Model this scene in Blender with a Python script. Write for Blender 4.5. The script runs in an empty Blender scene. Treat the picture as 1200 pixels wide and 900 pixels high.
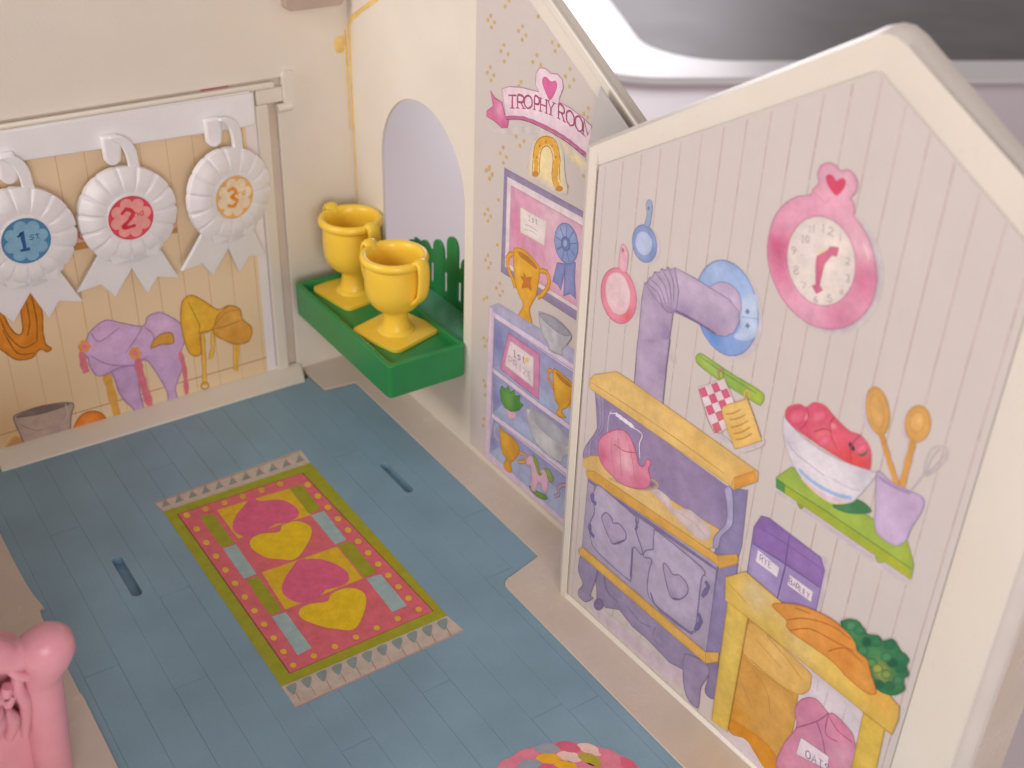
# Interior of a small plastic toy playhouse: printed walls, rosettes, trophies, rugs.
# 1 Blender unit = 1 cm.  x: right, y: away from the viewer, z: up; the room corner is the origin.
import bpy, bmesh, math, random
import numpy as np
from mathutils import Vector, Matrix
from mathutils.geometry import delaunay_2d_cdt
random.seed(7)
SC = bpy.context.scene
SC.unit_settings.system = 'METRIC'
SC.unit_settings.scale_length = 0.01
COL = SC.collection

# ------------------------------------------------------------------ camera
cam_d = bpy.data.cameras.new('camera')
cam = bpy.data.objects.new('camera', cam_d)
COL.objects.link(cam)
RT, UPV, FW = Vector((0.824901, -0.564386, 0.03173)), Vector((0.274476, 0.448978, 0.850342)), Vector((0.494167, 0.692739, -0.525273))
cam.matrix_world = Matrix(((RT.x, UPV.x, -FW.x, -21.26124), (RT.y, UPV.y, -FW.y, -41.95596), (RT.z, UPV.z, -FW.z, 27.20053), (0, 0, 0, 1)))
cam_d.sensor_width = 36
cam_d.lens = 40.8325
cam_d.clip_start, cam_d.clip_end = 0.5, 2000
cam_d.dof.use_dof = True
cam_d.dof.focus_distance = 36
cam_d.dof.aperture_fstop = 0.165
SC.camera = cam

# ------------------------------------------------------------------ light (indoor: a soft lamp, two added fill lights and a dim room)
world = bpy.data.worlds.new('World')
SC.world = world
world.use_nodes = True
wbg = world.node_tree.nodes['Background']
wbg.inputs[0].default_value = (1.0, 0.88, 0.84, 1)
wbg.inputs[1].default_value = 0.30

def area(name, loc, aim, size, power, color):
    d = bpy.data.lights.new(name, 'AREA')
    d.shape = 'DISK'; d.size = size; d.energy = power; d.color = color
    o = bpy.data.objects.new(name, d); COL.objects.link(o)
    o.location = loc
    o.rotation_euler = (Vector(aim) - Vector(loc)).to_track_quat('-Z', 'Y').to_euler()
    return o
area('ceiling_lamp', (-66, -4, 45), (0, -8, 12), 34, 30000, (1.0, 0.93, 0.88))
area('front_fill', (-42, -108, 36), (-4, -10, 10), 46, 41000, (1.0, 0.91, 0.87))  # unseen fill light added in front to brighten the back wall
area('far_fill', (98, 108, 40), (44, 38, 0), 56, 40000, (1.0, 0.95, 1.0))  # unseen light added to brighten the table and the tray's left side
SC.view_settings.view_transform = 'Standard'
SC.view_settings.look = 'None'
SC.view_settings.exposure = 0.07
SC.view_settings.gamma = 1
SC.view_settings.use_curve_mapping = False
SC.render.engine = 'CYCLES'
SC.cycles.use_denoising = True
SC.cycles.max_bounces = 8

# ------------------------------------------------------------------ materials
def srgb(c):
    return tuple((v / 12.92 if v <= 0.04045 else ((v + 0.055) / 1.055) ** 2.4) for v in c)
def rgb(c):
    return srgb([v / 255 for v in c])
def plastic(name, color, rough=0.38, sss=0.0, mottle=0.05, scale=1.2, bump=0.02, spec=0.45, sss_col=(1, .6, .3), dirt=None, speck=.12):
    m = bpy.data.materials.new(name); m.use_nodes = True
    nt = m.node_tree; b = nt.nodes['Principled BSDF']
    tc = nt.nodes.new('ShaderNodeTexCoord')
    n = nt.nodes.new('ShaderNodeTexNoise'); n.inputs['Scale'].default_value = scale; n.inputs['Detail'].default_value = 6
    nt.links.new(tc.outputs['Object'], n.inputs['Vector'])
    r = nt.nodes.new('ShaderNodeMapRange'); r.inputs['To Min'].default_value = 1 - mottle; r.inputs['To Max'].default_value = 1 + mottle
    r.inputs['From Min'].default_value = .3; r.inputs['From Max'].default_value = .7
    nt.links.new(n.outputs['Fac'], r.inputs['Value'])
    mx = nt.nodes.new('ShaderNodeVectorMath'); mx.operation = 'SCALE'; mx.inputs[0].default_value = color[:3]
    nt.links.new(r.outputs['Result'], mx.inputs['Scale'])
    out = mx.outputs['Vector']
    if dirt:      # yellowed plastic in broad patches and grime specks
        n3 = nt.nodes.new('ShaderNodeTexNoise'); n3.inputs['Scale'].default_value = dirt[1]; n3.inputs['Detail'].default_value = 3
        nt.links.new(tc.outputs['Object'], n3.inputs['Vector'])
        r3 = nt.nodes.new('ShaderNodeMapRange'); r3.inputs['From Min'].default_value = .45; r3.inputs['From Max'].default_value = .75
        nt.links.new(n3.outputs['Fac'], r3.inputs['Value'])
        m3 = nt.nodes.new('ShaderNodeMix'); m3.data_type = 'RGBA'; m3.inputs[7].default_value = (*dirt[0], 1)
        nt.links.new(r3.outputs['Result'], m3.inputs[0]); nt.links.new(out, m3.inputs[6])
        out = m3.outputs[2]
    if speck:
        n4 = nt.nodes.new('ShaderNodeTexNoise'); n4.inputs['Scale'].default_value = 5.5; n4.inputs['Detail'].default_value = 5; n4.inputs['Roughness'].default_value = .75
        nt.links.new(tc.outputs['Object'], n4.inputs['Vector'])
        r4 = nt.nodes.new('ShaderNodeMapRange'); r4.inputs['From Min'].default_value = .60; r4.inputs['From Max'].default_value = .76
        r4.inputs['To Min'].default_value = 1; r4.inputs['To Max'].default_value = 1 - speck
        nt.links.new(n4.outputs['Fac'], r4.inputs['Value'])
        m4 = nt.nodes.new('ShaderNodeVectorMath'); m4.operation = 'SCALE'
        nt.links.new(out, m4.inputs[0]); nt.links.new(r4.outputs['Result'], m4.inputs['Scale'])
        out = m4.outputs['Vector']
    nt.links.new(out, b.inputs['Base Color'])
    r2 = nt.nodes.new('ShaderNodeMapRange'); r2.inputs['To Min'].default_value = rough - .06; r2.inputs['To Max'].default_value = rough + .1
    nt.links.new(n.outputs['Fac'], r2.inputs['Value']); nt.links.new(r2.outputs['Result'], b.inputs['Roughness'])
    b.inputs['Specular IOR Level'].default_value = spec
    if sss:
        b.inputs['Subsurface Weight'].default_value = sss; b.inputs['Subsurface Radius'].default_value = sss_col; b.inputs['Subsurface Scale'].default_value = 0.25
    if bump:
        n2 = nt.nodes.new('ShaderNodeTexNoise'); n2.inputs['Scale'].default_value = 9; n2.inputs['Detail'].default_value = 4
        nt.links.new(tc.outputs['Object'], n2.inputs['Vector'])
        bp = nt.nodes.new('ShaderNodeBump'); bp.inputs['Strength'].default_value = .5; bp.inputs['Distance'].default_value = bump
        nt.links.new(n2.outputs['Fac'], bp.inputs['Height']); nt.links.new(bp.outputs['Normal'], b.inputs['Normal'])
    return m
M = {}
M['cream'] = plastic('cream_plastic', (.80, .745, .66), .30, .15, .03, .35, .012, dirt=((.79, .715, .61), .16))
M['rim'] = plastic('shade_toned_rim_plastic', (.72, .67, .615), .36, .1, .03, .5, .01)  # cream plastic with the grey shade of the outer bevel in its colour
M['white'] = plastic('white_plastic', (.86, .85, .87), .30, .15, .03, .8, .012)
M['base'] = plastic('cream_base_plastic', (.68, .59, .52), .24, .1, .04, .5, .015, dirt=((.62, .52, .41), .22))
M['floor'] = plastic('blue_floor_plastic', (.235, .385, .495), .44, 0, .09, .35, .02, speck=.22)
M['green'] = plastic('green_plastic', (.024, .262, .075), .32, .1, .06, 1, .012, sss_col=(.1, 1, .2))
M['green_light'] = plastic('pale_green_plastic', (.10, .36, .22), .4, .2, .06, 1, .012, sss_col=(.1, 1, .3))
M['yellow'] = plastic('yellow_plastic', (.92, .625, .065), .28, .25, .04, 1, .01, sss_col=(1, .5, .1))
M['pink'] = plastic('pink_plastic', (.80, .36, .43), .28, .2, .05, 1, .015, sss_col=(1, .3, .35))
M['stain'] = plastic('yellow_glue_stain', (.82, .58, .20), .5, 0, .15, 2, 0)
M['brown'] = plastic('beige_plastic', (.50, .38, .31), .5, 0, .06, 1, .02)
M['table'] = plastic('pale_table_laminate', (.76, .68, .74), .42, 0, .05, .05, .01)
M['tray_white'] = plastic('white_enamel', (.76, .74, .77), .3, 0, .02, .1, 0)
M['tray_dark'] = plastic('grey_mat', (.13, .12, .13), .5, 0, .2, .12, .0, spec=.5)
M['tack'] = plastic('dark_gap', (.30, .24, .16), .6, 0, .1, 1, 0)

def frosted():
    m = bpy.data.materials.new('frosted_clear_plastic'); m.use_nodes = True
    nt = m.node_tree; b = nt.nodes['Principled BSDF']
    b.inputs['Base Color'].default_value = (.62, .60, .60, 1); b.inputs['Roughness'].default_value = .3
    n = nt.nodes.new('ShaderNodeTexNoise'); n.inputs['Scale'].default_value = .9
    r = nt.nodes.new('ShaderNodeMapRange'); r.inputs['To Min'].default_value = .72; r.inputs['To Max'].default_value = .92
    nt.links.new(n.outputs['Fac'], r.inputs['Value']); nt.links.new(r.outputs['Result'], b.inputs['Alpha'])
    return m
M['frost'] = frosted()

def ink(name, mott=.13, rough=.5, scale=2.2):
    # printed paper: vertex colour is the ink, broken up by watercolour pigment grain
    m = bpy.data.materials.new(name); m.use_nodes = True
    nt = m.node_tree; b = nt.nodes['Principled BSDF']
    a = nt.nodes.new('ShaderNodeAttribute'); a.attribute_name = 'Col'
    tc = nt.nodes.new('ShaderNodeTexCoord')
    n = nt.nodes.new('ShaderNodeTexNoise'); n.inputs['Scale'].default_value = scale; n.inputs['Detail'].default_value = 8; n.inputs['Roughness'].default_value = .65
    nt.links.new(tc.outputs['Object'], n.inputs['Vector'])
    r = nt.nodes.new('ShaderNodeMapRange'); r.inputs['From Min'].default_value = .3; r.inputs['From Max'].default_value = .7
    r.inputs['To Min'].default_value = 1 - mott; r.inputs['To Max'].default_value = 1 + mott
    nt.links.new(n.outputs['Fac'], r.inputs['Value'])
    n2 = nt.nodes.new('ShaderNodeTexNoise'); n2.inputs['Scale'].default_value = 28; n2.inputs['Detail'].default_value = 3
    nt.links.new(tc.outputs['Object'], n2.inputs['Vector'])
    r2 = nt.nodes.new('ShaderNodeMapRange'); r2.inputs['From Min'].default_value = .3; r2.inputs['From Max'].default_value = .7
    r2.inputs['To Min'].default_value = 1 - mott * .45; r2.inputs['To Max'].default_value = 1 + mott * .45
    nt.links.new(n2.outputs['Fac'], r2.inputs['Value'])
    mu = nt.nodes.new('ShaderNodeMath'); mu.operation = 'MULTIPLY'
    nt.links.new(r.outputs['Result'], mu.inputs[0]); nt.links.new(r2.outputs['Result'], mu.inputs[1])
    mx = nt.nodes.new('ShaderNodeVectorMath'); mx.operation = 'SCALE'
    nt.links.new(a.outputs['Color'], mx.inputs[0]); nt.links.new(mu.outputs['Value'], mx.inputs['Scale'])
    nt.links.new(mx.outputs['Vector'], b.inputs['Base Color'])
    b.inputs['Roughness'].default_value = rough; b.inputs['Specular IOR Level'].default_value = .3
    return m
M['ink'] = ink('printed_ink')
M['paper'] = ink('printed_paper', .022, .45, .5)

# ------------------------------------------------------------------ object helpers
ORIG = {}
def tag(o, label=None, cat=None, group=None, kind=None):
    for k, v in (('label', label), ('category', cat), ('group', group), ('kind', kind)):
        if v: o[k] = v
    return o
def thing(name, label, cat, loc=(0, 0, 0), group=None):
    o = bpy.data.objects.new(name, None); COL.objects.link(o)
    o.empty_display_size = .3; o.location = loc; ORIG[o.name] = Vector(loc)
    return tag(o, label, cat, group)
def finish(name, me, m, parent=None, smooth=35, bev=0, seg=2):
    o = bpy.data.objects.new(name, me); COL.objects.link(o)
    if m: me.materials.append(m)
    if parent:
        o.parent = parent
        po = ORIG[parent.name]
        me.transform(Matrix.Translation(-po))
        ORIG[o.name] = po
    else:
        ORIG[o.name] = Vector((0, 0, 0))
    if smooth:
        me.polygons.foreach_set('use_smooth', [True] * len(me.polygons))
        me.set_sharp_from_angle(angle=math.radians(smooth))
    if bev:
        b = o.modifiers.new('edge', 'BEVEL'); b.width = bev; b.segments = seg; b.limit_method = 'ANGLE'; b.angle_limit = math.radians(40)
    return o
def obj(name, bm, m, parent=None, **k):
    bmesh.ops.recalc_face_normals(bm, faces=bm.faces)
    me = bpy.data.meshes.new(name); bm.to_mesh(me); bm.free()
    return finish(name, me, m, parent, **k)
def box(bm, x0, x1, y0, y1, z0, z1):
    v = [bm.verts.new(p) for p in ((x0, y0, z0), (x1, y0, z0), (x1, y1, z0), (x0, y1, z0), (x0, y0, z1), (x1, y0, z1), (x1, y1, z1), (x0, y1, z1))]
    for f in ((0, 3, 2, 1), (4, 5, 6, 7), (0, 1, 5, 4), (1, 2, 6, 5), (2, 3, 7, 6), (3, 0, 4, 7)): bm.faces.new([v[i] for i in f])
def slab(bm, outer, holes, pos, d0, d1):
    """A polygon with holes, given thickness: pos(u, v, d) -> point, from depth d0 to d1."""
    loops = [outer] + list(holes)
    flat, edges = [], []
    for L in loops:
        s = len(flat); flat += [Vector(p) for p in L]
        edges += [(s + i, s + (i + 1) % len(L)) for i in range(len(L))]
    vs, es, fs, *_ = delaunay_2d_cdt(flat, edges, [], 0, 1e-6)
    def inside(p, L):
        c = False
        for i in range(len(L)):
            (x1, y1), (x2, y2) = L[i], L[i - 1]
            if (y1 > p[1]) != (y2 > p[1]) and p[0] < (x2 - x1) * (p[1] - y1) / (y2 - y1) + x1: c = not c
        return c
    top = [bm.verts.new(pos(v.x, v.y, d0)) for v in vs]; bot = [bm.verts.new(pos(v.x, v.y, d1)) for v in vs]
    cnt = {}
    for f in fs:
        c = sum((vs[i] for i in f), Vector((0, 0))) / len(f)
        if inside(c, outer) and not any(inside(c, h) for h in holes):
            bm.faces.new([top[i] for i in f]); bm.faces.new([bot[i] for i in reversed(f)])
            for a, b in zip(f, list(f[1:]) + [f[0]]):
                k = (min(a, b), max(a, b)); cnt[k] = cnt.get(k, 0) + 1
    for (a, b), n in cnt.items():
        if n == 1: bm.faces.new((top[a], top[b], bot[b], bot[a]))
    for v in list(bm.verts):
        if not v.link_faces: bm.verts.remove(v)
    bmesh.ops.dissolve_limit(bm, angle_limit=.01, verts=bm.verts, edges=bm.edges)
def lathe(bm, prof, c, seg=40, sx=1, sy=1):
    rings = []
    for r, z in prof:
        if r < 1e-5: rings.append([bm.verts.new((c[0], c[1], c[2] + z))])
        else: rings.append([bm.verts.new((c[0] + r * sx * math.cos(2 * math.pi * i / seg), c[1] + r * sy * math.sin(2 * math.pi * i / seg), c[2] + z)) for i in range(seg)])
    for A, B in zip(rings, rings[1:]):
        for i in range(seg):
            j = (i + 1) % seg
            if len(A) == 1 and len(B) == 1: continue
            if len(A) == 1: bm.faces.new((A[0], B[i], B[j]))
            elif len(B) == 1: bm.faces.new((A[i], A[j], B[0]))
            else: bm.faces.new((A[i], A[j], B[j], B[i]))
def cr(pts, n=6, closed=False):
    """Catmull-Rom through pts."""
    P = [Vector(p) for p in pts]; N = len(P); out = []
    for i in range(N if closed else N - 1):
        p0 = P[(i - 1) % N] if closed or i > 0 else P[0]; p1 = P[i]; p2 = P[(i + 1) % N]
        p3 = P[(i + 2) % N] if closed or i + 2 < N else P[-1]
        for k in range(n):
            t = k / n
            out.append(.5 * ((2 * p1) + (p2 - p0) * t + (2 * p0 - 5 * p1 + 4 * p2 - p3) * t * t + (3 * p1 - p0 - 3 * p2 + p3) * t ** 3))
    if not closed: out.append(P[-1].copy())
    return out
def sweep(bm, path, ra, rb=None, side=None, seg=12, cap=True):
    """Tube along path with radii ra (along side) and rb; radii may be lists."""
    path = [Vector(p) for p in path]; n = len(path)
    ra = ra if isinstance(ra, (list, tuple)) else [ra] * n
    rb = ra if rb is None else (rb if isinstance(rb, (list, tuple)) else [rb] * n)
    rings = []
    for i, p in enumerate(path):
        t = (path[min(i + 1, n - 1)] - path[max(i - 1, 0)]).normalized()
        s = Vector(side) if side else (Vector((0, 0, 1)) if abs(t.z) < .9 else Vector((1, 0, 0)))
        s = (s - t * s.dot(t)).normalized(); q = t.cross(s)
        rings.append([bm.verts.new(p + s * ra[i] * math.cos(2 * math.pi * k / seg) + q * rb[i] * math.sin(2 * math.pi * k / seg)) for k in range(seg)])
    for A, B in zip(rings, rings[1:]):
        for k in range(seg): bm.faces.new((A[k], A[(k + 1) % seg], B[(k + 1) % seg], B[k]))
    if cap: bm.faces.new(rings[0][::-1]); bm.faces.new(rings[-1])
def rrect(x0, x1, y0, y1, r, n=5):
    o = []
    for cx, cy, a in ((x1 - r, y1 - r, 0), (x0 + r, y1 - r, 90), (x0 + r, y0 + r, 180), (x1 - r, y0 + r, 270)):
        for i in range(n + 1):
            t = math.radians(a + 90 * i / n); o.append((cx + r * math.cos(t), cy + r * math.sin(t)))
    return o

# ------------------------------------------------------------------ flat print: coloured ink shapes on a wall or floor sheet
KA, KU = Vector((-1.95, -18.34, 0)), Vector((0.02959, -0.99956, 0))       # kitchen wall: left end, direction along it
KN = Vector((0.99956, 0.02959, 0))                                       # pointing out of the room
PLANES = {
    'k': lambda u, v, d: KA + KU * u + Vector((0, 0, v)) + KN * -d,
    't': lambda u, v, d: Vector((-d, -u, v)),
    'b': lambda u, v, d: Vector((u, -d, v)),
    'f': lambda u, v, d: Vector((u, v, d)),
}
def inpoly(P, poly):
    c = np.zeros(len(P), bool); x, y = P[:, 0], P[:, 1]
    for i in range(len(poly)):
        x1, y1 = poly[i]; x2, y2 = poly[i - 1]
        if y1 == y2: continue
        c ^= ((y1 > y) != (y2 > y)) & (x < (x2 - x1) * (y - y1) / (y2 - y1) + x1)
    return c
def distpoly(P, poly):
    d = np.full(len(P), 1e9)
    for i in range(len(poly)):
        a = poly[i - 1]; b = poly[i]; ab = b - a; L = (ab ** 2).sum()
        if L < 1e-12: continue
        t = np.clip(((P - a) @ ab) / L, 0, 1)
        d = np.minimum(d, np.hypot(*(P - a - t[:, None] * ab).T))
    return d
STACK = {}
class Print:
    def __init__(self, plane, off=.012, step=.0012, stack=None):
        self.stack = STACK.setdefault(stack, []) if stack else None
        self.pos = PLANES[plane] if isinstance(plane, str) else plane
        self.d = off; self.step = step
        self.V, self.F, self.C = [], [], []
    def add(self, uv, faces, cols):
        s = len(self.V)
        if self.stack is not None:      # lie just above whatever is already printed underneath
            uv = np.asarray(uv); a, b = uv.min(0) - .01, uv.max(0) + .01
            self.d = max([.012] + [q[4] + self.step for q in self.stack if q[0] < b[0] and q[2] > a[0] and q[1] < b[1] and q[3] > a[1]])
            self.stack.append((a[0], a[1], b[0], b[1], self.d))
        self.V += [self.pos(float(u), float(v), self.d) for u, v in uv]
        self.C += [tuple(c) for c in cols]; self.F += [[i + s for i in f] for f in faces]
        if self.stack is None: self.d += self.step
    def fill(self, pts, col, smooth=1, spots=(), edge=None, h=0):
        pts = [Vector(p) for p in pts]
        if smooth: pts = cr(pts, 4, True)
        poly = np.array([(p.x, p.y) for p in pts])
        base = np.array(col)
        extra = np.zeros((0, 2))
        if spots or edge or h:
            sz = poly.max(0) - poly.min(0)
            st = h or max(min(max(sz) / 15, min(sz) / 4 + .02), .05)
            q = []
            for i in range(len(poly)):
                a, b = poly[i - 1], poly[i]; k = max(1, int(np.hypot(*(b - a)) / st))
                q += [a + (b - a) * j / k for j in range(k)]
            poly = np.array(q)
            gx, gy = np.meshgrid(np.arange(poly[:, 0].min(), poly[:, 0].max(), st), np.arange(poly[:, 1].min(), poly[:, 1].max(), st))
            gx[1::2] += st / 2
            G = np.stack([gx.ravel(), gy.ravel()], 1) + np.random.RandomState(3).uniform(-.12, .12, (gx.size, 2)) * st
            if len(G):
                G = G[inpoly(G, poly)]
                if len(G): extra = G[distpoly(G, poly) > st * .45]
        n = len(poly)
        vs = [Vector((float(a), float(b))) for a, b in np.vstack([poly, extra])]
        vo, eo, fo, *_ = delaunay_2d_cdt(vs, [(i, (i + 1) % n) for i in range(n)], [], 0, 1e-6)
        P = np.array([(v.x, v.y) for v in vo])
        cen = np.array([P[list(f)].mean(0) for f in fo])
        keep = inpoly(cen, poly)
        cols = np.tile(base, (len(P), 1))
        for (x, y, r, c, a) in spots:
            w = a * np.exp(-(np.hypot(P[:, 0] - x, P[:, 1] - y) / (r * .8)) ** 2)[:, None]
            cols = cols * (1 - w) + np.array(c) * w
        if edge:
            c, wd, a = edge
            w = (a * np.clip(1 - distpoly(P, poly) / max(wd, 1e-4), 0, 1) ** 1.0)[:, None]
            cols = cols * (1 - w) + np.array(c) * w
        self.add(P, [f for f, k in zip(fo, keep) if k], cols)
    def stroke(self, pts, col, w, smooth=1, closed=0):
        pts = [Vector(p) for p in pts]
        if smooth and len(pts) > 2: pts = cr(pts, 5, bool(closed))
        if closed: pts = pts + [pts[0]]
        uv, n = [], len(pts)
        for i, p in enumerate(pts):
            a = pts[max(i - 1, 0)] if not (closed and i == 0) else pts[-2]
            b = pts[min(i + 1, n - 1)] if not (closed and i == n - 1) else pts[1]
            t = b - a
            t = t.normalized() if t.length > 1e-9 else Vector((1, 0))
            k = 1.0 + .18 * math.sin(i * 1.9 + p.x * 7)          # brush line of uneven width
            k *= 1 if closed else min(1, .75 + .5 * min(i, n - 1 - i) / max(1, n / 3))
            nn = Vector((-t.y, t.x)) * w / 2 * k
            uv += [(p.x + nn.x, p.y + nn.y), (p.x - nn.x, p.y - nn.y)]
        self.add(uv, [(2 * i, 2 * i + 1, 2 * i + 3, 2 * i + 2) for i in range(n - 1)], [col] * len(uv))
    def build(self, name, parent, mat='ink', label=None, kind=None):
        me = bpy.data.meshes.new(name); me.from_pydata([tuple(v) for v in self.V], [], self.F)
        at = me.attributes.new('Col', 'FLOAT_COLOR', 'POINT')
        at.data.foreach_set('color', [x for c in self.C for x in (*c, 1.0)])
        o = finish(name, me, M[mat], parent, smooth=0)
        return tag(o, label, kind=kind)
def run(pr, s):
    pts = [(s[3][i] / 1000, s[3][i + 1] / 1000) for i in range(0, len(s[3]), 2)]
    if s[0] == 'f':
        c = np.array(rgb(s[1])); P = np.array(pts); sz = P.max(0) - P.min(0)
        sp = [(x, y, r, rgb(q), a) for x, y, r, q, a in s[4]]
        e = (rgb(s[5][0]), s[5][1], s[5][2]) if s[5] else None
        if min(sz) > .28 and not e and pr.stack is not None:      # watercolour: pigment pools at the rim, washes out in places
            rr = random.Random(len(pts) * 31 + int(sz[0] * 100))
            for k in range(3 + int(max(sz))):
                j = rr.randrange(len(pts)); w = rr.uniform(.2, .8); m = P.mean(0)
                q = P[j] * w + m * (1 - w)
                t = c * rr.uniform(.86, .95) if k % 2 else np.minimum(c * 1.08 + .02, .95)
                sp.append((q[0], q[1], max(sz) * rr.uniform(.08, .2), t, rr.uniform(.4, .8)))
            e = (c * .80, min(.10, min(sz) * .16), .45)
        pr.fill(pts, c, s[2], sp, e)
    else:
        pr.stroke(pts, rgb(s[1]), s[4], s[2], s[5])
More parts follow.
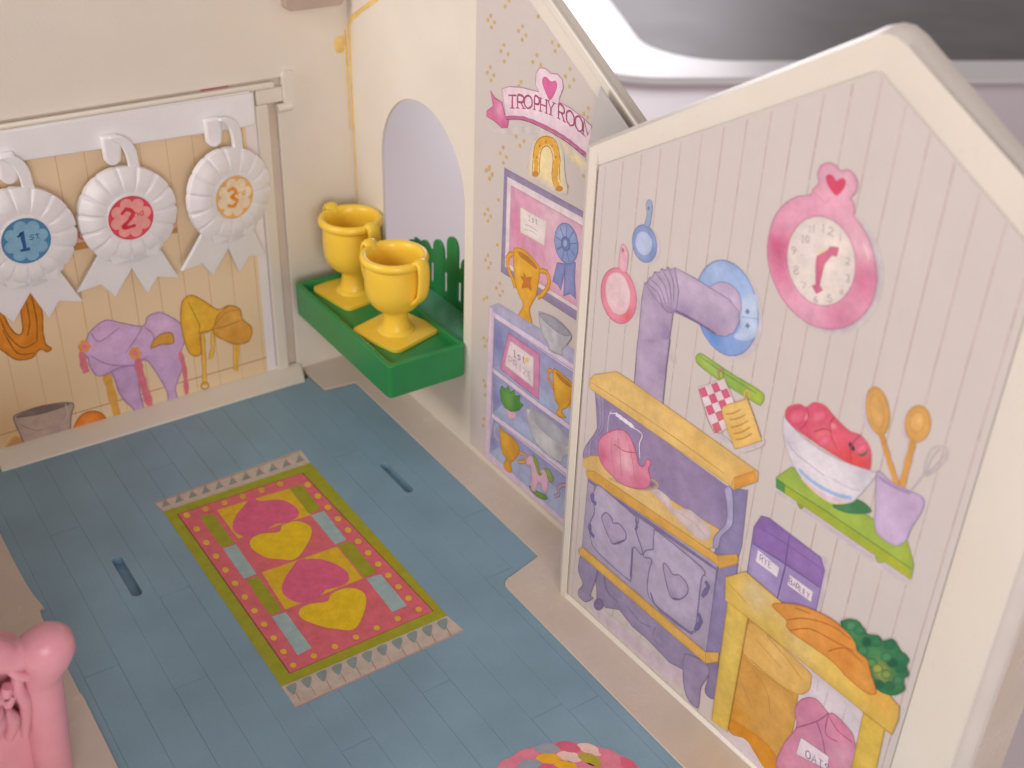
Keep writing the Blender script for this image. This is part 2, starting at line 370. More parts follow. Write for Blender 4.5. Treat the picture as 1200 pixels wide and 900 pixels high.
ART = [
('k','printed_blue_pan','blue frying pan printed on the wall',[
('f',(207,192,206),1,[2903,14384,2943,14228,2934,14063,2879,13904,2781,13768,2649,13667,2497,13612,2339,13609,2191,13659,2068,13757,1983,13894,1944,14054,1956,14223,2016,14383,2118,14517,2251,14614,2403,14664,2558,14663,2701,14612,2820,14516],[],((209,202,201),0.104,0.9),0),
('f',(145,163,207),1,[2790,14377,2825,14221,2815,14057,2759,13902,2662,13769,2533,13672,2385,13621,2233,13623,2091,13676,1974,13777,1894,13915,1859,14075,1873,14242,1933,14399,2034,14530,2164,14622,2311,14668,2461,14664,2599,14609,2712,14511],[(2.029,14.326,0.383,(125,146,199),0.6),(2.716,13.994,0.302,(119,142,197),0.6)],None,0),
('s',(119,136,182),1,[2790,14377,2825,14221,2815,14057,2759,13902,2662,13769,2533,13672,2385,13621,2233,13623,2091,13676,1974,13777,1894,13915,1859,14075,1873,14242,1933,14399,2034,14530,2164,14622,2311,14668,2461,14664,2599,14609,2712,14511],0.0249,1),
('f',(184,198,230),1,[2633,14301,2652,14198,2639,14089,2596,13985,2525,13896,2433,13831,2330,13796,2226,13796,2131,13830,2054,13896,2003,13986,1984,14091,1999,14202,2044,14307,2117,14395,2209,14458,2312,14490,2414,14489,2508,14454,2583,14390],[],None,0),
('s',(145,162,203),1,[2633,14301,2652,14198,2639,14089,2596,13985,2525,13896,2433,13831,2330,13796,2226,13796,2131,13830,2054,13896,2003,13986,1984,14091,1999,14202,2044,14307,2117,14395,2209,14458,2312,14490,2414,14489,2508,14454,2583,14390],0.0186,1),
('f',(160,176,206),1,[2286,14662,2335,14968,2264,15214,2312,15386,2426,15401,2500,15254,2489,14895,2462,14702],[],None,0),
('s',(124,139,177),1,[2286,14662,2335,14968,2264,15214,2312,15386,2426,15401,2500,15254,2489,14895,2462,14702],0.0177,1),
('f',(113,129,164),1,[2403,15187,2403,15169,2401,15152,2395,15137,2387,15126,2376,15119,2365,15118,2355,15122,2345,15132,2338,15145,2334,15162,2334,15180,2336,15197,2342,15212,2351,15223,2361,15230,2372,15231,2382,15226,2392,15217,2399,15203],[],None,0)]),
('k','printed_pink_pan','pink frying pan printed on the wall',[
('f',(206,186,199),1,[2320,12580,2374,12336,2358,12078,2273,11828,2125,11612,1928,11451,1701,11362,1466,11356,1247,11434,1067,11588,944,11804,893,12059,916,12326,1011,12577,1167,12788,1368,12940,1593,13018,1821,13016,2030,12936,2202,12786],[],((209,202,201),0.111,0.9),0),
('f',(228,145,165),1,[2204,12600,2257,12354,2240,12093,2153,11841,2002,11622,1801,11458,1569,11368,1330,11361,1107,11439,924,11595,801,11814,749,12071,774,12341,872,12595,1031,12809,1236,12963,1466,13042,1697,13041,1910,12960,2084,12809],[(1.011,12.458,0.58,(216,120,146),0.7),(1.936,11.765,0.344,(223,95,89),0.9)],None,0),
('s',(202,114,140),1,[2204,12600,2257,12354,2240,12093,2153,11841,2002,11622,1801,11458,1569,11368,1330,11361,1107,11439,924,11595,801,11814,749,12071,774,12341,872,12595,1031,12809,1236,12963,1466,13042,1697,13041,1910,12960,2084,12809],0.0271,1),
('f',(230,198,206),1,[1967,12537,2006,12346,1993,12148,1931,11959,1824,11800,1682,11686,1519,11628,1350,11634,1194,11703,1066,11829,979,11998,942,12195,958,12397,1026,12586,1137,12742,1281,12851,1443,12903,1607,12893,1758,12823,1882,12701],[(1.638,12.582,0.486,(237,209,216),0.7)],None,0),
('s',(219,163,181),1,[1967,12537,2006,12346,1993,12148,1931,11959,1824,11800,1682,11686,1519,11628,1350,11634,1194,11703,1066,11829,979,11998,942,12195,958,12397,1026,12586,1137,12742,1281,12851,1443,12903,1607,12893,1758,12823,1882,12701],0.0201,1),
('f',(225,175,190),1,[1424,13044,1417,13577,1486,13790,1624,13762,1752,13574,1723,13056],[],None,0),
('s',(202,142,161),1,[1424,13044,1417,13577,1486,13790,1624,13762,1752,13574,1723,13056],0.0189,1),
('f',(176,119,141),1,[1571,13646,1572,13624,1568,13604,1559,13585,1548,13571,1534,13562,1520,13559,1506,13564,1494,13574,1485,13590,1480,13609,1480,13630,1484,13651,1492,13670,1504,13684,1518,13693,1532,13695,1546,13691,1558,13681,1567,13665],[],None,0)]),
('k','printed_flue_collar','blue round collar of the printed stove pipe',[
('f',(203,191,208),1,[6613,14152,6722,13788,6734,13401,6645,13027,6462,12700,6200,12455,5882,12318,5539,12307,5208,12425,4923,12663,4717,12994,4610,13384,4613,13791,4723,14170,4926,14486,5200,14709,5516,14819,5844,14811,6154,14687,6418,14460],[],((209,202,201),0.132,0.9),0),
('f',(156,183,230),1,[6450,14194,6567,13833,6585,13448,6502,13074,6322,12747,6061,12498,5741,12357,5394,12340,5056,12452,4764,12683,4548,13010,4433,13396,4428,13801,4533,14182,4734,14500,5008,14726,5327,14842,5660,14839,5976,14720,6247,14498],[(5.003,14.408,0.762,(178,199,238),0.8),(5.312,12.648,1.005,(95,142,216),0.9),(6.113,14.374,0.6,(180,201,240),0.6)],None,0),
('s',(120,142,193),1,[6450,14194,6567,13833,6585,13448,6502,13074,6322,12747,6061,12498,5741,12357,5394,12340,5056,12452,4764,12683,4548,13010,4433,13396,4428,13801,4533,14182,4734,14500,5008,14726,5327,14842,5660,14839,5976,14720,6247,14498],0.0292,1),
('f',(189,208,238),1,[5957,14054,6382,14366,6558,13816,6586,13318,6290,13034,5908,12957,6061,13331],[(6.296,13.824,0.403,(200,217,243),0.5)],None,0),
('s',(127,140,182),0,[6041,13606,6593,13794],0.02,0),
('f',(127,140,178),0,[6194,13912,6305,13854,6255,13793,6245,13763,6210,13747,6190,13770,6127,13773],[],None,0),
('f',(127,140,178),0,[6263,13547,6375,13490,6325,13428,6315,13397,6279,13381,6260,13404,6196,13407],[],None,0),
('f',(196,177,207),1,[4849,13789,4950,14014,5237,14226,5585,14285,5877,14146,5994,13688,5516,13341],[],None,0),
('s',(154,136,174),1,[4849,13789,4950,14014,5237,14226,5585,14285,5877,14146,5994,13688,5516,13341],0.0218,1)]),
('k','printed_flue_pipe','mauve bent stove pipe with pleated elbow',[
('f',(189,173,200),0,[3567,13942,4338,13949,5091,13907,5578,13887,5925,13721,6010,13437,5886,13079,5636,12855,5296,12735,4619,12763,3932,12728,3521,12625],[(4.112,13.774,0.798,(202,186,212),0.7),(5.115,12.824,0.647,(156,138,176),0.8),(4.091,12.827,0.521,(152,134,171),0.8)],None,0),
('s',(144,128,163),0,[3567,13942,4338,13949,5091,13907,5578,13887,5925,13721,6010,13437,5886,13079,5636,12855,5296,12735,4619,12763,3932,12728,3521,12625],0.0223,1),
('s',(125,109,148),1,[3682,12739,4097,12789,4784,12792,5292,12760],0.0655,0),
('f',(180,163,193),0,[2500,13049,3502,12630,3719,12728,3701,12616,3665,11186,2497,10608,2461,12515],[(2.649,12.175,0.476,(198,182,209),0.8),(3.568,11.891,0.388,(147,129,169),0.9),(3.241,10.644,0.485,(185,168,198),0.5)],None,0),
('s',(137,123,158),0,[2500,13049,3502,12630,3719,12728,3701,12616,3665,11186,2497,10608,2461,12515],0.0243,1),
('f',(185,168,195),0,[2500,13049,2631,13104,2664,13263,2799,13347,2848,13517,3038,13576,3097,13721,3248,13724,3317,13859,3446,13819,3567,13942,3812,13380,3811,12824,3646,12626,3464,12585,3029,12765],[(3.218,13.327,0.454,(198,182,207),0.6),(3.586,12.668,0.304,(145,127,165),0.8)],None,0),
('s',(138,124,159),0,[2500,13049,2631,13104,2664,13263,2799,13347,2848,13517,3038,13576,3097,13721,3248,13724,3317,13859,3446,13819,3567,13942,3812,13380,3811,12824,3646,12626,3464,12585,3029,12765],0.0238,1),
('s',(145,129,167),1,[2684,13251,3129,13139,3389,12786],0.0305,0),
('s',(145,129,167),1,[2867,13505,3286,13295,3523,12846],0.0302,0),
('s',(145,129,167),1,[3118,13703,3451,13413,3607,12883],0.03,0),
('s',(145,129,167),1,[3320,13840,3589,13516,3685,12952],0.0297,0),
('s',(145,129,167),1,[2600,13064,3051,12989,3316,12671],0.0307,0),
('s',(125,111,148),0,[2464,11259,2493,10456,2513,9565],0.0332,0),
('s',(125,111,148),0,[3706,11850,3691,10981,3731,9708],0.0316,0),
('f',(178,161,191),0,[2473,11263,3689,11842,3674,10972,3714,9698,3377,9532,2894,9519,2531,9575,2512,10465],[(2.703,10.56,0.412,(196,179,207),0.8),(3.692,10.909,0.356,(145,127,167),0.9)],None,0),
('f',(157,170,208),1,[2267,9615,2468,9757,2526,9541,2916,9500,3377,9532,3734,9694,3952,9615,3707,9359,3230,9205,2689,9208,2335,9394],[],None,0),
('s',(121,131,175),1,[2267,9615,2468,9757,2526,9541,2916,9500,3377,9532,3734,9694,3952,9615,3707,9359,3230,9205,2689,9208,2335,9394],0.0261,1)]),
('k','printed_stove','mauve range with yellow wooden tops',[
('f',(154,138,176),0,[833,8732,6560,8607,6833,7583,6481,6869,6130,6302,568,5984,675,6484,1078,7481],[(4.55,8.034,1.322,(165,143,174),0.8),(6.358,8.056,0.624,(134,120,162),0.8),(1.836,8.314,0.802,(143,129,171),0.7)],None,0),
('f',(145,136,178),0,[6560,8607,7149,8922,7277,7092,7191,6348,6258,5558,6481,6869,6833,7583],[],None,0),
('s',(130,120,160),0,[6560,8607,7149,8922,7277,7092,7191,6348,6258,5558,6481,6869,6833,7583],0.0254,1),
('f',(167,154,188),1,[833,8732,1214,8771,1333,8283,1351,7567,903,6873,867,6161,560,6067,626,6524,1083,7442,1091,8152],[],None,0),
('s',(135,124,162),1,[833,8732,1214,8771,1333,8283,1351,7567,903,6873,867,6161,560,6067,626,6524,1083,7442,1091,8152],0.0307,1),
('s',(139,125,166),1,[1087,8760,1212,8218,1226,7522,777,6801,727,6209],0.0277,0),
('s',(198,190,216),1,[1661,8461,1549,8074,1581,7431],0.0271,0),
('f',(225,190,124),0,[585,6046,893,6334,1312,6563,6440,7099,6331,6400,5495,5654,614,5764],[(2.776,6.626,1.08,(232,204,148),0.6),(1.22,6.198,0.665,(222,175,97),0.7)],None,0),
('s',(197,153,88),0,[585,6046,893,6334,1312,6563,6440,7099,6331,6400,5495,5654,614,5764],0.0255,1),
('f',(211,195,197),1,[3496,6736,3946,6933,4436,6912,4664,6687,5270,7038,6023,6925,6147,6626,5761,6314,5044,6396,4092,6610],[(5.33,6.669,0.5,(218,206,209),0.7)],None,0),
('s',(195,174,146),1,[4762,6668,5510,6706,5998,6541],0.0248,0),
('f',(176,170,206),1,[6387,8475,6638,8602,6844,7668,6697,7239,6513,6890,6491,6510,6315,6389,6300,6779,6609,7434,6560,7991],[],None,0),
('s',(137,128,166),1,[6387,8475,6638,8602,6844,7668,6697,7239,6513,6890,6491,6510,6315,6389,6300,6779,6609,7434,6560,7991],0.0258,1),
('f',(229,193,120),0,[615,8748,611,8988,778,9234,1734,9830,2358,9839,7397,9665,7419,9386,6699,8640,6603,8701,666,8677],[(2.034,9.219,0.781,(237,209,147),0.7),(4.921,9.185,1.191,(227,182,98),0.7),(3.604,9.286,0.495,(217,186,137),0.6),(7.129,9.37,0.515,(219,157,73),0.8)],None,0),
('s',(198,154,87),0,[615,8748,611,8988,778,9234,1734,9830,2358,9839,7397,9665,7419,9386,6699,8640,6603,8701,666,8677],0.0231,1),
('s',(189,143,78),1,[684,8913,2469,8980,4587,8992,6321,8937],0.0242,0),
('s',(197,139,69),0,[6603,8701,6660,9038,7288,9643],0.0226,0),
('f',(221,159,77),0,[6662,9025,7291,9630,7419,9386,6712,8663],[],None,0),
('f',(123,107,147),1,[1789,6021,3214,6433,3935,7009,3527,7087],[],((199,175,136),0.113,1),0),
('f',(223,140,167),1,[1219,6800,1274,7188,1555,7566,1968,7915,2334,8056,2627,7930,2871,7615,3058,7282,3266,7382,3365,7678,3530,7630,3450,7353,3585,7106,3548,6801,3206,6487,2516,6211,1819,6230,1397,6390],[(2.503,7.133,0.538,(236,191,202),0.9),(2.027,7.603,0.54,(233,176,190),0.7),(1.39,6.644,0.375,(205,97,130),0.8),(3.177,6.705,0.444,(209,98,128),0.6)],None,0),
('s',(200,98,128),1,[1219,6800,1274,7188,1555,7566,1968,7915,2334,8056,2627,7930,2871,7615,3058,7282,3266,7382,3365,7678,3530,7630,3450,7353,3585,7106,3548,6801,3206,6487,2516,6211,1819,6230,1397,6390],0.0276,1),
('s',(206,131,155),1,[1999,7834,2163,7350,2388,6388],0.0271,0),
('s',(206,131,155),1,[2338,8026,2655,7554,2988,6588],0.0265,0),
('s',(206,131,155),1,[1771,7539,1836,6991,2052,6354],0.0275,0),
('s',(185,86,116),1,[1898,7363,2367,7386,2834,7593],0.0269,0),
('s',(238,231,243),1,[1844,8416,2238,8407,2668,8389],0.1405,0),
('s',(229,220,235),1,[1577,8286,1842,8431],0.0444,0),
('s',(229,220,235),1,[2668,8389,3051,8366,2983,7989,3065,7532],0.0434,0),
('f',(176,166,193),0,[873,5459,6592,6038,6559,5752,6681,2533,856,2457],[(2.416,3.821,1.355,(187,175,198),0.7),(5.384,3.514,1.253,(185,172,198),0.7),(6.484,4.956,0.782,(159,147,183),0.7)],None,0),
('s',(137,127,163),0,[873,5459,6592,6038,6559,5752,6681,2533,856,2457],0.0306,1),
('f',(148,138,180),0,[6601,5811,7255,6470,7294,3174,7154,2986,6668,2609],[],None,0),
('s',(130,121,160),0,[6601,5811,7255,6470,7294,3174,7154,2986,6668,2609],0.0318,1),
('s',(132,120,162),0,[881,5381,3437,5548,6535,5765],0.1478,0),
('f',(226,177,89),0,[745,5671,1144,5872,6525,6241,7155,6738,7245,6632,7220,6444,6644,5862,6524,5951,819,5468],[(6.875,6.315,0.467,(219,157,73),0.9)],None,0),
('s',(197,150,80),0,[745,5671,1144,5872,6525,6241,7155,6738,7245,6632,7220,6444,6644,5862,6524,5951,819,5468],0.0293,1),
('s',(189,143,78),0,[6528,6224,6641,5879],0.0285,0),
('f',(187,177,204),1,[1186,5006,1299,5411,1573,5519,3115,5419,3292,5372,3226,4949,3594,4400,3545,4220,3198,4232,3250,3068,3044,2897,1622,2967,1274,3191,1151,3832,1306,4385],[(1.872,4.711,0.675,(198,188,212),0.6),(3.155,3.99,0.661,(172,161,190),0.6)],None,0),
('s',(139,129,166),1,[1186,5006,1299,5411,1573,5519,3115,5419,3292,5372,3226,4949,3594,4400,3545,4220,3198,4232,3250,3068,3044,2897,1622,2967,1274,3191,1151,3832,1306,4385],0.052,1),
('s',(134,122,164),1,[1710,4308,1688,4506,1870,4731,2132,4692,2200,4548,2488,4696,2805,4573,2796,4251,2319,3775,2099,3883],0.0442,1),
('f',(183,170,200),1,[1710,4308,1688,4506,1870,4731,2132,4692,2200,4548,2488,4696,2805,4573,2796,4251,2319,3775,2099,3883],[(2.307,3.875,0.339,(163,150,183),0.8)],None,0),
('s',(134,122,164),1,[1710,4308,1688,4506,1870,4731,2132,4692,2200,4548,2488,4696,2805,4573,2796,4251,2319,3775,2099,3883],0.0442,1),
('s',(123,111,152),0,[2796,4251,2319,3775],0.0793,0),
('f',(187,177,204),1,[4041,4814,4002,5338,4177,5506,5911,5457,6166,5302,6069,4972,6138,3229,6041,2993,5828,2899,4373,2833,4014,3128,3985,3856,4035,4354,3692,4217,3729,4473,4028,4742],[(4.671,4.534,0.625,(198,188,212),0.6),(5.749,2.815,0.63,(172,161,190),0.6)],None,0),
('s',(139,129,166),1,[4041,4814,4002,5338,4177,5506,5911,5457,6166,5302,6069,4972,6138,3229,6041,2993,5828,2899,4373,2833,4014,3128,3985,3856,4035,4354,3692,4217,3729,4473,4028,4742],0.0502,1),
('s',(134,122,164),1,[4552,4388,4570,4586,4760,4557,4964,4435,5238,4592,5572,4487,5622,4174,5370,3756,5073,3575,4859,3753],0.0406,1),
('f',(183,170,200),1,[4552,4388,4570,4586,4760,4557,4964,4435,5238,4592,5572,4487,5622,4174,5370,3756,5073,3575,4859,3753],[(5.058,3.67,0.315,(163,150,183),0.8)],None,0),
('s',(134,122,164),1,[4552,4388,4570,4586,4760,4557,4964,4435,5238,4592,5572,4487,5622,4174,5370,3756,5073,3575,4859,3753],0.0406,1),
('s',(123,111,152),0,[5370,3756,5073,3575],0.0737,0),
('s',(121,113,159),1,[1181,5046,1155,4798,1372,4746],0.1717,0),
('s',(121,113,159),1,[1154,3811,1184,3526,1409,3437],0.1763,0),
('s',(121,113,159),1,[6224,5086,6354,4960,6196,4479],0.1472,0),
('s',(121,113,159),1,[6154,3808,6282,3574,6113,3103],0.1523,0),
('s',(126,116,157),1,[3170,5373,3252,5121,3205,4925],0.0964,0),
('s',(126,116,157),0,[3175,4216,3225,3072],0.101,0),
('s',(132,120,162),1,[4160,3129,4551,2773,5837,2842,6046,2964],0.0837,0),
('f',(207,193,206),1,[864,679,1693,828,4053,1042,6093,1248,6711,329,5877,378,4167,206,1752,282],[],((209,202,201),0.151,1),0),
('f',(156,145,179),0,[1390,2357,6725,2277,6762,1794,6103,1189,5879,1269,5285,1089,4658,1188,4178,1234,3544,1211,2867,1419,2220,1018,1785,992,1699,1531],[(3.955,1.76,1.018,(165,154,186),0.6),(5.521,1.89,0.755,(145,134,169),0.7)],None,0),
('s',(132,122,160),0,[1390,2357,6725,2277,6762,1794,6103,1189,5879,1269,5285,1089,4658,1188,4178,1234,3544,1211,2867,1419,2220,1018,1785,992,1699,1531],0.0269,1),
('s',(136,125,164),1,[1906,2588,2199,1785,2809,1672],0.0474,0),
('s',(136,125,164),1,[3179,1839,3840,1671,4320,1821],0.0455,0),
('s',(136,125,164),1,[4542,1996,4489,1505,4987,1456],0.0448,0),
('f',(156,145,179),1,[799,2190,1026,2417,1634,2372,1639,1831,1452,999,1595,966,1248,539,908,522,858,745,1040,1186,778,1554],[],None,0),
('s',(132,122,160),1,[799,2190,1026,2417,1634,2372,1639,1831,1452,999,1595,966,1248,539,908,522,858,745,1040,1186,778,1554],0.0294,1),
('f',(132,120,162),1,[2118,1080,2115,999,2090,908,2046,818,1987,736,1918,670,1845,628,1778,613,1721,627,1681,669,1661,734,1665,816,1690,908,1735,999,1796,1080,1865,1145,1936,1186,2003,1200,2059,1186,2098,1144],[],None,0),
('f',(141,129,169),1,[6792,2278,7151,2631,7294,1444,7102,1131,6858,1231,6926,1889],[],None,0),
('s',(129,119,158),1,[6792,2278,7151,2631,7294,1444,7102,1131,6858,1231,6926,1889],0.0252,1),
('f',(156,145,179),1,[5860,1680,6014,2028,6798,2240,6870,1820,6682,1191,6714,447,6599,298,6262,346,6000,806],[],None,0),
('s',(132,122,160),1,[5860,1680,6014,2028,6798,2240,6870,1820,6682,1191,6714,447,6599,298,6262,346,6000,806],0.0254,1),
('f',(227,181,91),0,[695,2390,891,2661,6660,2656,7144,3041,7162,2694,6728,2258,734,2281],[],None,0),
('s',(198,151,81),0,[695,2390,891,2661,6660,2656,7144,3041,7162,2694,6728,2258,734,2281],0.0321,1),
('s',(189,143,78),0,[6664,2637,6727,2267],0.031,0)]),
('k','printed_clock','pink round wall clock with heart crest printed on the wall',[
('f',(183,170,189),1,[9602,16708,9772,16289,9811,15828,9713,15363,9482,14937,9135,14592,8699,14366,8217,14289,7739,14374,7317,14617,7002,14994,6828,15461,6813,15966,6955,16453,7232,16871,7612,17181,8052,17358,8510,17392,8944,17285,9319,17050],[],((209,202,201),0.12,1),0),
('f',(227,164,188),1,[7471,17353,7093,17164,6761,16828,6543,16366,6502,15779,6628,15295,6956,14830,7406,14510,7972,14359,8512,14421,8995,14664,9365,15034,9598,15488,9653,15977,9536,16432,9276,16868,8987,17142,8695,17321,8723,17363,8644,17588,8552,17661,8649,17831,8649,18039,8519,18196,8324,18234,8175,18148,8013,18219,7821,18224,7637,18095,7575,17905,7648,17695,7531,17504],[(6.775,15.828,0.687,(200,86,130),0.95),(7.02,15.158,0.505,(214,120,159),0.8),(8.841,16.968,0.613,(236,196,206),0.9),(9.333,15.962,0.62,(212,118,155),0.85),(8.163,14.758,0.611,(229,171,197),0.7),(8.886,14.849,0.534,(208,115,153),0.7),(8.134,17.831,0.614,(234,196,209),0.95),(9.278,16.707,0.276,(239,205,213),0.7),(7.32,17.058,0.413,(227,165,190),0.5)],None,0),
('s',(194,122,151),1,[7471,17353,7093,17164,6761,16828,6543,16366,6502,15779,6628,15295,6956,14830,7406,14510,7972,14359,8512,14421,8995,14664,9365,15034,9598,15488,9653,15977,9536,16432,9276,16868,8987,17142,8695,17321,8723,17363,8644,17588,8552,17661,8649,17831,8649,18039,8519,18196,8324,18234,8175,18148,8013,18219,7821,18224,7637,18095,7575,17905,7648,17695,7531,17504],0.022,1),
('s',(246,216,221),1,[9095,16824,9233,16689,9326,16509],0.0277,0),
('s',(208,131,158),1,[7529,17487,7712,17405,7925,17330,8023,17473],0.0171,0),
('f',(231,220,214),1,[8958,16455,9029,16241,9055,16013,9036,15781,8970,15556,8861,15349,8712,15171,8530,15032,8325,14938,8105,14897,7883,14912,7671,14981,7480,15103,7321,15271,7203,15476,7133,15706,7113,15949,7144,16191,7224,16419,7347,16622,7507,16790,7694,16916,7900,16993,8113,17020,8323,16996,8521,16923,8698,16804,8846,16646],[(7.625,16.277,0.477,(222,209,211),0.6)],None,0),
('s',(198,141,162),1,[8958,16455,9029,16241,9055,16013,9036,15781,8970,15556,8861,15349,8712,15171,8530,15032,8325,14938,8105,14897,7883,14912,7671,14981,7480,15103,7321,15271,7203,15476,7133,15706,7113,15949,7144,16191,7224,16419,7347,16622,7507,16790,7694,16916,7900,16993,8113,17020,8323,16996,8521,16923,8698,16804,8846,16646],0.0248,1),
('f',(219,82,113),1,[8165,17587,7939,17700,7843,17810,7818,17923,7894,17986,8012,17973,8110,17907,8198,17994,8305,18020,8360,17919,8297,17729],[],None,0),
('s',(176,165,167),0,[7966,16800,7988,16840,8012,16672],0.0231,0),
('s',(176,165,167),0,[7986,16666,8038,16679],0.0232,0),
('s',(176,165,167),1,[8131,16791,8182,16843,8270,16811,8231,16742,8143,16657,8307,16681],0.023,0),
('s',(176,165,167),0,[7617,16647,7634,16688,7643,16524],0.0236,0),
('s',(176,165,167),0,[7624,16515,7661,16532],0.0237,0),
('s',(176,165,167),0,[7715,16692,7731,16734,7740,16570],0.0234,0),
('s',(176,165,167),0,[7722,16561,7759,16579],0.0235,0),
('s',(176,165,167),0,[7460,16343,7483,16385,7501,16210],0.0239,0),
('s',(176,165,167),0,[7473,16203,7528,16218],0.024,0),
('s',(176,165,167),1,[7632,16245,7586,16287,7579,16357,7614,16420,7660,16378,7667,16308,7632,16245],0.0238,0),
('s',(176,165,167),1,[7342,15962,7288,15914,7224,15942,7275,16011,7340,15975,7331,15881,7272,15816],0.0244,0),
('s',(176,165,167),1,[7462,15491,7392,15523,7443,15582,7512,15556,7462,15491,7402,15417,7484,15388,7545,15456,7462,15491],0.0246,0),
('s',(176,165,167),0,[7637,15264,7797,15297,7738,15129],0.0244,0),
('s',(176,165,167),1,[8183,15102,8125,15057,8110,14987,8174,14959,8217,15012,8158,15032,8111,14995],0.0243,0),
('s',(176,165,167),1,[8567,15305,8469,15287,8471,15213,8539,15234,8599,15196,8554,15137,8480,15140],0.0238,0),
('s',(176,165,167),0,[8843,15433,8811,15568,8745,15459,8871,15479],0.0234,0),
('s',(176,165,167),1,[8831,15930,8889,15956,8936,15920,8889,15876,8961,15844,8922,15791,8855,15801],0.023,0),
('s',(176,165,167),1,[8753,16292,8788,16333,8858,16306,8833,16252,8772,16184,8896,16202],0.0228,0),
('s',(176,165,167),0,[8459,16755,8484,16781,8512,16660],0.0227,0),
('s',(176,165,167),0,[8481,16658,8542,16662],0.0228,0),
('f',(216,118,149),0,[7963,16036,8248,16308,8266,16405,8505,16471,8497,16251,8370,16234,8226,15995,8198,15881,8184,15403,8296,15324,8141,15169,7981,15305,8082,15372,7983,15821],[],None,0),
('s',(187,93,125),0,[7963,16036,8248,16308,8266,16405,8505,16471,8497,16251,8370,16234,8226,15995,8198,15881,8184,15403,8296,15324,8141,15169,7981,15305,8082,15372,7983,15821],0.0142,1),
('s',(249,220,139),0,[7951,16088,8245,16352],0.0291,0)]),
('k','printed_towel_rail','green peg rail with two pot holders printed on the wall',[
('f',(153,184,85),1,[4712,11760,4821,11939,5037,11976,5995,11932,7000,11934,7168,11793,7101,11580,6954,11529,5739,11524,4877,11603],[(5.005,11.863,0.296,(177,202,93),0.8),(6.844,11.689,0.419,(183,205,83),0.8),(6.007,11.869,0.358,(125,168,86),0.7)],None,0),
('s',(111,156,80),1,[4712,11760,4821,11939,5037,11976,5995,11932,7000,11934,7168,11793,7101,11580,6954,11529,5739,11524,4877,11603],0.022,1),
('s',(110,150,81),1,[4865,11878,5687,11816,6901,11801],0.029,0),
('s',(205,195,199),1,[3849,11506,3820,11335,3932,11202,4026,11293,3966,11449],0.0312,0),
('f',(200,186,199),1,[6625,9947,6347,10005,5917,10051,5831,9856,6541,9862,6852,9964,7344,10423,7430,10628,7277,10681],[],((209,202,201),0.074,1),0),
('f',(229,213,218),1,[4988,10936,5075,11039,5752,11635,5851,11638,6441,10847,5917,10051,5745,9954,5455,10232],[],None,0),
('f',(213,102,135),0,[4988,10936,5192,11114,5353,10926,5147,10741],[],None,0),
('f',(213,102,135),0,[5305,10545,5513,10738,5673,10550,5463,10350],[],None,0),
('f',(214,115,127),0,[5621,10154,5833,10362,5993,10174,5779,9959],[],None,0),
('f',(213,102,135),0,[5353,10926,5555,11108,5717,10928,5513,10738],[],None,0),
('f',(214,115,127),0,[5673,10550,5879,10747,6041,10567,5833,10362],[],None,0),
('f',(213,102,135),0,[5393,11289,5591,11462,5755,11288,5555,11108],[],None,0),
('f',(213,102,135),0,[5717,10928,5919,11114,6083,10941,5879,10747],[],None,0),
('f',(214,115,127),0,[6041,10567,6246,10768,6409,10595,6203,10386],[],None,0),
('f',(213,102,135),0,[5755,11288,5952,11465,6118,11298,5919,11114],[],None,0),
('f',(214,115,127),0,[6083,10941,6283,11132,6448,10966,6246,10768],[],None,0),
('s',(186,97,121),0,[4988,10936,5455,10232,5745,9954,5917,10051],0.0228,0),
('s',(208,131,134),1,[5647,11574,5560,11780,5671,11905,5777,11683],0.0289,0),
('s',(235,175,115),1,[6544,11420,6533,11648,6645,11734,6729,11545],0.0422,0),
('f',(232,195,118),1,[5921,10690,6006,10963,6293,11202,6588,11443,6714,11455,7292,10689,7269,10564,6607,9952,6471,9968],[(6.45,10.353,0.44,(227,181,93),0.7),(6.626,11.158,0.357,(236,204,136),0.6)],None,0),
('s',(209,158,85),1,[5921,10690,6006,10963,6293,11202,6588,11443,6714,11455,7292,10689,7269,10564,6607,9952,6471,9968],0.0226,1),
('s',(200,150,76),1,[6066,10726,6301,10890,6519,11128],0.0363,0),
('s',(200,150,76),1,[6200,10629,6456,10806,6694,11056],0.0362,0),
('s',(200,150,76),1,[6286,10433,6559,10650,6813,10939],0.0363,0),
('s',(200,150,76),1,[6425,10310,6682,10520,6919,10802],0.0362,0),
('s',(200,150,76),1,[6516,10175,6774,10379,7011,10657],0.0363,0)]),
('k','printed_green_shelf','green wall shelf printed on the wall',[
('f',(200,186,199),1,[8174,9546,12251,9479,12329,9446,11668,9268,8291,9384],[],((209,202,201),0.077,1),0),
('f',(144,162,73),1,[8755,9554,8873,9614,8957,9528,8868,9408],[],None,0),
('s',(116,135,76),1,[8755,9554,8873,9614,8957,9528,8868,9408],0.0179,1),
('f',(168,182,75),1,[11229,9518,11408,9614,11465,9502,11317,9397],[],None,0),
('s',(122,140,77),1,[11229,9518,11408,9614,11465,9502,11317,9397],0.0164,1),
('f',(164,189,79),0,[7980,9832,8377,10411,11905,10445,12210,9956,12253,9526,8037,9554],[(8.674,10.318,0.516,(144,173,87),0.8),(11.749,10.075,0.531,(185,191,60),0.8),(11.413,10.286,0.401,(110,150,78),0.6)],None,0),
('s',(118,150,75),0,[7980,9832,8377,10411,11905,10445,12210,9956,12253,9526,8037,9554],0.0209,1),
('f',(165,180,64),0,[7991,9776,12188,9777,12253,9526,8037,9554],[(11.725,9.611,0.539,(182,185,56),0.8)],None,0),
('f',(82,147,84),0,[7980,9832,8285,9818,8337,9570,8037,9554],[],None,0),
('s',(100,134,73),0,[8024,9781,9580,9823,12193,9810],0.0289,0),
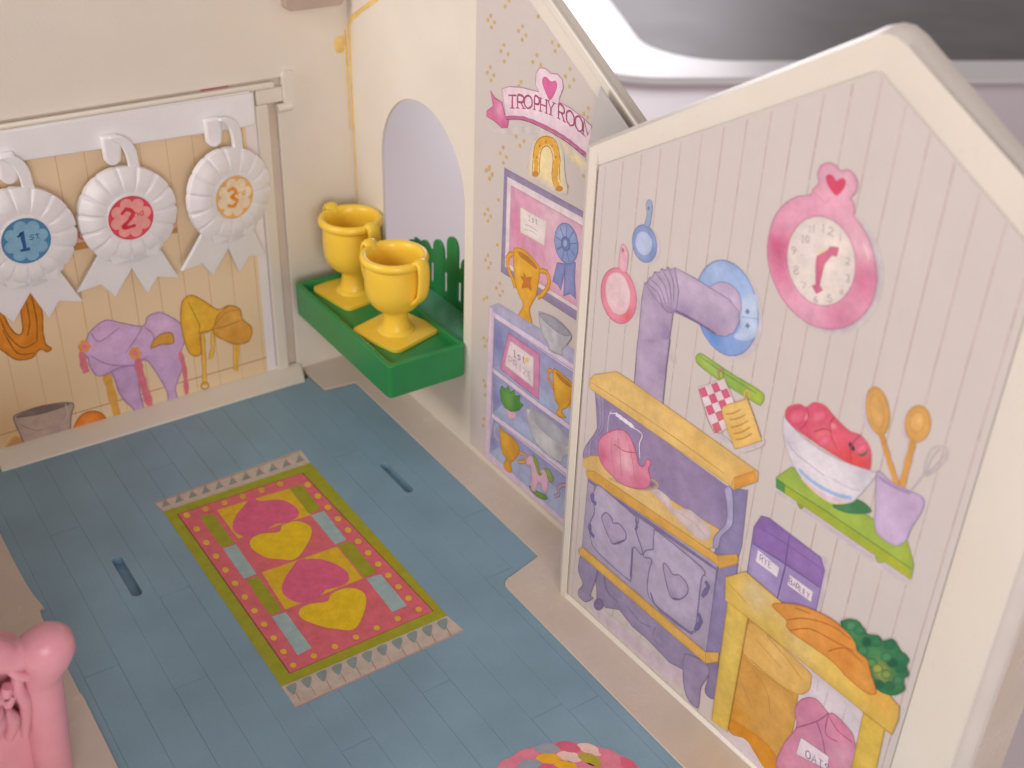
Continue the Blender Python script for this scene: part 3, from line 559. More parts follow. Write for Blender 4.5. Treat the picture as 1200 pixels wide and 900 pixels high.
('f',(77,134,88),1,[9755,10087,10375,10677,10847,10600,10284,10174],[(10.35,10.469,0.276,(49,120,80),0.8)],None,0)]),
('k','printed_apple_bowl','striped white bowl of red apples printed on the wall',[
('f',(221,96,120),1,[7898,11682,7939,11951,8253,12206,8467,12236,8663,12476,8981,12556,9298,12422,9758,12290,10094,12342,10370,12210,10512,11919,10489,11540,9969,11454,9371,11437,8666,11464,8079,11519],[(8.251,11.919,0.43,(212,80,125),0.9),(9.777,11.64,0.546,(222,75,61),0.95),(9.15,11.74,0.348,(232,142,135),0.7),(10.138,12.131,0.299,(226,142,178),0.8),(8.804,12.257,0.417,(226,98,133),0.8),(10.287,11.658,0.335,(218,82,67),0.8)],None,0),
('s',(218,131,106),1,[7898,11682,7939,11951,8253,12206,8467,12236,8663,12476,8981,12556,9298,12422,9758,12290,10094,12342,10370,12210,10512,11919,10489,11540,9969,11454,9371,11437,8666,11464,8079,11519],0.0212,1),
('f',(237,154,166),1,[8597,12066,8622,12038,8636,12004,8638,11965,8627,11925,8605,11889,8574,11861,8537,11841,8497,11834,8458,11839,8425,11856,8400,11884,8385,11919,8384,11958,8395,11998,8417,12033,8448,12062,8486,12081,8525,12088,8564,12083],[],((222,98,120),0.113,1),0),
('f',(237,154,166),1,[9408,12261,9433,12234,9446,12200,9449,12162,9439,12124,9419,12089,9390,12061,9354,12043,9316,12036,9279,12041,9246,12058,9222,12085,9208,12119,9206,12157,9216,12195,9236,12230,9266,12258,9302,12276,9340,12283,9376,12278],[],((222,98,120),0.109,1),0),
('f',(237,154,166),1,[9253,11750,9278,11723,9292,11688,9294,11649,9284,11610,9264,11574,9234,11545,9197,11526,9159,11518,9121,11523,9088,11540,9063,11567,9049,11602,9047,11641,9057,11680,9078,11716,9108,11745,9145,11764,9183,11771,9221,11766],[],((222,98,120),0.111,1),0),
('f',(69,72,78),1,[9975,11985,10000,11960,10019,11933,10029,11905,10030,11879,10021,11858,10003,11844,9978,11838,9949,11841,9917,11852,9887,11871,9862,11895,9843,11923,9833,11951,9832,11976,9841,11997,9859,12012,9884,12018,9914,12015,9945,12003],[],None,0),
('f',(68,111,78),1,[10348,12003,10350,11970,10341,11933,10321,11897,10292,11864,10258,11839,10222,11823,10187,11818,10156,11825,10133,11842,10120,11870,10119,11903,10128,11940,10149,11977,10177,12009,10211,12035,10248,12050,10283,12055,10313,12048,10336,12030],[],None,0),
('f',(62,127,87),1,[10365,12055,10367,12034,10364,12013,10356,11993,10344,11976,10329,11964,10313,11958,10297,11958,10282,11965,10271,11978,10264,11996,10262,12016,10265,12037,10273,12057,10285,12074,10300,12086,10316,12092,10332,12092,10346,12085,10358,12072],[],None,0),
('s',(184,72,92),1,[8467,12236,8584,12059,8536,11774,8408,11558],0.0285,0),
('s',(184,72,92),1,[9298,12422,9228,12132,9353,11849,9550,11650],0.0276,0),
('s',(184,72,92),1,[8829,11723,9100,11961,9319,12000],0.0277,0),
('s',(184,72,92),1,[10094,12342,9964,12100,9919,11794,10016,11568],0.027,0),
('f',(231,125,149),1,[8450,12078,8481,12037,8490,11978,8478,11907,8445,11831,8394,11756,8330,11691,8260,11642,8189,11613,8126,11608,8076,11627,8045,11669,8036,11729,8049,11802,8083,11879,8135,11953,8200,12018,8270,12066,8339,12093,8401,12097],[],((222,96,120),0.168,1),0),
('f',(231,125,149),1,[9046,12410,9078,12367,9088,12307,9077,12234,9044,12155,8993,12079,8928,12012,8856,11962,8785,11933,8720,11928,8669,11949,8637,11992,8626,12054,8639,12129,8673,12208,8726,12284,8791,12350,8862,12399,8933,12427,8996,12430],[],((222,96,120),0.173,1),0),
('f',(231,125,149),1,[9325,11840,9352,11805,9361,11753,9351,11691,9324,11625,9282,11560,9229,11503,9170,11460,9111,11435,9057,11430,9015,11447,8988,11483,8979,11535,8989,11598,9017,11665,9060,11730,9113,11787,9172,11829,9231,11853,9283,11857],[],((222,96,120),0.145,1),0),
('f',(231,125,149),1,[10322,12189,10344,12159,10352,12116,10345,12065,10324,12009,10291,11956,10248,11909,10201,11873,10153,11853,10109,11849,10074,11864,10052,11894,10043,11937,10051,11990,10072,12045,10106,12099,10149,12146,10197,12181,10244,12200,10287,12203],[],((222,96,120),0.12,1),0),
('f',(225,220,229),1,[7865,11606,7998,11045,8343,10572,8817,10254,9370,10129,9753,10161,10204,10450,10401,10752,10691,11479,10735,11647,10639,11631,9969,11454,9234,11364,8477,11422,8021,11560],[(8.159,11.212,0.44,(203,195,210),0.8),(9.577,10.869,0.633,(238,233,238),0.8),(10.44,11.325,0.403,(196,193,203),0.8),(8.884,11.189,0.429,(229,227,234),0.5)],None,0),
('s',(187,181,196),1,[7865,11606,7998,11045,8343,10572,8817,10254,9370,10129,9753,10161,10204,10450,10401,10752,10691,11479,10735,11647,10639,11631,9969,11454,9234,11364,8477,11422,8021,11560],0.0219,1),
('s',(183,177,194),1,[8114,11038,8395,10865,9054,10774,9373,10745],0.0287,0),
('s',(196,193,208),1,[9591,10804,10114,10835,10448,10985],0.0276,0),
('s',(165,190,228),1,[8605,10488,8979,10392,9453,10392,9896,10476,10239,10620],0.1074,0),
('s',(228,200,211),1,[8725,10304,9101,10202,9568,10224,9998,10363],0.0859,0),
('s',(243,209,149),1,[8868,10240,9275,10130,9740,10153,10155,10404],0.0285,0)]),
('k','printed_utensil_cup','mauve cup holding two wooden spoons and a whisk printed on the wall',[
('f',(205,191,205),1,[10630,13267,10683,13100,10703,12928,10688,12768,10639,12636,10559,12544,10457,12503,10343,12517,10228,12585,10123,12700,10040,12851,9987,13023,9969,13197,9987,13357,10039,13487,10120,13574,10222,13611,10334,13595,10447,13527,10548,13414],[],((209,202,201),0.076,1),0),
('f',(205,191,205),1,[11659,13429,11664,13287,11640,13145,11588,13016,11513,12914,11422,12849,11323,12827,11228,12852,11145,12920,11083,13026,11049,13159,11044,13304,11071,13447,11126,13575,11202,13674,11293,13736,11390,13754,11483,13728,11563,13661,11624,13558],[],((209,202,201),0.072,1),0),
('f',(220,170,97),1,[10654,13361,10713,13193,10740,13023,10734,12866,10694,12738,10623,12651,10529,12614,10421,12632,10308,12704,10204,12821,10118,12973,10059,13144,10033,13317,10042,13474,10084,13600,10156,13683,10251,13716,10358,13695,10467,13624,10569,13509],[(10.281,13.296,0.255,(229,188,118),0.7)],None,0),
('s',(199,144,77),1,[10654,13361,10713,13193,10740,13023,10734,12866,10694,12738,10623,12651,10529,12614,10421,12632,10308,12704,10204,12821,10118,12973,10059,13144,10033,13317,10042,13474,10084,13600,10156,13683,10251,13716,10358,13695,10467,13624,10569,13509],0.0207,1),
('s',(215,157,83),1,[10605,12686,10938,12185,11320,11656],0.1543,0),
('f',(220,173,104),1,[10529,13261,10573,13142,10597,13023,10598,12915,10576,12829,10534,12774,10476,12754,10406,12773,10333,12829,10263,12916,10203,13025,10159,13146,10136,13266,10136,13373,10158,13458,10201,13512,10259,13530,10328,13510,10401,13454,10470,13369],[],None,0),
('s',(204,151,84),1,[10529,13261,10573,13142,10597,13023,10598,12915,10576,12829,10534,12774,10476,12754,10406,12773,10333,12829,10263,12916,10203,13025,10159,13146,10136,13266,10136,13373,10158,13458,10201,13512,10259,13530,10328,13510,10401,13454,10470,13369],0.0155,1),
('f',(220,170,97),1,[11722,13529,11728,13388,11704,13246,11653,13119,11578,13017,11487,12952,11390,12931,11295,12956,11212,13025,11151,13130,11116,13262,11112,13406,11138,13549,11192,13675,11268,13774,11358,13835,11454,13853,11547,13827,11627,13760,11687,13657],[],None,0),
('s',(199,144,77),1,[11722,13529,11728,13388,11704,13246,11653,13119,11578,13017,11487,12952,11390,12931,11295,12956,11212,13025,11151,13130,11116,13262,11112,13406,11138,13549,11192,13675,11268,13774,11358,13835,11454,13853,11547,13827,11627,13760,11687,13657],0.0198,1),
('f',(225,177,108),1,[11573,13512,11576,13432,11562,13351,11531,13279,11488,13221,11436,13185,11380,13173,11325,13186,11278,13225,11243,13284,11223,13358,11221,13440,11236,13521,11267,13593,11310,13649,11363,13685,11418,13696,11472,13682,11518,13643,11553,13585],[],None,0),
('s',(202,149,83),1,[11573,13512,11576,13432,11562,13351,11531,13279,11488,13221,11436,13185,11380,13173,11325,13186,11278,13225,11243,13284,11223,13358,11221,13440,11236,13521,11267,13593,11310,13649,11363,13685,11418,13696,11472,13682,11518,13643,11553,13585],0.0147,1),
('s',(215,159,86),1,[11423,12992,11427,12407,11430,11655],0.1567,0),
('s',(196,184,192),1,[11668,11735,11863,12265,11974,12467],0.0433,0),
('s',(196,184,192),1,[11863,12265,11841,12720,11941,13075,12189,13218,12296,13055,12193,12732,11956,12288],0.0237,0),
('s',(196,184,192),1,[11891,12283,11953,12787,12087,13127],0.0243,0),
('s',(196,184,192),1,[11911,12281,12103,12711,12246,13123],0.0242,0),
('f',(202,180,214),1,[10747,11598,10812,11736,11067,11668,11358,11667,11674,11711,11932,11749,12052,11647,12041,11334,11916,10827,11875,10454,11782,10274,11648,10138,11318,10096,11037,10240,10907,10828],[(11.702,11.339,0.384,(191,166,204),0.6),(11.35,10.537,0.465,(211,189,221),0.7),(10.951,11.286,0.264,(191,170,206),0.6)],None,0),
('s',(166,146,183),1,[10747,11598,10812,11736,11067,11668,11358,11667,11674,11711,11932,11749,12052,11647,12041,11334,11916,10827,11875,10454,11782,10274,11648,10138,11318,10096,11037,10240,10907,10828],0.0202,1),
('f',(167,148,183),1,[10772,11613,11076,11632,11365,11642,11677,11699,11634,11603,11305,11550,10961,11532],[],None,0)]),
('k','printed_grain_boxes','two mauve grain boxes printed on the wall',[
('f',(200,186,203),1,[9794,8402,10019,8464,10098,7945,10091,6853,9956,6800],[],((209,202,201),0.071,1),0),
('f',(163,145,196),0,[7614,6241,7566,7967,7749,8443,7981,8536,9775,8445,9952,8168,9970,6780,9102,6302,8681,6107],[(7.963,6.701,0.693,(174,163,206),0.7),(9.274,6.943,0.659,(154,134,187),0.7)],None,0),
('s',(120,103,156),0,[7614,6241,7566,7967,7749,8443,7981,8536,9775,8445,9952,8168,9970,6780,9102,6302,8681,6107],0.0285,1),
('f',(147,116,179),0,[7607,7423,7566,7967,7749,8443,7981,8536,9775,8445,9952,8168,9952,7565],[(8.216,8.088,0.568,(131,103,170),0.8),(9.435,8.052,0.546,(158,128,189),0.7)],None,0),
('s',(112,95,152),0,[7627,7427,8841,7552,9932,7570],0.0376,0),
('s',(110,91,147),0,[8718,8428,8782,7440,8732,6167],0.0378,0),
('s',(125,100,161),0,[7612,8058,8719,8137,9821,8152],0.0279,0),
('f',(233,225,236),0,[7834,7357,8608,7286,8593,6951,7827,6955],[],None,0),
('f',(236,225,234),0,[8974,7307,9756,7301,9770,6971,8965,6958],[],None,0),
('s',(134,109,153),1,[7954,7075,7938,7267,8009,7267,8038,7221,8017,7171,7946,7171],0.0253,0),
('s',(134,109,153),1,[7992,7171,8056,7075],0.0254,0),
('s',(134,109,153),0,[8090,7267,8149,7162,8190,7267],0.0253,0),
('s',(134,109,153),0,[8149,7162,8157,7076],0.0253,0),
('s',(134,109,153),0,[8358,7077,8257,7076,8240,7267,8340,7267],0.0251,0),
('s',(134,109,153),0,[8249,7172,8329,7172],0.0251,0),
('s',(134,109,153),1,[9009,7041,8992,7220,9051,7218,9071,7182,9059,7132,9000,7134],0.0245,0),
('s',(134,109,153),1,[9059,7132,9089,7088,9072,7039,9009,7041],0.0246,0),
('s',(134,109,153),0,[9131,7037,9156,7214,9215,7034],0.0244,0),
('s',(134,109,153),0,[9141,7108,9191,7106],0.0244,0),
('s',(134,109,153),1,[9253,7033,9235,7211,9294,7209,9319,7166,9303,7120,9244,7122],0.0243,0),
('s',(134,109,153),1,[9282,7121,9336,7030],0.0244,0),
('s',(134,109,153),0,[9356,7207,9374,7029,9449,7027],0.0243,0),
('s',(134,109,153),0,[9577,7022,9494,7025,9476,7202,9559,7199],0.0241,0),
('s',(134,109,153),0,[9485,7114,9551,7111],0.0241,0),
('s',(134,109,153),0,[9596,7198,9647,7099,9678,7195],0.0241,0),
('s',(134,109,153),0,[9647,7099,9655,7020],0.0241,0)]),
('k','printed_feed_table','yellow table with hay and sacks below printed on the wall',[
('f',(218,209,217),0,[7904,5010,11970,4953,12096,2813,8146,-1085,7492,490],[],None,0),
('s',(196,184,190),0,[10859,4665,10831,3985],0.0289,0),
('s',(196,184,190),0,[11467,4663,11451,4105],0.0283,0),
('s',(196,184,190),0,[10501,4788,10539,4387],0.0289,0),
('f',(215,166,84),1,[7879,4848,8853,4939,9851,4232,10032,3382,10088,2512,9957,1678,9910,718,9169,531,8651,786,7912,623,7778,2929],[(8.686,3.003,0.847,(206,150,63),0.8),(9.346,1.945,0.745,(215,163,82),0.7),(8.203,3.744,0.634,(202,141,61),0.7),(8.185,1.369,0.559,(219,150,42),0.8)],None,0),
('s',(193,139,67),1,[7879,4848,8853,4939,9851,4232,10032,3382,10088,2512,9957,1678,9910,718,9169,531,8651,786,7912,623,7778,2929],0.0336,1),
('f',(219,148,42),1,[8009,1024,9022,1282,9605,1221,10022,828,9501,316,8717,748,7969,576],[],None,0),
('f',(227,184,104),1,[7972,4832,8745,4940,10116,4829,10288,4605,10274,4199,9943,3799,9122,3608,7986,3680],[(9.022,4.639,0.503,(236,200,127),0.7),(8.4,4.466,0.516,(218,170,88),0.6)],None,0),
('s',(201,149,79),1,[7972,4832,8745,4940,10116,4829,10288,4605,10274,4199,9943,3799,9122,3608,7986,3680],0.0313,1),
('s',(198,145,78),1,[7986,3680,8895,3642,9872,3636],0.0311,0),
('s',(198,145,78),1,[8400,4466,9322,4226],0.0302,0),
('s',(198,145,78),1,[8376,3431,9012,3055,9266,2346],0.0314,0),
('s',(198,145,78),1,[8647,4884,9445,4659,10027,4383],0.0298,0),
('s',(198,145,78),1,[8056,2695,8647,2027],0.0326,0),
('f',(215,144,173),1,[9976,783,9904,1724,10179,2689,10016,3254,10160,3766,10554,4136,11023,4025,11176,4141,11606,4071,11906,3866,12021,2797],[(10.091,1.566,0.63,(226,153,174),0.6),(10.49,3.679,0.393,(204,117,159),0.7),(11.474,3.795,0.38,(216,115,142),0.9),(11.04,3.053,0.589,(193,128,166),0.8),(11.747,3.042,0.479,(221,175,194),0.7)],None,0),
('s',(184,111,146),1,[9976,783,9904,1724,10179,2689,10016,3254,10160,3766,10554,4136,11023,4025,11176,4141,11606,4071,11906,3866,12021,2797],0.031,1),
('s',(173,101,138),1,[10179,2689,10745,3460,11023,4025],0.0392,0),
('s',(173,101,138),1,[11023,4025,11082,3319,11477,3351],0.0389,0),
('s',(173,101,138),1,[11040,3952,11392,3719,11880,3730],0.0381,0),
('s',(173,101,138),1,[10745,3460,11040,3053,11252,2565],0.0393,0),
('f',(236,222,234),0,[10388,2511,11352,2662,11401,2175,10367,1807],[],None,0),
('s',(177,141,166),0,[10388,2511,11352,2662,11401,2175,10367,1807],0.0248,1),
('s',(123,102,141),1,[10749,1994,10677,2039,10655,2119,10658,2204,10715,2268,10786,2223,10808,2143,10806,2059,10749,1994],0.0303,0),
('s',(123,102,141),0,[10889,2016,10931,2301,11041,2040],0.0301,0),
('s',(123,102,141),0,[10906,2130,10997,2145],0.0302,0),
('s',(123,102,141),0,[11070,2322,11220,2345],0.0298,0),
('s',(123,102,141),0,[11145,2333,11180,2062],0.03,0),
('s',(123,102,141),1,[11429,2335,11357,2365,11303,2297,11374,2236,11450,2174,11392,2096,11317,2125],0.0297,0),
('f',(227,197,96),0,[7154,5063,7921,5099,7941,461,7315,354],[(7.522,1.018,0.689,(220,186,78),0.6)],None,0),
('s',(201,162,76),0,[7154,5063,7921,5099,7941,461,7315,354],0.0368,1),
('f',(223,190,85),0,[11977,4927,12629,5054,12731,3216,12076,2564],[],None,0),
('s',(197,155,71),0,[11977,4927,12629,5054,12731,3216,12076,2564],0.0296,1),
('f',(227,193,96),0,[6937,5751,7579,6426,7827,6395,12437,6041,12847,5894,12908,5517,12852,4923,11972,4944,7904,5010,7049,5005],[(8.124,5.877,0.603,(220,213,198),0.9),(9.125,5.691,0.782,(220,215,207),0.95),(10.003,5.441,0.573,(226,208,159),0.7),(12.331,5.744,0.7,(226,164,73),0.8),(7.307,5.482,0.521,(231,197,90),0.8),(11.523,5.244,0.639,(229,193,85),0.7)],None,0),
('s',(201,154,72),0,[6937,5751,7579,6426,7827,6395,12437,6041,12847,5894,12908,5517,12852,4923,11972,4944,7904,5010,7049,5005],0.0276,1),
('s',(207,161,81),1,[7029,5623,7407,5556,7823,5437],0.0311,0),
('s',(193,139,63),0,[11941,4916,12712,4941,12884,4974],0.0265,0)]),
('k','printed_carrots','bunch of orange carrots with green tops printed on the wall',[
('f',(56,124,82),1,[10794,6978,10827,7162,11025,7355,11246,7430,11409,7284,11574,7278,11838,7449,11963,7374,12214,7634,12370,7567,12500,7461,12734,7422,12731,7167,12845,6990,12740,6724,12850,6501,12604,6086,12198,5915,11875,6117,11363,6552],[(11.177,7.101,0.351,(83,156,100),0.8),(12.182,6.528,0.293,(212,190,83),0.95),(12.336,7.151,0.421,(50,124,87),0.8),(11.853,6.951,0.344,(98,165,100),0.7),(12.572,6.561,0.339,(82,138,90),0.8)],None,0),
('s',(50,111,77),1,[10794,6978,10827,7162,11025,7355,11246,7430,11409,7284,11574,7278,11838,7449,11963,7374,12214,7634,12370,7567,12500,7461,12734,7422,12731,7167,12845,6990,12740,6724,12850,6501,12604,6086,12198,5915,11875,6117,11363,6552],0.0199,1),
('f',(85,152,104),1,[10916,7024,10932,7195,11019,7302,11122,7333,11214,7297,11195,7144,11101,7031,11001,6981],[],((47,111,77),0.071,0.8),0),
('f',(69,136,92),1,[11166,7072,11181,7242,11266,7348,11368,7379,11459,7343,11441,7191,11349,7079,11250,7030],[],((47,111,77),0.07,0.8),0),
('f',(38,97,70),1,[11455,6906,11469,7076,11552,7182,11653,7214,11743,7178,11726,7026,11636,6913,11538,6864],[],((47,111,77),0.07,0.8),0),
('f',(71,140,94),1,[11399,6560,11413,6733,11498,6841,11600,6874,11690,6839,11673,6685,11581,6570,11483,6519],[],((47,111,77),0.071,0.8),0),
('f',(60,129,89),1,[11683,7090,11697,7258,11779,7363,11878,7393,11967,7358,11951,7208,11862,7097,11766,7049],[],((47,111,77),0.069,0.8),0),
('f',(54,120,84),1,[12039,7280,12051,7445,12131,7548,12228,7578,12316,7542,12301,7395,12214,7286,12121,7239],[],((47,111,77),0.068,0.8),0),
('f',(60,129,89),1,[12412,7195,12423,7359,12500,7461,12596,7491,12682,7456,12668,7310,12584,7201,12492,7154],[],((47,111,77),0.067,0.8),0),
('f',(38,95,70),1,[12235,6851,12246,7019,12325,7123,12422,7155,12510,7119,12495,6970,12409,6859,12316,6810],[],((47,111,77),0.068,0.8),0),
('f',(49,115,82),1,[12494,6871,12504,7037,12582,7141,12678,7172,12764,7137,12751,6989,12666,6879,12574,6830],[],((47,111,77),0.067,0.8),0),
('f',(82,147,99),1,[12046,6893,12058,7061,12139,7166,12237,7197,12324,7162,12309,7012,12223,6901,12128,6852],[],((47,111,77),0.069,0.8),0),
('f',(76,140,97),1,[12504,6483,12515,6651,12593,6757,12689,6789,12776,6755,12762,6605,12678,6492,12585,6442],[],((47,111,77),0.068,0.8),0),
('f',(54,120,84),1,[12326,6128,12337,6299,12417,6408,12515,6441,12603,6407,12588,6254,12502,6139,12408,6087],[],((47,111,77),0.069,0.8),0),
('f',(45,104,75),1,[12054,5944,12066,6118,12148,6228,12247,6263,12337,6228,12321,6073,12233,5956,12137,5903],[],((47,111,77),0.07,0.8),0),
('f',(91,154,91),1,[11711,6415,11724,6587,11807,6695,11907,6729,11997,6693,11981,6540,11891,6425,11794,6373],[],((47,111,77),0.07,0.8),0),
('f',(135,164,86),1,[12169,6397,12181,6568,12261,6675,12359,6708,12447,6673,12433,6521,12346,6407,12251,6356],[],((47,111,77),0.069,0.8),0),
('f',(167,176,81),1,[11903,6374,11916,6546,11998,6654,12097,6687,12187,6652,12171,6499,12082,6384,11986,6333],[],((47,111,77),0.07,0.8),0),
('f',(226,155,73),1,[8684,5984,8809,6204,9535,6672,10367,6925,10941,6914,11272,6779,11395,6577,11717,6541,11874,6269,12170,5808,11912,5583,11345,5594,10637,5730,9342,5650,9186,5897],[(9.58,6.461,0.566,(230,171,87),0.7),(10.558,6.51,0.547,(220,137,55),0.8),(11.752,5.859,0.534,(228,164,82),0.8),(11.16,5.977,0.362,(214,130,54),0.7)],None,0),
('s',(201,123,52),1,[8684,5984,8809,6204,9535,6672,10367,6925,10941,6914,11272,6779,11395,6577,11717,6541,11874,6269,12170,5808,11912,5583,11345,5594,10637,5730,9342,5650,9186,5897],0.028,1),
('s',(192,114,49),1,[9220,5934,9701,6369,10503,6750,11159,6787],0.0363,0),
('s',(192,114,49),1,[9342,5650,9942,6186,10780,6382,11317,6514],0.0363,0),
('s',(192,114,49),1,[10594,5923,11060,6406,11630,6368],0.0359,0),
('s',(192,114,49),1,[9371,6486,9842,6642],0.0372,0)]),
('t','printed_gold_specks',None,[
('f',(210,179,117),1,[10287,17610,10278,17561,10228,17526,10167,17527,10131,17563,10140,17612,10190,17647,10251,17646],[],None,0),
('f',(210,179,117),1,[10134,17430,10125,17381,10075,17346,10013,17346,9976,17382,9986,17432,10036,17467,10098,17466],[],None,0),
('f',(210,179,117),1,[10506,17443,10497,17394,10448,17359,10387,17360,10351,17395,10360,17445,10409,17479,10470,17479],[],None,0),
('f',(210,179,117),1,[10342,17246,10333,17196,10283,17161,10222,17161,10185,17197,10195,17247,10245,17282,10306,17281],[],None,0),
('f',(210,179,117),1,[12081,17686,12073,17639,12028,17606,11971,17606,11936,17641,11944,17689,11989,17722,12046,17721],[],None,0),
('f',(210,179,117),1,[11868,17496,11861,17448,11815,17414,11757,17415,11722,17449,11730,17498,11776,17531,11833,17530],[],None,0),
('f',(210,179,117),1,[12282,17453,12275,17405,12230,17372,12173,17372,12138,17407,12145,17455,12191,17488,12247,17487],[],None,0),
('f',(210,179,117),1,[12083,17264,12076,17216,12030,17182,11973,17182,11938,17217,11945,17265,11991,17299,12048,17298],[],None,0),
('f',(210,179,117),1,[11086,16855,11077,16805,11029,16770,10969,16770,10933,16805,10942,16855,10990,16891,11050,16891],[],None,0),
('f',(210,179,117),1,[10927,16618,10918,16568,10870,16532,10809,16532,10773,16567,10782,16618,10831,16654,10891,16654],[],None,0),
('f',(210,179,117),1,[11332,16625,11324,16575,11276,16539,11216,16539,11180,16574,11189,16624,11237,16660,11296,16660],[],None,0),
('f',(210,179,117),1,[11138,16340,11130,16290,11081,16253,11021,16253,10985,16288,10993,16339,11042,16375,11102,16376],[],None,0),
('f',(210,179,117),1,[12903,16993,12897,16945,12852,16911,12797,16911,12762,16945,12769,16993,12813,17027,12869,17027],[],None,0),
('f',(210,179,117),1,[12691,16719,12684,16670,12639,16636,12583,16635,12548,16670,12555,16718,12600,16753,12656,16753],[],None,0),
('f',(210,179,117),1,[13128,16746,13122,16698,13078,16664,13022,16664,12988,16698,12995,16746,13039,16780,13094,16780],[],None,0),
('f',(210,179,117),1,[10329,15943,10319,15891,10268,15854,10206,15853,10169,15889,10178,15941,10229,15979,10291,15979],[],None,0),
('f',(210,179,117),1,[10160,15709,10151,15657,10099,15619,10036,15617,9999,15654,10009,15706,10060,15744,10123,15746],[],None,0),
('f',(210,179,117),1,[10541,15735,10532,15683,10481,15645,10419,15643,10382,15680,10391,15732,10442,15770,10504,15771],[],None,0),
('f',(210,179,117),1,[10387,15518,10377,15466,10327,15427,10264,15426,10226,15462,10236,15515,10287,15553,10350,15554],[],None,0),
('f',(210,179,117),1,[14607,17007,14602,16961,14561,16928,14509,16928,14476,16961,14481,17008,14522,17040,14574,17040],[],None,0),
('f',(210,179,117),1,[14404,16733,14399,16686,14358,16652,14305,16652,14271,16685,14277,16732,14318,16766,14371,16766],[],None,0),
('f',(210,179,117),1,[14837,16745,14832,16699,14792,16666,14740,16665,14707,16698,14712,16745,14752,16778,14804,16778],[],None,0),
('f',(210,179,117),1,[14635,16482,14630,16435,14589,16401,14537,16401,14503,16434,14509,16481,14549,16515,14602,16515],[],None,0),
('f',(210,179,117),1,[13655,17576,13649,17530,13607,17497,13553,17498,13520,17531,13526,17578,13568,17610,13622,17609],[],None,0),
('f',(210,179,117),1,[13983,17554,13977,17507,13935,17475,13882,17476,13849,17509,13855,17556,13896,17588,13949,17587],[],None,0),
('f',(210,179,117),1,[13827,17344,13821,17297,13779,17264,13726,17265,13692,17298,13698,17345,13740,17378,13794,17377],[],None,0),
('f',(210,179,117),1,[12875,18166,12868,18119,12825,18088,12770,18089,12736,18123,12743,18169,12786,18201,12841,18199],[],None,0),
('f',(210,179,117),1,[12106,15933,12098,15882,12052,15846,11993,15845,11957,15880,11965,15930,12012,15967,12070,15968],[],None,0),
('f',(210,179,117),1,[11989,15768,11981,15717,11934,15680,11875,15679,11839,15714,11847,15765,11894,15802,11953,15803],[],None,0),
('f',(210,179,117),1,[15600,16094,15596,16047,15557,16014,15506,16013,15473,16045,15477,16092,15517,16126,15567,16127],[],None,0),
('f',(210,179,117),1,[15402,15861,15397,15814,15358,15780,15306,15779,15273,15811,15278,15859,15318,15893,15369,15894],[],None,0),
('f',(210,179,117),1,[15608,15817,15604,15770,15565,15736,15513,15735,15481,15767,15485,15815,15524,15849,15575,15850],[],None,0),
('f',(210,179,117),1,[12172,14295,12164,14242,12116,14202,12057,14199,12020,14235,12028,14288,12076,14327,12135,14330],[],None,0),
('f',(210,179,117),1,[11937,14067,11929,14013,11880,13973,11820,13970,11783,14006,11791,14059,11840,14099,11900,14102],[],None,0),
('f',(210,179,117),1,[12395,14056,12387,14003,12340,13963,12281,13960,12244,13995,12252,14049,12299,14088,12359,14091],[],None,0),
('f',(210,179,117),1,[12175,13831,12167,13777,12119,13737,12059,13733,12022,13769,12030,13822,12078,13863,12138,13866],[],None,0),
('f',(210,179,117),1,[11219,13461,11210,13406,11160,13364,11097,13360,11059,13396,11068,13452,11119,13493,11181,13497],[],None,0),
('f',(210,179,117),1,[11040,13202,11031,13147,10980,13104,10917,13100,10878,13136,10888,13192,10939,13235,11002,13239],[],None,0),
('f',(210,179,117),1,[11410,13187,11402,13132,11352,13089,11289,13085,11252,13121,11260,13177,11311,13219,11373,13223],[],None,0),
('f',(210,179,117),1,[11246,12931,11237,12875,11186,12832,11123,12827,11085,12864,11094,12920,11145,12963,11208,12967],[],None,0),
('f',(210,179,117),1,[10426,12509,10416,12452,10364,12407,10298,12402,10259,12439,10269,12497,10323,12541,10387,12546],[],None,0),
('f',(210,179,117),1,[10233,12328,10223,12270,10170,12225,10104,12219,10065,12257,10075,12315,10129,12360,10194,12365],[],None,0),
('f',(210,179,117),1,[10592,12275,10583,12218,10530,12173,10465,12167,10426,12204,10436,12262,10489,12307,10553,12312],[],None,0),
('f',(210,179,117),1,[10443,12099,10433,12041,10380,11995,10314,11990,10275,12027,10285,12085,10339,12130,10404,12136],[],None,0),
('f',(210,179,117),1,[15594,14380,15589,14331,15549,14294,15497,14292,15464,14325,15468,14374,15508,14411,15560,14414],[],None,0),
('f',(210,179,117),1,[15408,14186,15403,14136,15362,14098,15310,14096,15276,14129,15280,14179,15321,14216,15374,14219],[],None,0),
('f',(210,179,117),1,[15604,13964,15599,13914,15559,13876,15507,13873,15473,13907,15477,13957,15518,13995,15570,13997],[],None,0),
('f',(210,179,117),1,[14663,13618,14658,13567,14615,13528,14561,13524,14526,13558,14531,13610,14574,13649,14628,13652],[],None,0),
('f',(210,179,117),1,[14844,13354,14839,13303,14797,13263,14742,13259,14707,13293,14713,13345,14755,13385,14809,13388],[],None,0),
('f',(210,179,117),1,[14691,13070,14685,13018,14642,12978,14587,12973,14552,13008,14558,13060,14601,13100,14656,13104],[],None,0),
('f',(210,179,117),1,[12734,13270,12726,13216,12679,13175,12620,13171,12583,13206,12591,13260,12638,13301,12697,13305],[],None,0),
('f',(210,179,117),1,[11087,18073,11079,18025,11032,17992,10973,17993,10937,18028,10946,18076,10993,18109,11052,18108],[],None,0),
('f',(210,179,117),1,[11292,18299,11284,18252,11237,18220,11179,18221,11143,18256,11152,18303,11199,18336,11257,18334],[],None,0),
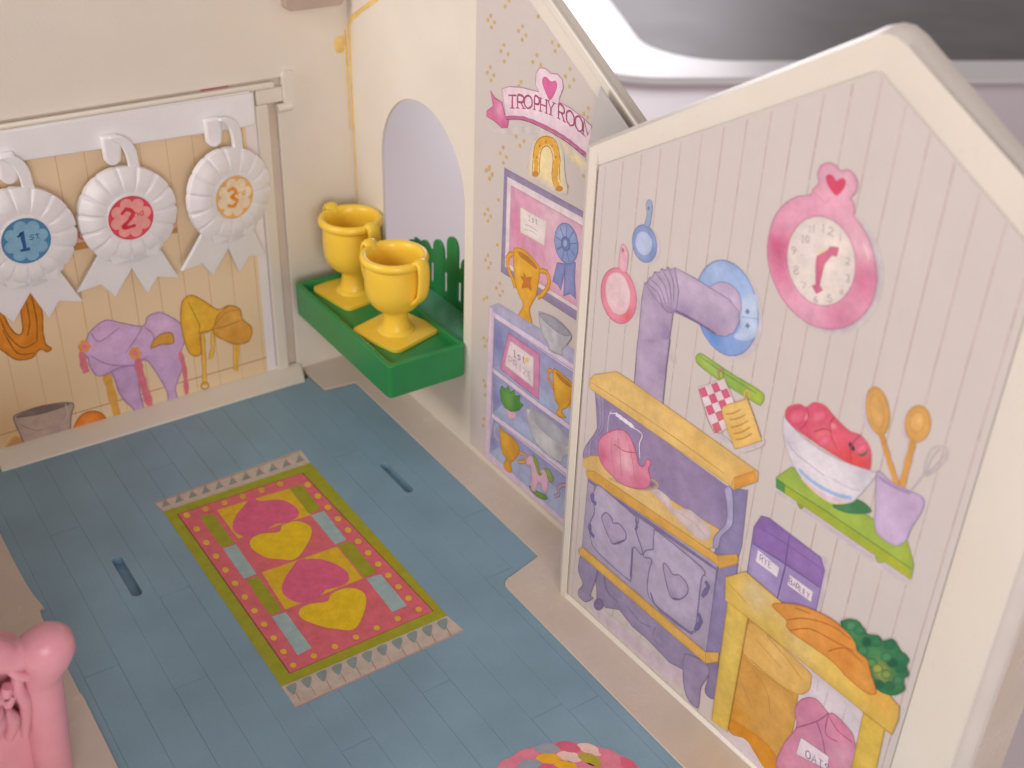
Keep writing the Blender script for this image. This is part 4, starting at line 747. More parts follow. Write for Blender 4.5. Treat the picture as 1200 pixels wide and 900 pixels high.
('f',(210,179,117),1,[10388,12407,10379,12354,10330,12313,10271,12308,10235,12342,10244,12395,10293,12436,10352,12441],[],None,0),
('f',(210,179,117),1,[10196,12288,10186,12235,10137,12194,10077,12189,10041,12223,10051,12276,10100,12318,10160,12323],[],None,0),
('f',(210,179,117),1,[10588,12300,10579,12247,10531,12206,10471,12201,10436,12235,10445,12288,10493,12329,10552,12334],[],None,0),
('f',(210,179,117),1,[10428,12062,10419,12008,10370,11967,10310,11961,10274,11996,10283,12049,10332,12091,10392,12096],[],None,0),
('f',(210,179,117),1,[11013,11499,11004,11446,10956,11404,10897,11398,10861,11432,10870,11485,10918,11528,10977,11533],[],None,0),
('f',(210,179,117),1,[10381,10908,10372,10853,10322,10809,10261,10802,10225,10837,10234,10892,10284,10936,10345,10943],[],None,0),
('f',(210,179,117),1,[10189,10662,10180,10606,10130,10562,10068,10555,10031,10589,10041,10645,10091,10690,10153,10697],[],None,0),
('f',(210,179,117),1,[10561,10722,10552,10667,10503,10623,10442,10616,10406,10650,10415,10706,10465,10750,10525,10757],[],None,0),
('f',(210,179,117),1,[10397,10485,10388,10429,10338,10385,10277,10378,10240,10412,10250,10468,10300,10513,10361,10520],[],None,0),
('f',(210,179,117),1,[11026,9807,11017,9751,10968,9705,10908,9697,10871,9732,10880,9788,10929,9834,10990,9842],[],None,0),
('f',(210,179,117),1,[10449,9157,10440,9099,10389,9052,10327,9043,10290,9078,10299,9136,10350,9183,10412,9192],[],None,0),
('f',(210,179,117),1,[10281,8906,10271,8847,10220,8799,10158,8790,10120,8825,10130,8884,10181,8932,10244,8941],[],None,0),
('f',(210,179,117),1,[10635,8928,10626,8870,10576,8822,10514,8813,10477,8848,10486,8906,10536,8954,10598,8963],[],None,0),
('f',(210,179,117),1,[10509,8684,10499,8625,10449,8577,10386,8568,10349,8603,10358,8661,10409,8709,10471,8719],[],None,0),
('f',(210,179,117),1,[11253,8384,11244,8325,11195,8277,11134,8268,11097,8302,11106,8361,11155,8409,11216,8418],[],None,0),
('f',(210,179,117),1,[11037,8097,11028,8038,10979,7989,10917,7979,10880,8014,10889,8073,10939,8122,11000,8132],[],None,0),
('f',(210,179,117),1,[11439,8147,11430,8089,11381,8040,11320,8030,11283,8065,11292,8124,11341,8172,11402,8182],[],None,0),
('f',(210,179,117),1,[11276,7907,11267,7848,11218,7799,11156,7789,11119,7823,11128,7883,11178,7932,11239,7942],[],None,0),
('f',(210,179,117),1,[10446,7452,10437,7391,10385,7341,10321,7330,10283,7365,10293,7426,10345,7477,10408,7487],[],None,0),
('f',(210,179,117),1,[10243,7275,10233,7213,10181,7162,10117,7151,10078,7186,10088,7248,10141,7299,10205,7310],[],None,0),
('f',(210,179,117),1,[10542,5675,10531,5611,10475,5555,10406,5539,10366,5574,10378,5638,10434,5694,10502,5710],[],None,0),
('f',(210,179,117),1,[10306,5676,10294,5611,10238,5555,10169,5539,10128,5574,10140,5638,10197,5695,10266,5710],[],None,0),
('f',(210,179,117),1,[10408,5380,10396,5315,10340,5258,10271,5242,10230,5277,10242,5341,10299,5399,10368,5414],[],None,0),
('f',(210,179,117),1,[10372,3833,10360,3765,10302,3705,10232,3686,10191,3721,10203,3789,10261,3849,10331,3868],[],None,0),
('f',(210,179,117),1,[10472,3645,10460,3578,10402,3517,10332,3498,10291,3533,10303,3601,10361,3662,10431,3680],[],None,0),
('f',(210,179,117),1,[10487,3231,10475,3162,10417,3100,10347,3081,10305,3116,10317,3185,10376,3246,10446,3265],[],None,0),
('f',(210,179,117),1,[10434,2094,10422,2024,10363,1959,10292,1938,10250,1973,10262,2044,10321,2109,10392,2129],[],None,0),
('f',(210,179,117),1,[10389,1756,10377,1685,10318,1619,10246,1597,10204,1633,10216,1704,10275,1770,10347,1791],[],None,0)]),
('t','printed_banner','pink ribbon banner lettered TROPHY ROOM',[
('f',(243,224,166),1,[10187,13954,11282,14091,12560,14675,14040,14793,15477,14518,16024,14190,15766,13955,14694,14186,13577,14499,12583,14339,11290,13937,10335,13759],[],((209,202,201),0.232,1),0),
('f',(220,122,167),0,[10307,15144,10561,14984,11010,14942,11175,14605,11423,14477,11358,14193,11011,14087,10595,14181,10093,14205,10114,14386,10492,14669],[(10.917,14.645,0.306,(235,183,210),0.8),(11.139,14.244,0.306,(200,100,147),0.7)],None,0),
('s',(183,94,137),0,[10307,15144,10561,14984,11010,14942,11175,14605,11423,14477,11358,14193,11011,14087,10595,14181,10093,14205,10114,14386,10492,14669],0.0325,1),
('f',(240,218,230),0,[10975,15391,11403,15585,12106,15749,13038,15869,12839,16054,12838,16400,13041,16633,13351,16679,13597,16602,13945,16674,14212,16570,14280,16336,14124,15995,14090,15842,14653,15833,15235,15735,15675,15621,16490,15417,16147,14595,15461,14673,14635,14803,13547,14863,12296,14785,11261,14506],[(12.497,15.592,0.861,(243,224,235),0.8),(11.9,14.895,0.494,(234,204,221),0.6)],None,0),
('s',(180,135,160),0,[10975,15391,11403,15585,12106,15749,13038,15869,12839,16054,12838,16400,13041,16633,13351,16679,13597,16602,13945,16674,14212,16570,14280,16336,14124,15995,14090,15842,14653,15833,15235,15735,15675,15621,16490,15417,16147,14595,15461,14673,14635,14803,13547,14863,12296,14785,11261,14506],0.029,1),
('s',(193,112,155),1,[11207,14506,12296,14792,13547,14871,14633,14817,15461,14673,16124,14602],0.1098,0),
('s',(162,92,129),1,[11264,14445,12300,14725,13529,14783,14619,14724,15424,14588,16045,14503],0.0367,0),
('s',(173,99,127),1,[16124,14602,15968,14390,15926,14157],0.0622,0),
('f',(220,113,167),1,[13631,15768,13359,15980,13195,16209,13231,16376,13395,16435,13641,16366,13871,16450,13976,16323,13860,16034],[(13.496,16.234,0.183,(211,95,151),0.6)],None,0),
('s',(170,84,120),0,[11366,15288,11830,15412],0.0783,0),
('s',(170,84,120),0,[11599,15350,11610,14928],0.1034,0),
('s',(170,84,120),0,[11479,14892,11741,14964],0.0475,0),
('s',(170,84,120),1,[11919,15022,11907,15426,12156,15485,12247,15411,12162,15285,11913,15225],0.0774,0),
('s',(170,84,120),0,[11818,14997,12019,15047],0.0471,0),
('s',(170,84,120),1,[12074,15264,12275,15111],0.0778,0),
('s',(170,84,120),0,[12176,15086,12373,15136],0.0465,0),
('s',(170,84,120),1,[12500,15173,12318,15221,12279,15341,12309,15474,12484,15592,12665,15544,12704,15425,12675,15293,12500,15173],0.067,0),
('s',(170,84,120),1,[12849,15241,12831,15657,13020,15685,13092,15588,13030,15466,12840,15437],0.0753,0),
('s',(170,84,120),0,[12772,15229,12925,15253],0.0457,0),
('s',(170,84,120),0,[13169,15283,13149,15703],0.0853,0),
('s',(170,84,120),0,[13079,15276,13258,15291],0.0396,0),
('s',(170,84,120),0,[13060,15697,13238,15710],0.0392,0),
('s',(170,84,120),0,[13486,15311,13465,15728],0.0845,0),
('s',(170,84,120),0,[13398,15303,13575,15318],0.0392,0),
('s',(170,84,120),0,[13377,15721,13552,15735],0.0389,0),
('s',(170,84,120),0,[13159,15502,13475,15528],0.0652,0),
('s',(170,84,120),0,[13536,15741,13717,15518,13872,15751],0.0648,0),
('s',(170,84,120),0,[13442,15738,13631,15744],0.0388,0),
('s',(170,84,120),0,[13779,15748,13966,15753],0.0384,0),
('s',(170,84,120),0,[13717,15518,13728,15331],0.0845,0),
('s',(170,84,120),0,[13633,15327,13822,15334],0.0389,0),
('s',(170,84,120),1,[14135,15336,14108,15775,14323,15767,14407,15660,14337,15549,14122,15556],0.0724,0),
('s',(170,84,120),0,[14048,15338,14222,15333],0.044,0),
('s',(170,84,120),1,[14261,15552,14444,15327],0.0728,0),
('s',(170,84,120),0,[14358,15329,14530,15324],0.0436,0),
('s',(170,84,120),1,[14740,15290,14566,15393,14525,15531,14547,15664,14708,15739,14881,15636,14922,15500,14901,15368,14740,15290],0.0626,0),
('s',(170,84,120),1,[15184,15243,15020,15354,14980,15496,14999,15630,15148,15702,15310,15592,15350,15451,15332,15317,15184,15243],0.0619,0),
('s',(170,84,120),0,[15403,15218,15403,15669,15626,15267,15787,15595,15863,15133],0.0616,0),
('s',(170,84,120),0,[15273,15241,15532,15194],0.0371,0),
('s',(170,84,120),0,[15735,15157,15990,15110],0.0367,0)]),
('t','printed_horseshoe','golden horseshoe printed on the wall',[
('f',(243,226,176),1,[12672,13045,12735,14003,13202,14532,13922,14756,14429,14472,14619,13710,14798,13087,14081,12908,13323,12954],[],((209,202,201),0.261,1),0),
('s',(232,178,76),1,[13053,13144,13078,13496,13056,13799,13157,14138,13388,14379,13676,14485,13977,14401,14151,14082,14136,13698,14144,13318,14384,13109],0.2843,0),
('s',(193,133,56),1,[12881,13022,12892,13590,12959,14075,13235,14422,13643,14595,14059,14576,14315,14136,14338,13614,14412,13334],0.0378,0),
('s',(191,133,60),1,[13277,13221,13265,13713,13337,14075,13595,14279,13821,14231,13967,13946,13970,13335,14224,12974],0.038,0),
('f',(202,144,67),1,[13240,13208,13233,13174,13209,13137,13169,13101,13118,13069,13060,13044,13002,13029,12948,13025,12905,13033,12876,13052,12864,13079,12871,13113,12896,13151,12936,13187,12988,13219,13046,13243,13104,13258,13157,13262,13200,13254,13228,13235],[],None,0),
('f',(202,144,67),1,[14561,13171,14555,13138,14532,13102,14495,13067,14447,13036,14393,13011,14337,12996,14286,12993,14245,13000,14217,13018,14205,13046,14211,13079,14234,13115,14272,13150,14320,13182,14375,13206,14430,13220,14481,13224,14522,13216,14549,13198],[],None,0),
('f',(199,142,61),1,[13136,13748,13134,13733,13128,13718,13118,13705,13105,13694,13089,13686,13074,13684,13060,13685,13048,13692,13040,13702,13036,13715,13038,13730,13044,13745,13054,13759,13068,13770,13083,13777,13098,13780,13112,13778,13124,13771,13132,13761],[],None,0),
('f',(199,142,61),1,[13279,14178,13278,14163,13272,14149,13262,14135,13249,14124,13234,14117,13218,14115,13204,14117,13193,14123,13185,14133,13181,14146,13183,14161,13189,14176,13199,14189,13212,14200,13227,14207,13242,14209,13256,14207,13268,14201,13276,14191],[],None,0),
('f',(199,142,61),1,[13585,14396,13584,14382,13578,14368,13568,14354,13555,14344,13541,14337,13526,14334,13512,14336,13500,14343,13492,14353,13489,14366,13490,14380,13496,14395,13506,14408,13519,14418,13534,14425,13549,14428,13563,14426,13574,14419,13582,14409],[],None,0),
('f',(199,142,61),1,[13930,14386,13928,14372,13923,14357,13913,14344,13900,14334,13886,14327,13871,14324,13857,14326,13846,14333,13838,14343,13834,14356,13836,14370,13841,14384,13851,14397,13864,14408,13878,14415,13893,14417,13907,14415,13918,14409,13926,14399],[],None,0),
('f',(199,142,61),1,[14151,14082,14150,14068,14144,14053,14134,14040,14122,14029,14107,14022,14092,14020,14079,14022,14067,14028,14060,14038,14056,14051,14057,14065,14063,14080,14073,14093,14085,14103,14100,14110,14114,14113,14128,14111,14139,14105,14147,14095],[],None,0)]),
('t','printed_picture','mauve framed picture of a blue rosette and a first prize card',[
('f',(157,144,179),0,[11259,12748,16100,12788,16360,8957,11232,8833],[(11.473,11.059,0.791,(146,135,172),0.5)],None,0),
('s',(131,120,156),0,[11259,12748,16100,12788,16360,8957,11232,8833],0.0217,1),
('f',(235,222,228),0,[11448,12499,16123,12586,16332,9314,11468,9146],[],None,0),
('f',(226,172,197),0,[11687,12267,16153,12316,16316,9460,11694,9338],[(12.045,11.044,0.877,(221,137,178),0.9),(13.022,10.345,0.866,(219,143,183),0.8),(15.305,11.051,1.427,(234,209,223),0.9),(14.079,12.041,0.813,(232,200,213),0.8)],None,0),
('s',(199,139,165),0,[11687,12267,16153,12316,16316,9460,11694,9338],0.0215,1),
('f',(237,228,224),0,[12267,11700,13780,11736,13732,10862,12336,10800],[],None,0),
('s',(214,192,198),0,[12267,11700,13780,11736,13732,10862,12336,10800],0.0224,1),
('s',(165,148,161),0,[12782,11562,12826,11604,12840,11413],0.0283,0),
('s',(165,148,161),0,[12792,11409,12887,11417],0.0284,0),
('s',(165,148,161),1,[13089,11551,13010,11559,12982,11522,13078,11483,13035,11431,12972,11440],0.0282,0),
('s',(165,148,161),1,[13208,11628,13219,11476,13276,11453],0.0281,0),
('s',(165,148,161),1,[13166,11567,13274,11577],0.028,0),
('s',(202,188,195),1,[12573,11169,12839,11225,13323,11215],0.0285,0),
('s',(202,188,195),1,[12535,10986,12971,11078,13334,11068],0.0285,0)]),
('t','printed_blue_rosette','blue rosette with two ribbon tails printed on the wall',[
('f',(140,150,204),0,[14487,10547,14912,10679,14896,10355,14754,9642,14566,9784,14297,9761],[],None,0),
('s',(113,124,181),0,[14487,10547,14912,10679,14896,10355,14754,9642,14566,9784,14297,9761],0.0298,1),
('f',(142,150,204),0,[14912,10679,15448,10962,15463,10370,15576,9691,15274,9756,14941,9500],[(15.275,10.214,0.454,(155,162,213),0.6)],None,0),
('s',(114,124,181),0,[14912,10679,15448,10962,15463,10370,15576,9691,15274,9756,14941,9500],0.0291,1),
('f',(149,168,215),1,[15489,11695,15528,11489,15506,11275,15426,11071,15296,10899,15126,10775,14933,10713,14737,10719,14557,10794,14411,10930,14315,11113,14279,11326,14305,11545,14391,11749,14527,11918,14699,12035,14890,12091,15081,12081,15255,12005,15396,11872],[(14.682,11.686,0.358,(169,186,225),0.8),(15.184,11.149,0.357,(132,150,204),0.7)],None,0),
('s',(114,130,185),1,[15489,11695,15528,11489,15506,11275,15426,11071,15296,10899,15126,10775,14933,10713,14737,10719,14557,10794,14411,10930,14315,11113,14279,11326,14305,11545,14391,11749,14527,11918,14699,12035,14890,12091,15081,12081,15255,12005,15396,11872],0.0293,1),
('s',(110,126,183),0,[15043,11446,15448,11623],0.0439,0),
('s',(110,126,183),0,[15019,11314,15405,11182],0.0444,0),
('s',(110,126,183),0,[14935,11214,15130,10840],0.045,0),
('s',(110,126,183),0,[14829,11194,14746,10761],0.0456,0),
('s',(110,126,183),0,[14753,11265,14437,10989],0.0457,0),
('s',(110,126,183),0,[14741,11392,14352,11414],0.0454,0),
('s',(110,126,183),0,[14800,11515,14530,11831],0.0448,0),
('s',(110,126,183),0,[14900,11578,14882,12045],0.0442,0),
('s',(110,126,183),0,[14996,11550,15242,11961],0.0438,0),
('f',(123,139,195),1,[15093,11487,15105,11414,15096,11339,15065,11267,15016,11206,14954,11162,14884,11140,14814,11141,14750,11166,14698,11212,14665,11275,14653,11348,14663,11424,14694,11496,14743,11557,14806,11600,14876,11621,14945,11619,15009,11594,15059,11549],[],None,0),
('s',(98,113,170),1,[15093,11487,15105,11414,15096,11339,15065,11267,15016,11206,14954,11162,14884,11140,14814,11141,14750,11166,14698,11212,14665,11275,14653,11348,14663,11424,14694,11496,14743,11557,14806,11600,14876,11621,14945,11619,15009,11594,15059,11549],0.0289,1),
('f',(173,188,225),1,[14955,11426,14953,11389,14942,11352,14923,11318,14897,11291,14868,11273,14837,11266,14808,11271,14784,11288,14767,11314,14758,11348,14760,11385,14771,11422,14790,11456,14816,11483,14846,11500,14877,11507,14906,11502,14930,11485,14947,11459],[],None,0)]),
('t','printed_gold_trophy','tall golden two handled cup with a star printed on the wall',[
('s',(190,129,47),1,[12050,9886,11702,9664,11614,9369,11789,9036,12035,8815,12128,8568],0.2039,0),
('s',(230,173,63),1,[12050,9886,11702,9664,11614,9369,11789,9036,12035,8815,12128,8568],0.1326,0),
('s',(190,129,47),1,[13500,9825,13876,9953,14079,9807,14038,9444,13732,9025,13479,8800],0.1908,0),
('s',(230,173,63),1,[13500,9825,13876,9953,14079,9807,14038,9444,13732,9025,13479,8800],0.124,0),
('f',(230,173,61),1,[11973,9902,12138,10128,12660,10229,13311,10074,13544,9891,13474,9198,13380,8804,13159,8413,13053,8119,13204,7775,13282,7395,12832,7232,12353,7411,12512,7787,12668,8174,12338,8504,12106,8927],[(12.338,9.35,0.5,(239,191,81),0.8),(13.235,9.093,0.491,(214,151,51),0.8),(12.828,7.683,0.408,(221,160,58),0.7),(12.961,9.454,0.393,(237,186,68),0.7)],None,0),
('s',(196,137,52),1,[11973,9902,12138,10128,12660,10229,13311,10074,13544,9891,13474,9198,13380,8804,13159,8413,13053,8119,13204,7775,13282,7395,12832,7232,12353,7411,12512,7787,12668,8174,12338,8504,12106,8927],0.0322,1),
('f',(188,129,62),1,[12244,10044,12568,10097,13043,10057,13394,9937,13305,9821,12808,9865,12380,9894],[],None,0),
('f',(207,125,62),0,[12614,9387,12822,9299,13135,9449,13029,9196,13174,8906,12872,8919,12529,8736,12636,9058,12424,9193,12625,9230],[],None,0)]),
('t','printed_trophy_shelf','mauve shelf unit with cups and bowls printed on the wall',[
('f',(226,209,234),0,[10576,7123,11155,7517,16742,7881,17101,523,10537,327],[(10.764,3.311,0.888,(224,200,227),0.6)],None,0),
('s',(178,160,190),0,[10576,7123,11155,7517,16742,7881,17101,523,10537,327],0.0373,1),
('f',(185,182,215),0,[10611,7139,11190,7511,16740,7900,16796,7399,16376,7285,10898,7027],[(13.456,7.511,1.026,(194,188,217),0.6)],None,0),
('f',(166,168,212),0,[10907,6810,16408,6990,16492,4807,10926,4703],[(11.119,6.016,0.838,(125,128,186),0.95),(13.743,5.814,1.183,(177,177,216),0.7)],None,0),
('f',(177,190,225),0,[10926,4703,11756,5219,16407,5611,16492,4807],[(13.767,5.494,1.058,(188,201,232),0.6)],None,0),
('f',(166,168,212),0,[10936,4474,16512,4620,16607,2841,10975,2673],[(11.154,3.641,0.874,(125,128,186),0.95),(13.929,3.344,1.234,(177,177,216),0.7)],None,0),
('f',(177,190,225),0,[10975,2673,11599,3405,16519,3682,16607,2841],[(13.909,3.613,1.092,(188,201,232),0.6)],None,0),
('f',(166,168,212),0,[10986,2409,16630,2623,16677,658,10830,709],[(11.21,1.542,0.906,(125,128,186),0.95),(14.087,1.25,1.277,(177,177,216),0.7)],None,0),
('f',(177,190,225),0,[10830,709,11442,1352,16544,1956,16677,658],[(14.037,1.905,1.123,(188,201,232),0.6)],None,0),
('s',(165,149,179),0,[10859,4575,13832,4629,16647,4765],0.322,0),
('s',(228,215,238),0,[10859,4575,13832,4629,16647,4765],0.2415,0),
('s',(165,149,179),0,[10907,2536,13805,2751,16851,2856],0.3337,0),
('s',(228,215,238),0,[10907,2536,13805,2751,16851,2856],0.2503,0),
('s',(226,211,236),0,[10903,6919,13649,7071,16385,7207],0.2316,0),
('s',(172,155,186),0,[10907,6810,13658,6947,16397,7089],0.0387,0),
('s',(226,202,227),0,[10610,448,13968,527,17095,580],0.2307,0),
('s',(226,202,227),0,[10682,7127,10691,3272,10646,496],0.2966,0),
('s',(165,146,177),0,[10921,6905,10908,3389,10866,756],0.0442,0)]),
('t','printed_silver_bowl','small silver bowl on the printed shelf',[
('f',(194,193,203),1,[13624,8241,13773,8351,14624,8498,15452,8300,15313,7885,15020,7471,15066,7306,14370,7149,14263,7308,13863,7600],[(14.539,7.716,0.497,(216,215,221),0.8),(14.987,7.829,0.367,(166,164,178),0.7)],None,0),
('s',(157,154,169),1,[13624,8241,13773,8351,14624,8498,15452,8300,15313,7885,15020,7471,15066,7306,14370,7149,14263,7308,13863,7600],0.0394,1),
('f',(166,166,180),1,[13656,8235,14169,8451,14932,8439,15423,8286,14966,8066,14198,8093],[],None,0),
('s',(147,145,161),1,[13656,8235,14169,8451,14932,8439,15423,8286,14966,8066,14198,8093],0.0288,1)]),
('t','printed_prize_plaque','pink framed first prize plaque printed on the wall',[
('f',(221,150,189),0,[11854,6638,13805,6697,13881,4859,11385,4868],[(12.804,4.986,0.82,(206,124,169),0.7)],None,0),
('s',(185,110,154),0,[11854,6638,13805,6697,13881,4859,11385,4868],0.0427,1),
('f',(237,224,228),0,[11970,6384,13470,6421,13527,5188,11688,5184],[],None,0),
('s',(203,149,177),0,[11970,6384,13470,6421,13527,5188,11688,5184],0.0321,1),
('s',(143,124,149),0,[12219,6068,12287,6129,12303,5847],0.0434,0),
('s',(143,124,149),0,[12232,5842,12375,5853],0.0435,0),
('s',(143,124,149),1,[12671,6045,12552,6058,12508,6004,12653,5945,12587,5869,12492,5884],0.0431,0),
('s',(143,124,149),1,[12839,6155,12854,5932,12938,5896],0.0429,0),
('s',(143,124,149),1,[12775,6067,12938,6079],0.0427,0),
('s',(185,169,185),1,[11954,5433,11939,5698,12084,5696,12140,5626,12092,5556,11947,5558],0.0412,0),
('s',(185,169,185),1,[12265,5430,12249,5693,12393,5691,12448,5627,12401,5560,12257,5562],0.0409,0),
('s',(185,169,185),1,[12349,5561,12470,5428],0.041,0),
('s',(185,169,185),0,[12674,5426,12658,5687],0.0406,0),
('s',(185,169,185),0,[12860,5684,13061,5681,12877,5423,13078,5421],0.0406,0),
('s',(185,169,185),0,[13378,5418,13179,5420,13161,5679,13360,5676],0.0401,0),
('s',(185,169,185),0,[13170,5550,13329,5548],0.0401,0),
('f',(235,204,112),1,[13177,6164,13173,6128,13157,6089,13131,6051,13096,6018,13057,5993,13016,5978,12980,5975,12949,5984,12929,6005,12921,6035,12925,6071,12941,6110,12968,6148,13003,6181,13042,6206,13082,6221,13119,6224,13149,6214,13169,6194],[],None,0)]),
('t','printed_gold_cup','golden cup printed on the middle shelf',[
('s',(190,129,47),1,[14685,6389,14373,6358,14369,6030,14640,5823,14874,5663],0.1418,0),
('s',(230,173,63),1,[14685,6389,14373,6358,14369,6030,14640,5823,14874,5663],0.0773,0),
('s',(190,129,47),1,[15764,6334,16002,6354,15929,5886,15603,5491],0.1365,0),
('s',(230,173,63),1,[15764,6334,16002,6354,15929,5886,15603,5491],0.0745,0),
('f',(232,175,59),1,[14618,6441,14855,6584,15562,6547,15846,6420,15794,6028,15516,5442,15258,5212,15272,5065,15497,4991,15042,4825,14939,4924,15072,5198,14795,5488],[(14.997,6.034,0.507,(241,193,77),0.8),(15.622,5.935,0.375,(216,153,51),0.8)],None,0),
('s',(196,137,51),1,[14618,6441,14855,6584,15562,6547,15846,6420,15794,6028,15516,5442,15258,5212,15272,5065,15497,4991,15042,4825,14939,4924,15072,5198,14795,5488],0.041,1),
('f',(191,131,60),1,[14741,6462,15138,6517,15695,6425,15586,6303,15128,6297],[],None,0)]),
('t','printed_pot_plant','green plant in a pink pot printed on the wall',[
('f',(225,187,210),0,[11710,3346,12582,3567,12429,3197,12121,3023],[],None,0),
('s',(191,149,176),0,[11710,3346,12582,3567,12429,3197,12121,3023],0.0342,1),
('f',(98,157,78),0,[11431,3909,11525,4195,11809,4205,11939,4414,12124,4233,12356,4450,12438,4239,12737,4423,12721,4136,12960,4151,12708,3779,12205,3429,11745,3365,11519,3576],[(11.998,3.978,0.426,(131,184,90),0.8),(12.527,3.913,0.421,(70,130,68),0.8)],None,0),
('s',(76,130,68),0,[11431,3909,11525,4195,11809,4205,11939,4414,12124,4233,12356,4450,12438,4239,12737,4423,12721,4136,12960,4151,12708,3779,12205,3429,11745,3365,11519,3576],0.0443,1)]),
('t','printed_silver_dish','large silver dish printed on the wall',[
('f',(205,204,210),1,[13140,3995,13330,4192,14178,4410,15303,4389,15985,4108,16006,3895,15499,3293,15426,3040,15113,2943,14631,2864,13788,2979,13341,3546],[(14.417,3.464,0.811,(225,224,226),0.8),(15.378,3.567,0.527,(174,173,185),0.8),(13.738,3.655,0.548,(185,184,196),0.8)],None,0),
('s',(166,164,176),1,[13140,3995,13330,4192,14178,4410,15303,4389,15985,4108,16006,3895,15499,3293,15426,3040,15113,2943,14631,2864,13788,2979,13341,3546],0.0422,1),
('s',(227,224,230),1,[13237,4071,13922,3876,14879,3779,15966,3984],0.1195,0),
('f',(183,184,196),1,[15832,4000,15703,3891,15468,3797,15149,3726,14775,3685,14382,3680,14009,3712,13693,3777,13469,3870,13361,3982,13379,4099,13522,4211,13773,4306,14106,4375,14485,4411,14873,4411,15234,4376,15532,4310,15742,4220,15845,4113],[(14.859,4.009,0.397,(209,210,219),0.7)],None,0)]),
('t','printed_small_cup','golden cup printed on the bottom shelf',[
('s',(190,129,47),1,[12789,1905,13169,2010,13221,1748,12747,1435],0.1579,0),
('s',(230,182,90),1,[12789,1905,13169,2010,13221,1748,12747,1435],0.0862,0),
('s',(187,182,204),1,[11397,2321,11146,2153,11202,1713,11500,1687],0.1356,0),
('f',(225,166,52),1,[11472,2290,11727,2289,12445,2314,12775,2141,12790,1881,12501,1361,12297,1137,12392,741,11997,599,11841,758,11970,1115,11663,1358],[(11.93,1.889,0.591,(236,182,65),0.8),(12.48,1.72,0.439,(212,149,49),0.8)],None,0),
('s',(193,134,48),1,[11472,2290,11727,2289,12445,2314,12775,2141,12790,1881,12501,1361,12297,1137,12392,741,11997,599,11841,758,11970,1115,11663,1358],0.0475,1)]),
('t','printed_toy_horse','small pink rocking horse with green mane printed on the wall',[
('f',(117,160,78),1,[13564,820,13943,862,14613,1043,14690,920,14300,692,13751,639],[],None,0),
('s',(85,127,68),1,[13564,820,13943,862,14613,1043,14690,920,14300,692,13751,639],0.0338,1),
('f',(231,189,210),1,[13285,1836,13407,2080,13701,2305,13921,2100,14077,1832,14455,2162,14704,1979,14665,1224,14404,1107,14280,1397,14088,1227,13947,814,13708,762,13659,1451,13568,1763,13331,1668],[],None,0),
('s',(197,143,174),1,[13285,1836,13407,2080,13701,2305,13921,2100,14077,1832,14455,2162,14704,1979,14665,1224,14404,1107,14280,1397,14088,1227,13947,814,13708,762,13659,1451,13568,1763,13331,1668],0.0339,1),
('f',(155,178,80),1,[13667,2309,13977,2255,14176,1869,14312,1856,14123,1666,13897,1964],[],None,0),
('s',(115,147,73),1,[13667,2309,13977,2255,14176,1869,14312,1856,14123,1666,13897,1964],0.0335,1),
('f',(155,178,80),1,[14424,2142,14713,2272,15025,2083,14914,1845,14715,1841,14599,2034],[],None,0),
('s',(115,147,73),1,[14424,2142,14713,2272,15025,2083,14914,1845,14715,1841,14599,2034],0.033,1)]),
('t','printed_snail_ornament','mauve curled ornament printed on the shelf edge',[
('s',(149,122,151),1,[15124,1323,15396,1596,15311,1807,15545,2099,15970,2344,16282,2378],0.1753,0),
('s',(195,167,191),1,[15124,1323,15396,1596,15311,1807,15545,2099,15970,2344,16282,2378],0.1079,0),
('s',(154,127,155),1,[15995,746,15816,921,15853,1214,16121,1439],0.1361,0)]),
('b','printed_wall_plaque','brown framed plaque with red lettering printed on the tack board',[
('f',(249,191,166),0,[-12700,8981,-7772,8560,-7844,7813,-12861,8064],[],None,0),
('s',(175,123,77),0,[-12700,8981,-7772,8560,-7844,7813,-12861,8064],0.0635,1),
('f',(214,156,86),0,[-12860,8283,-7845,7977,-7851,7759,-12912,7982],[],None,0),
('s',(191,99,111),0,[-12484,8787,-12180,8762],0.0484,0),
('s',(191,99,111),0,[-12332,8775,-12415,8399],0.0485,0),
('s',(191,99,111),0,[-12094,8371,-11858,8736,-11785,8344],0.0487,0),
('s',(191,99,111),0,[-11999,8517,-11814,8501],0.0489,0),
('s',(191,99,111),1,[-11250,8628,-11378,8696,-11527,8624,-11574,8519,-11574,8403,-11459,8316,-11306,8361],0.0491,0),
('s',(191,99,111),0,[-11130,8287,-11050,8669],0.0494,0),
('s',(191,99,111),0,[-10767,8646,-11094,8459],0.0496,0),
('s',(191,99,111),0,[-10988,8509,-10830,8261],0.0499,0),
('s',(191,99,111),1,[-10143,8201,-10066,8588,-9840,8570,-9778,8470,-9878,8376,-10104,8395],0.0506,0),
('s',(191,99,111),1,[-9959,8383,-9819,8173],0.0509,0),
('s',(191,99,111),1,[-9477,8143,-9599,8233,-9603,8353,-9554,8467,-9402,8534,-9279,8444,-9276,8325,-9324,8210,-9477,8143],0.0509,0),
('s',(191,99,111),1,[-8966,8099,-9090,8189,-9095,8310,-9046,8425,-8893,8492,-8768,8402,-8764,8282,-8812,8165,-8966,8099],0.0514,0),
('s',(191,99,111),0,[-8617,8068,-8517,8461,-8435,8133,-8236,8438,-8281,8039],0.0521,0)]),
('b','printed_halter','brown leather halter printed on the tack board',[
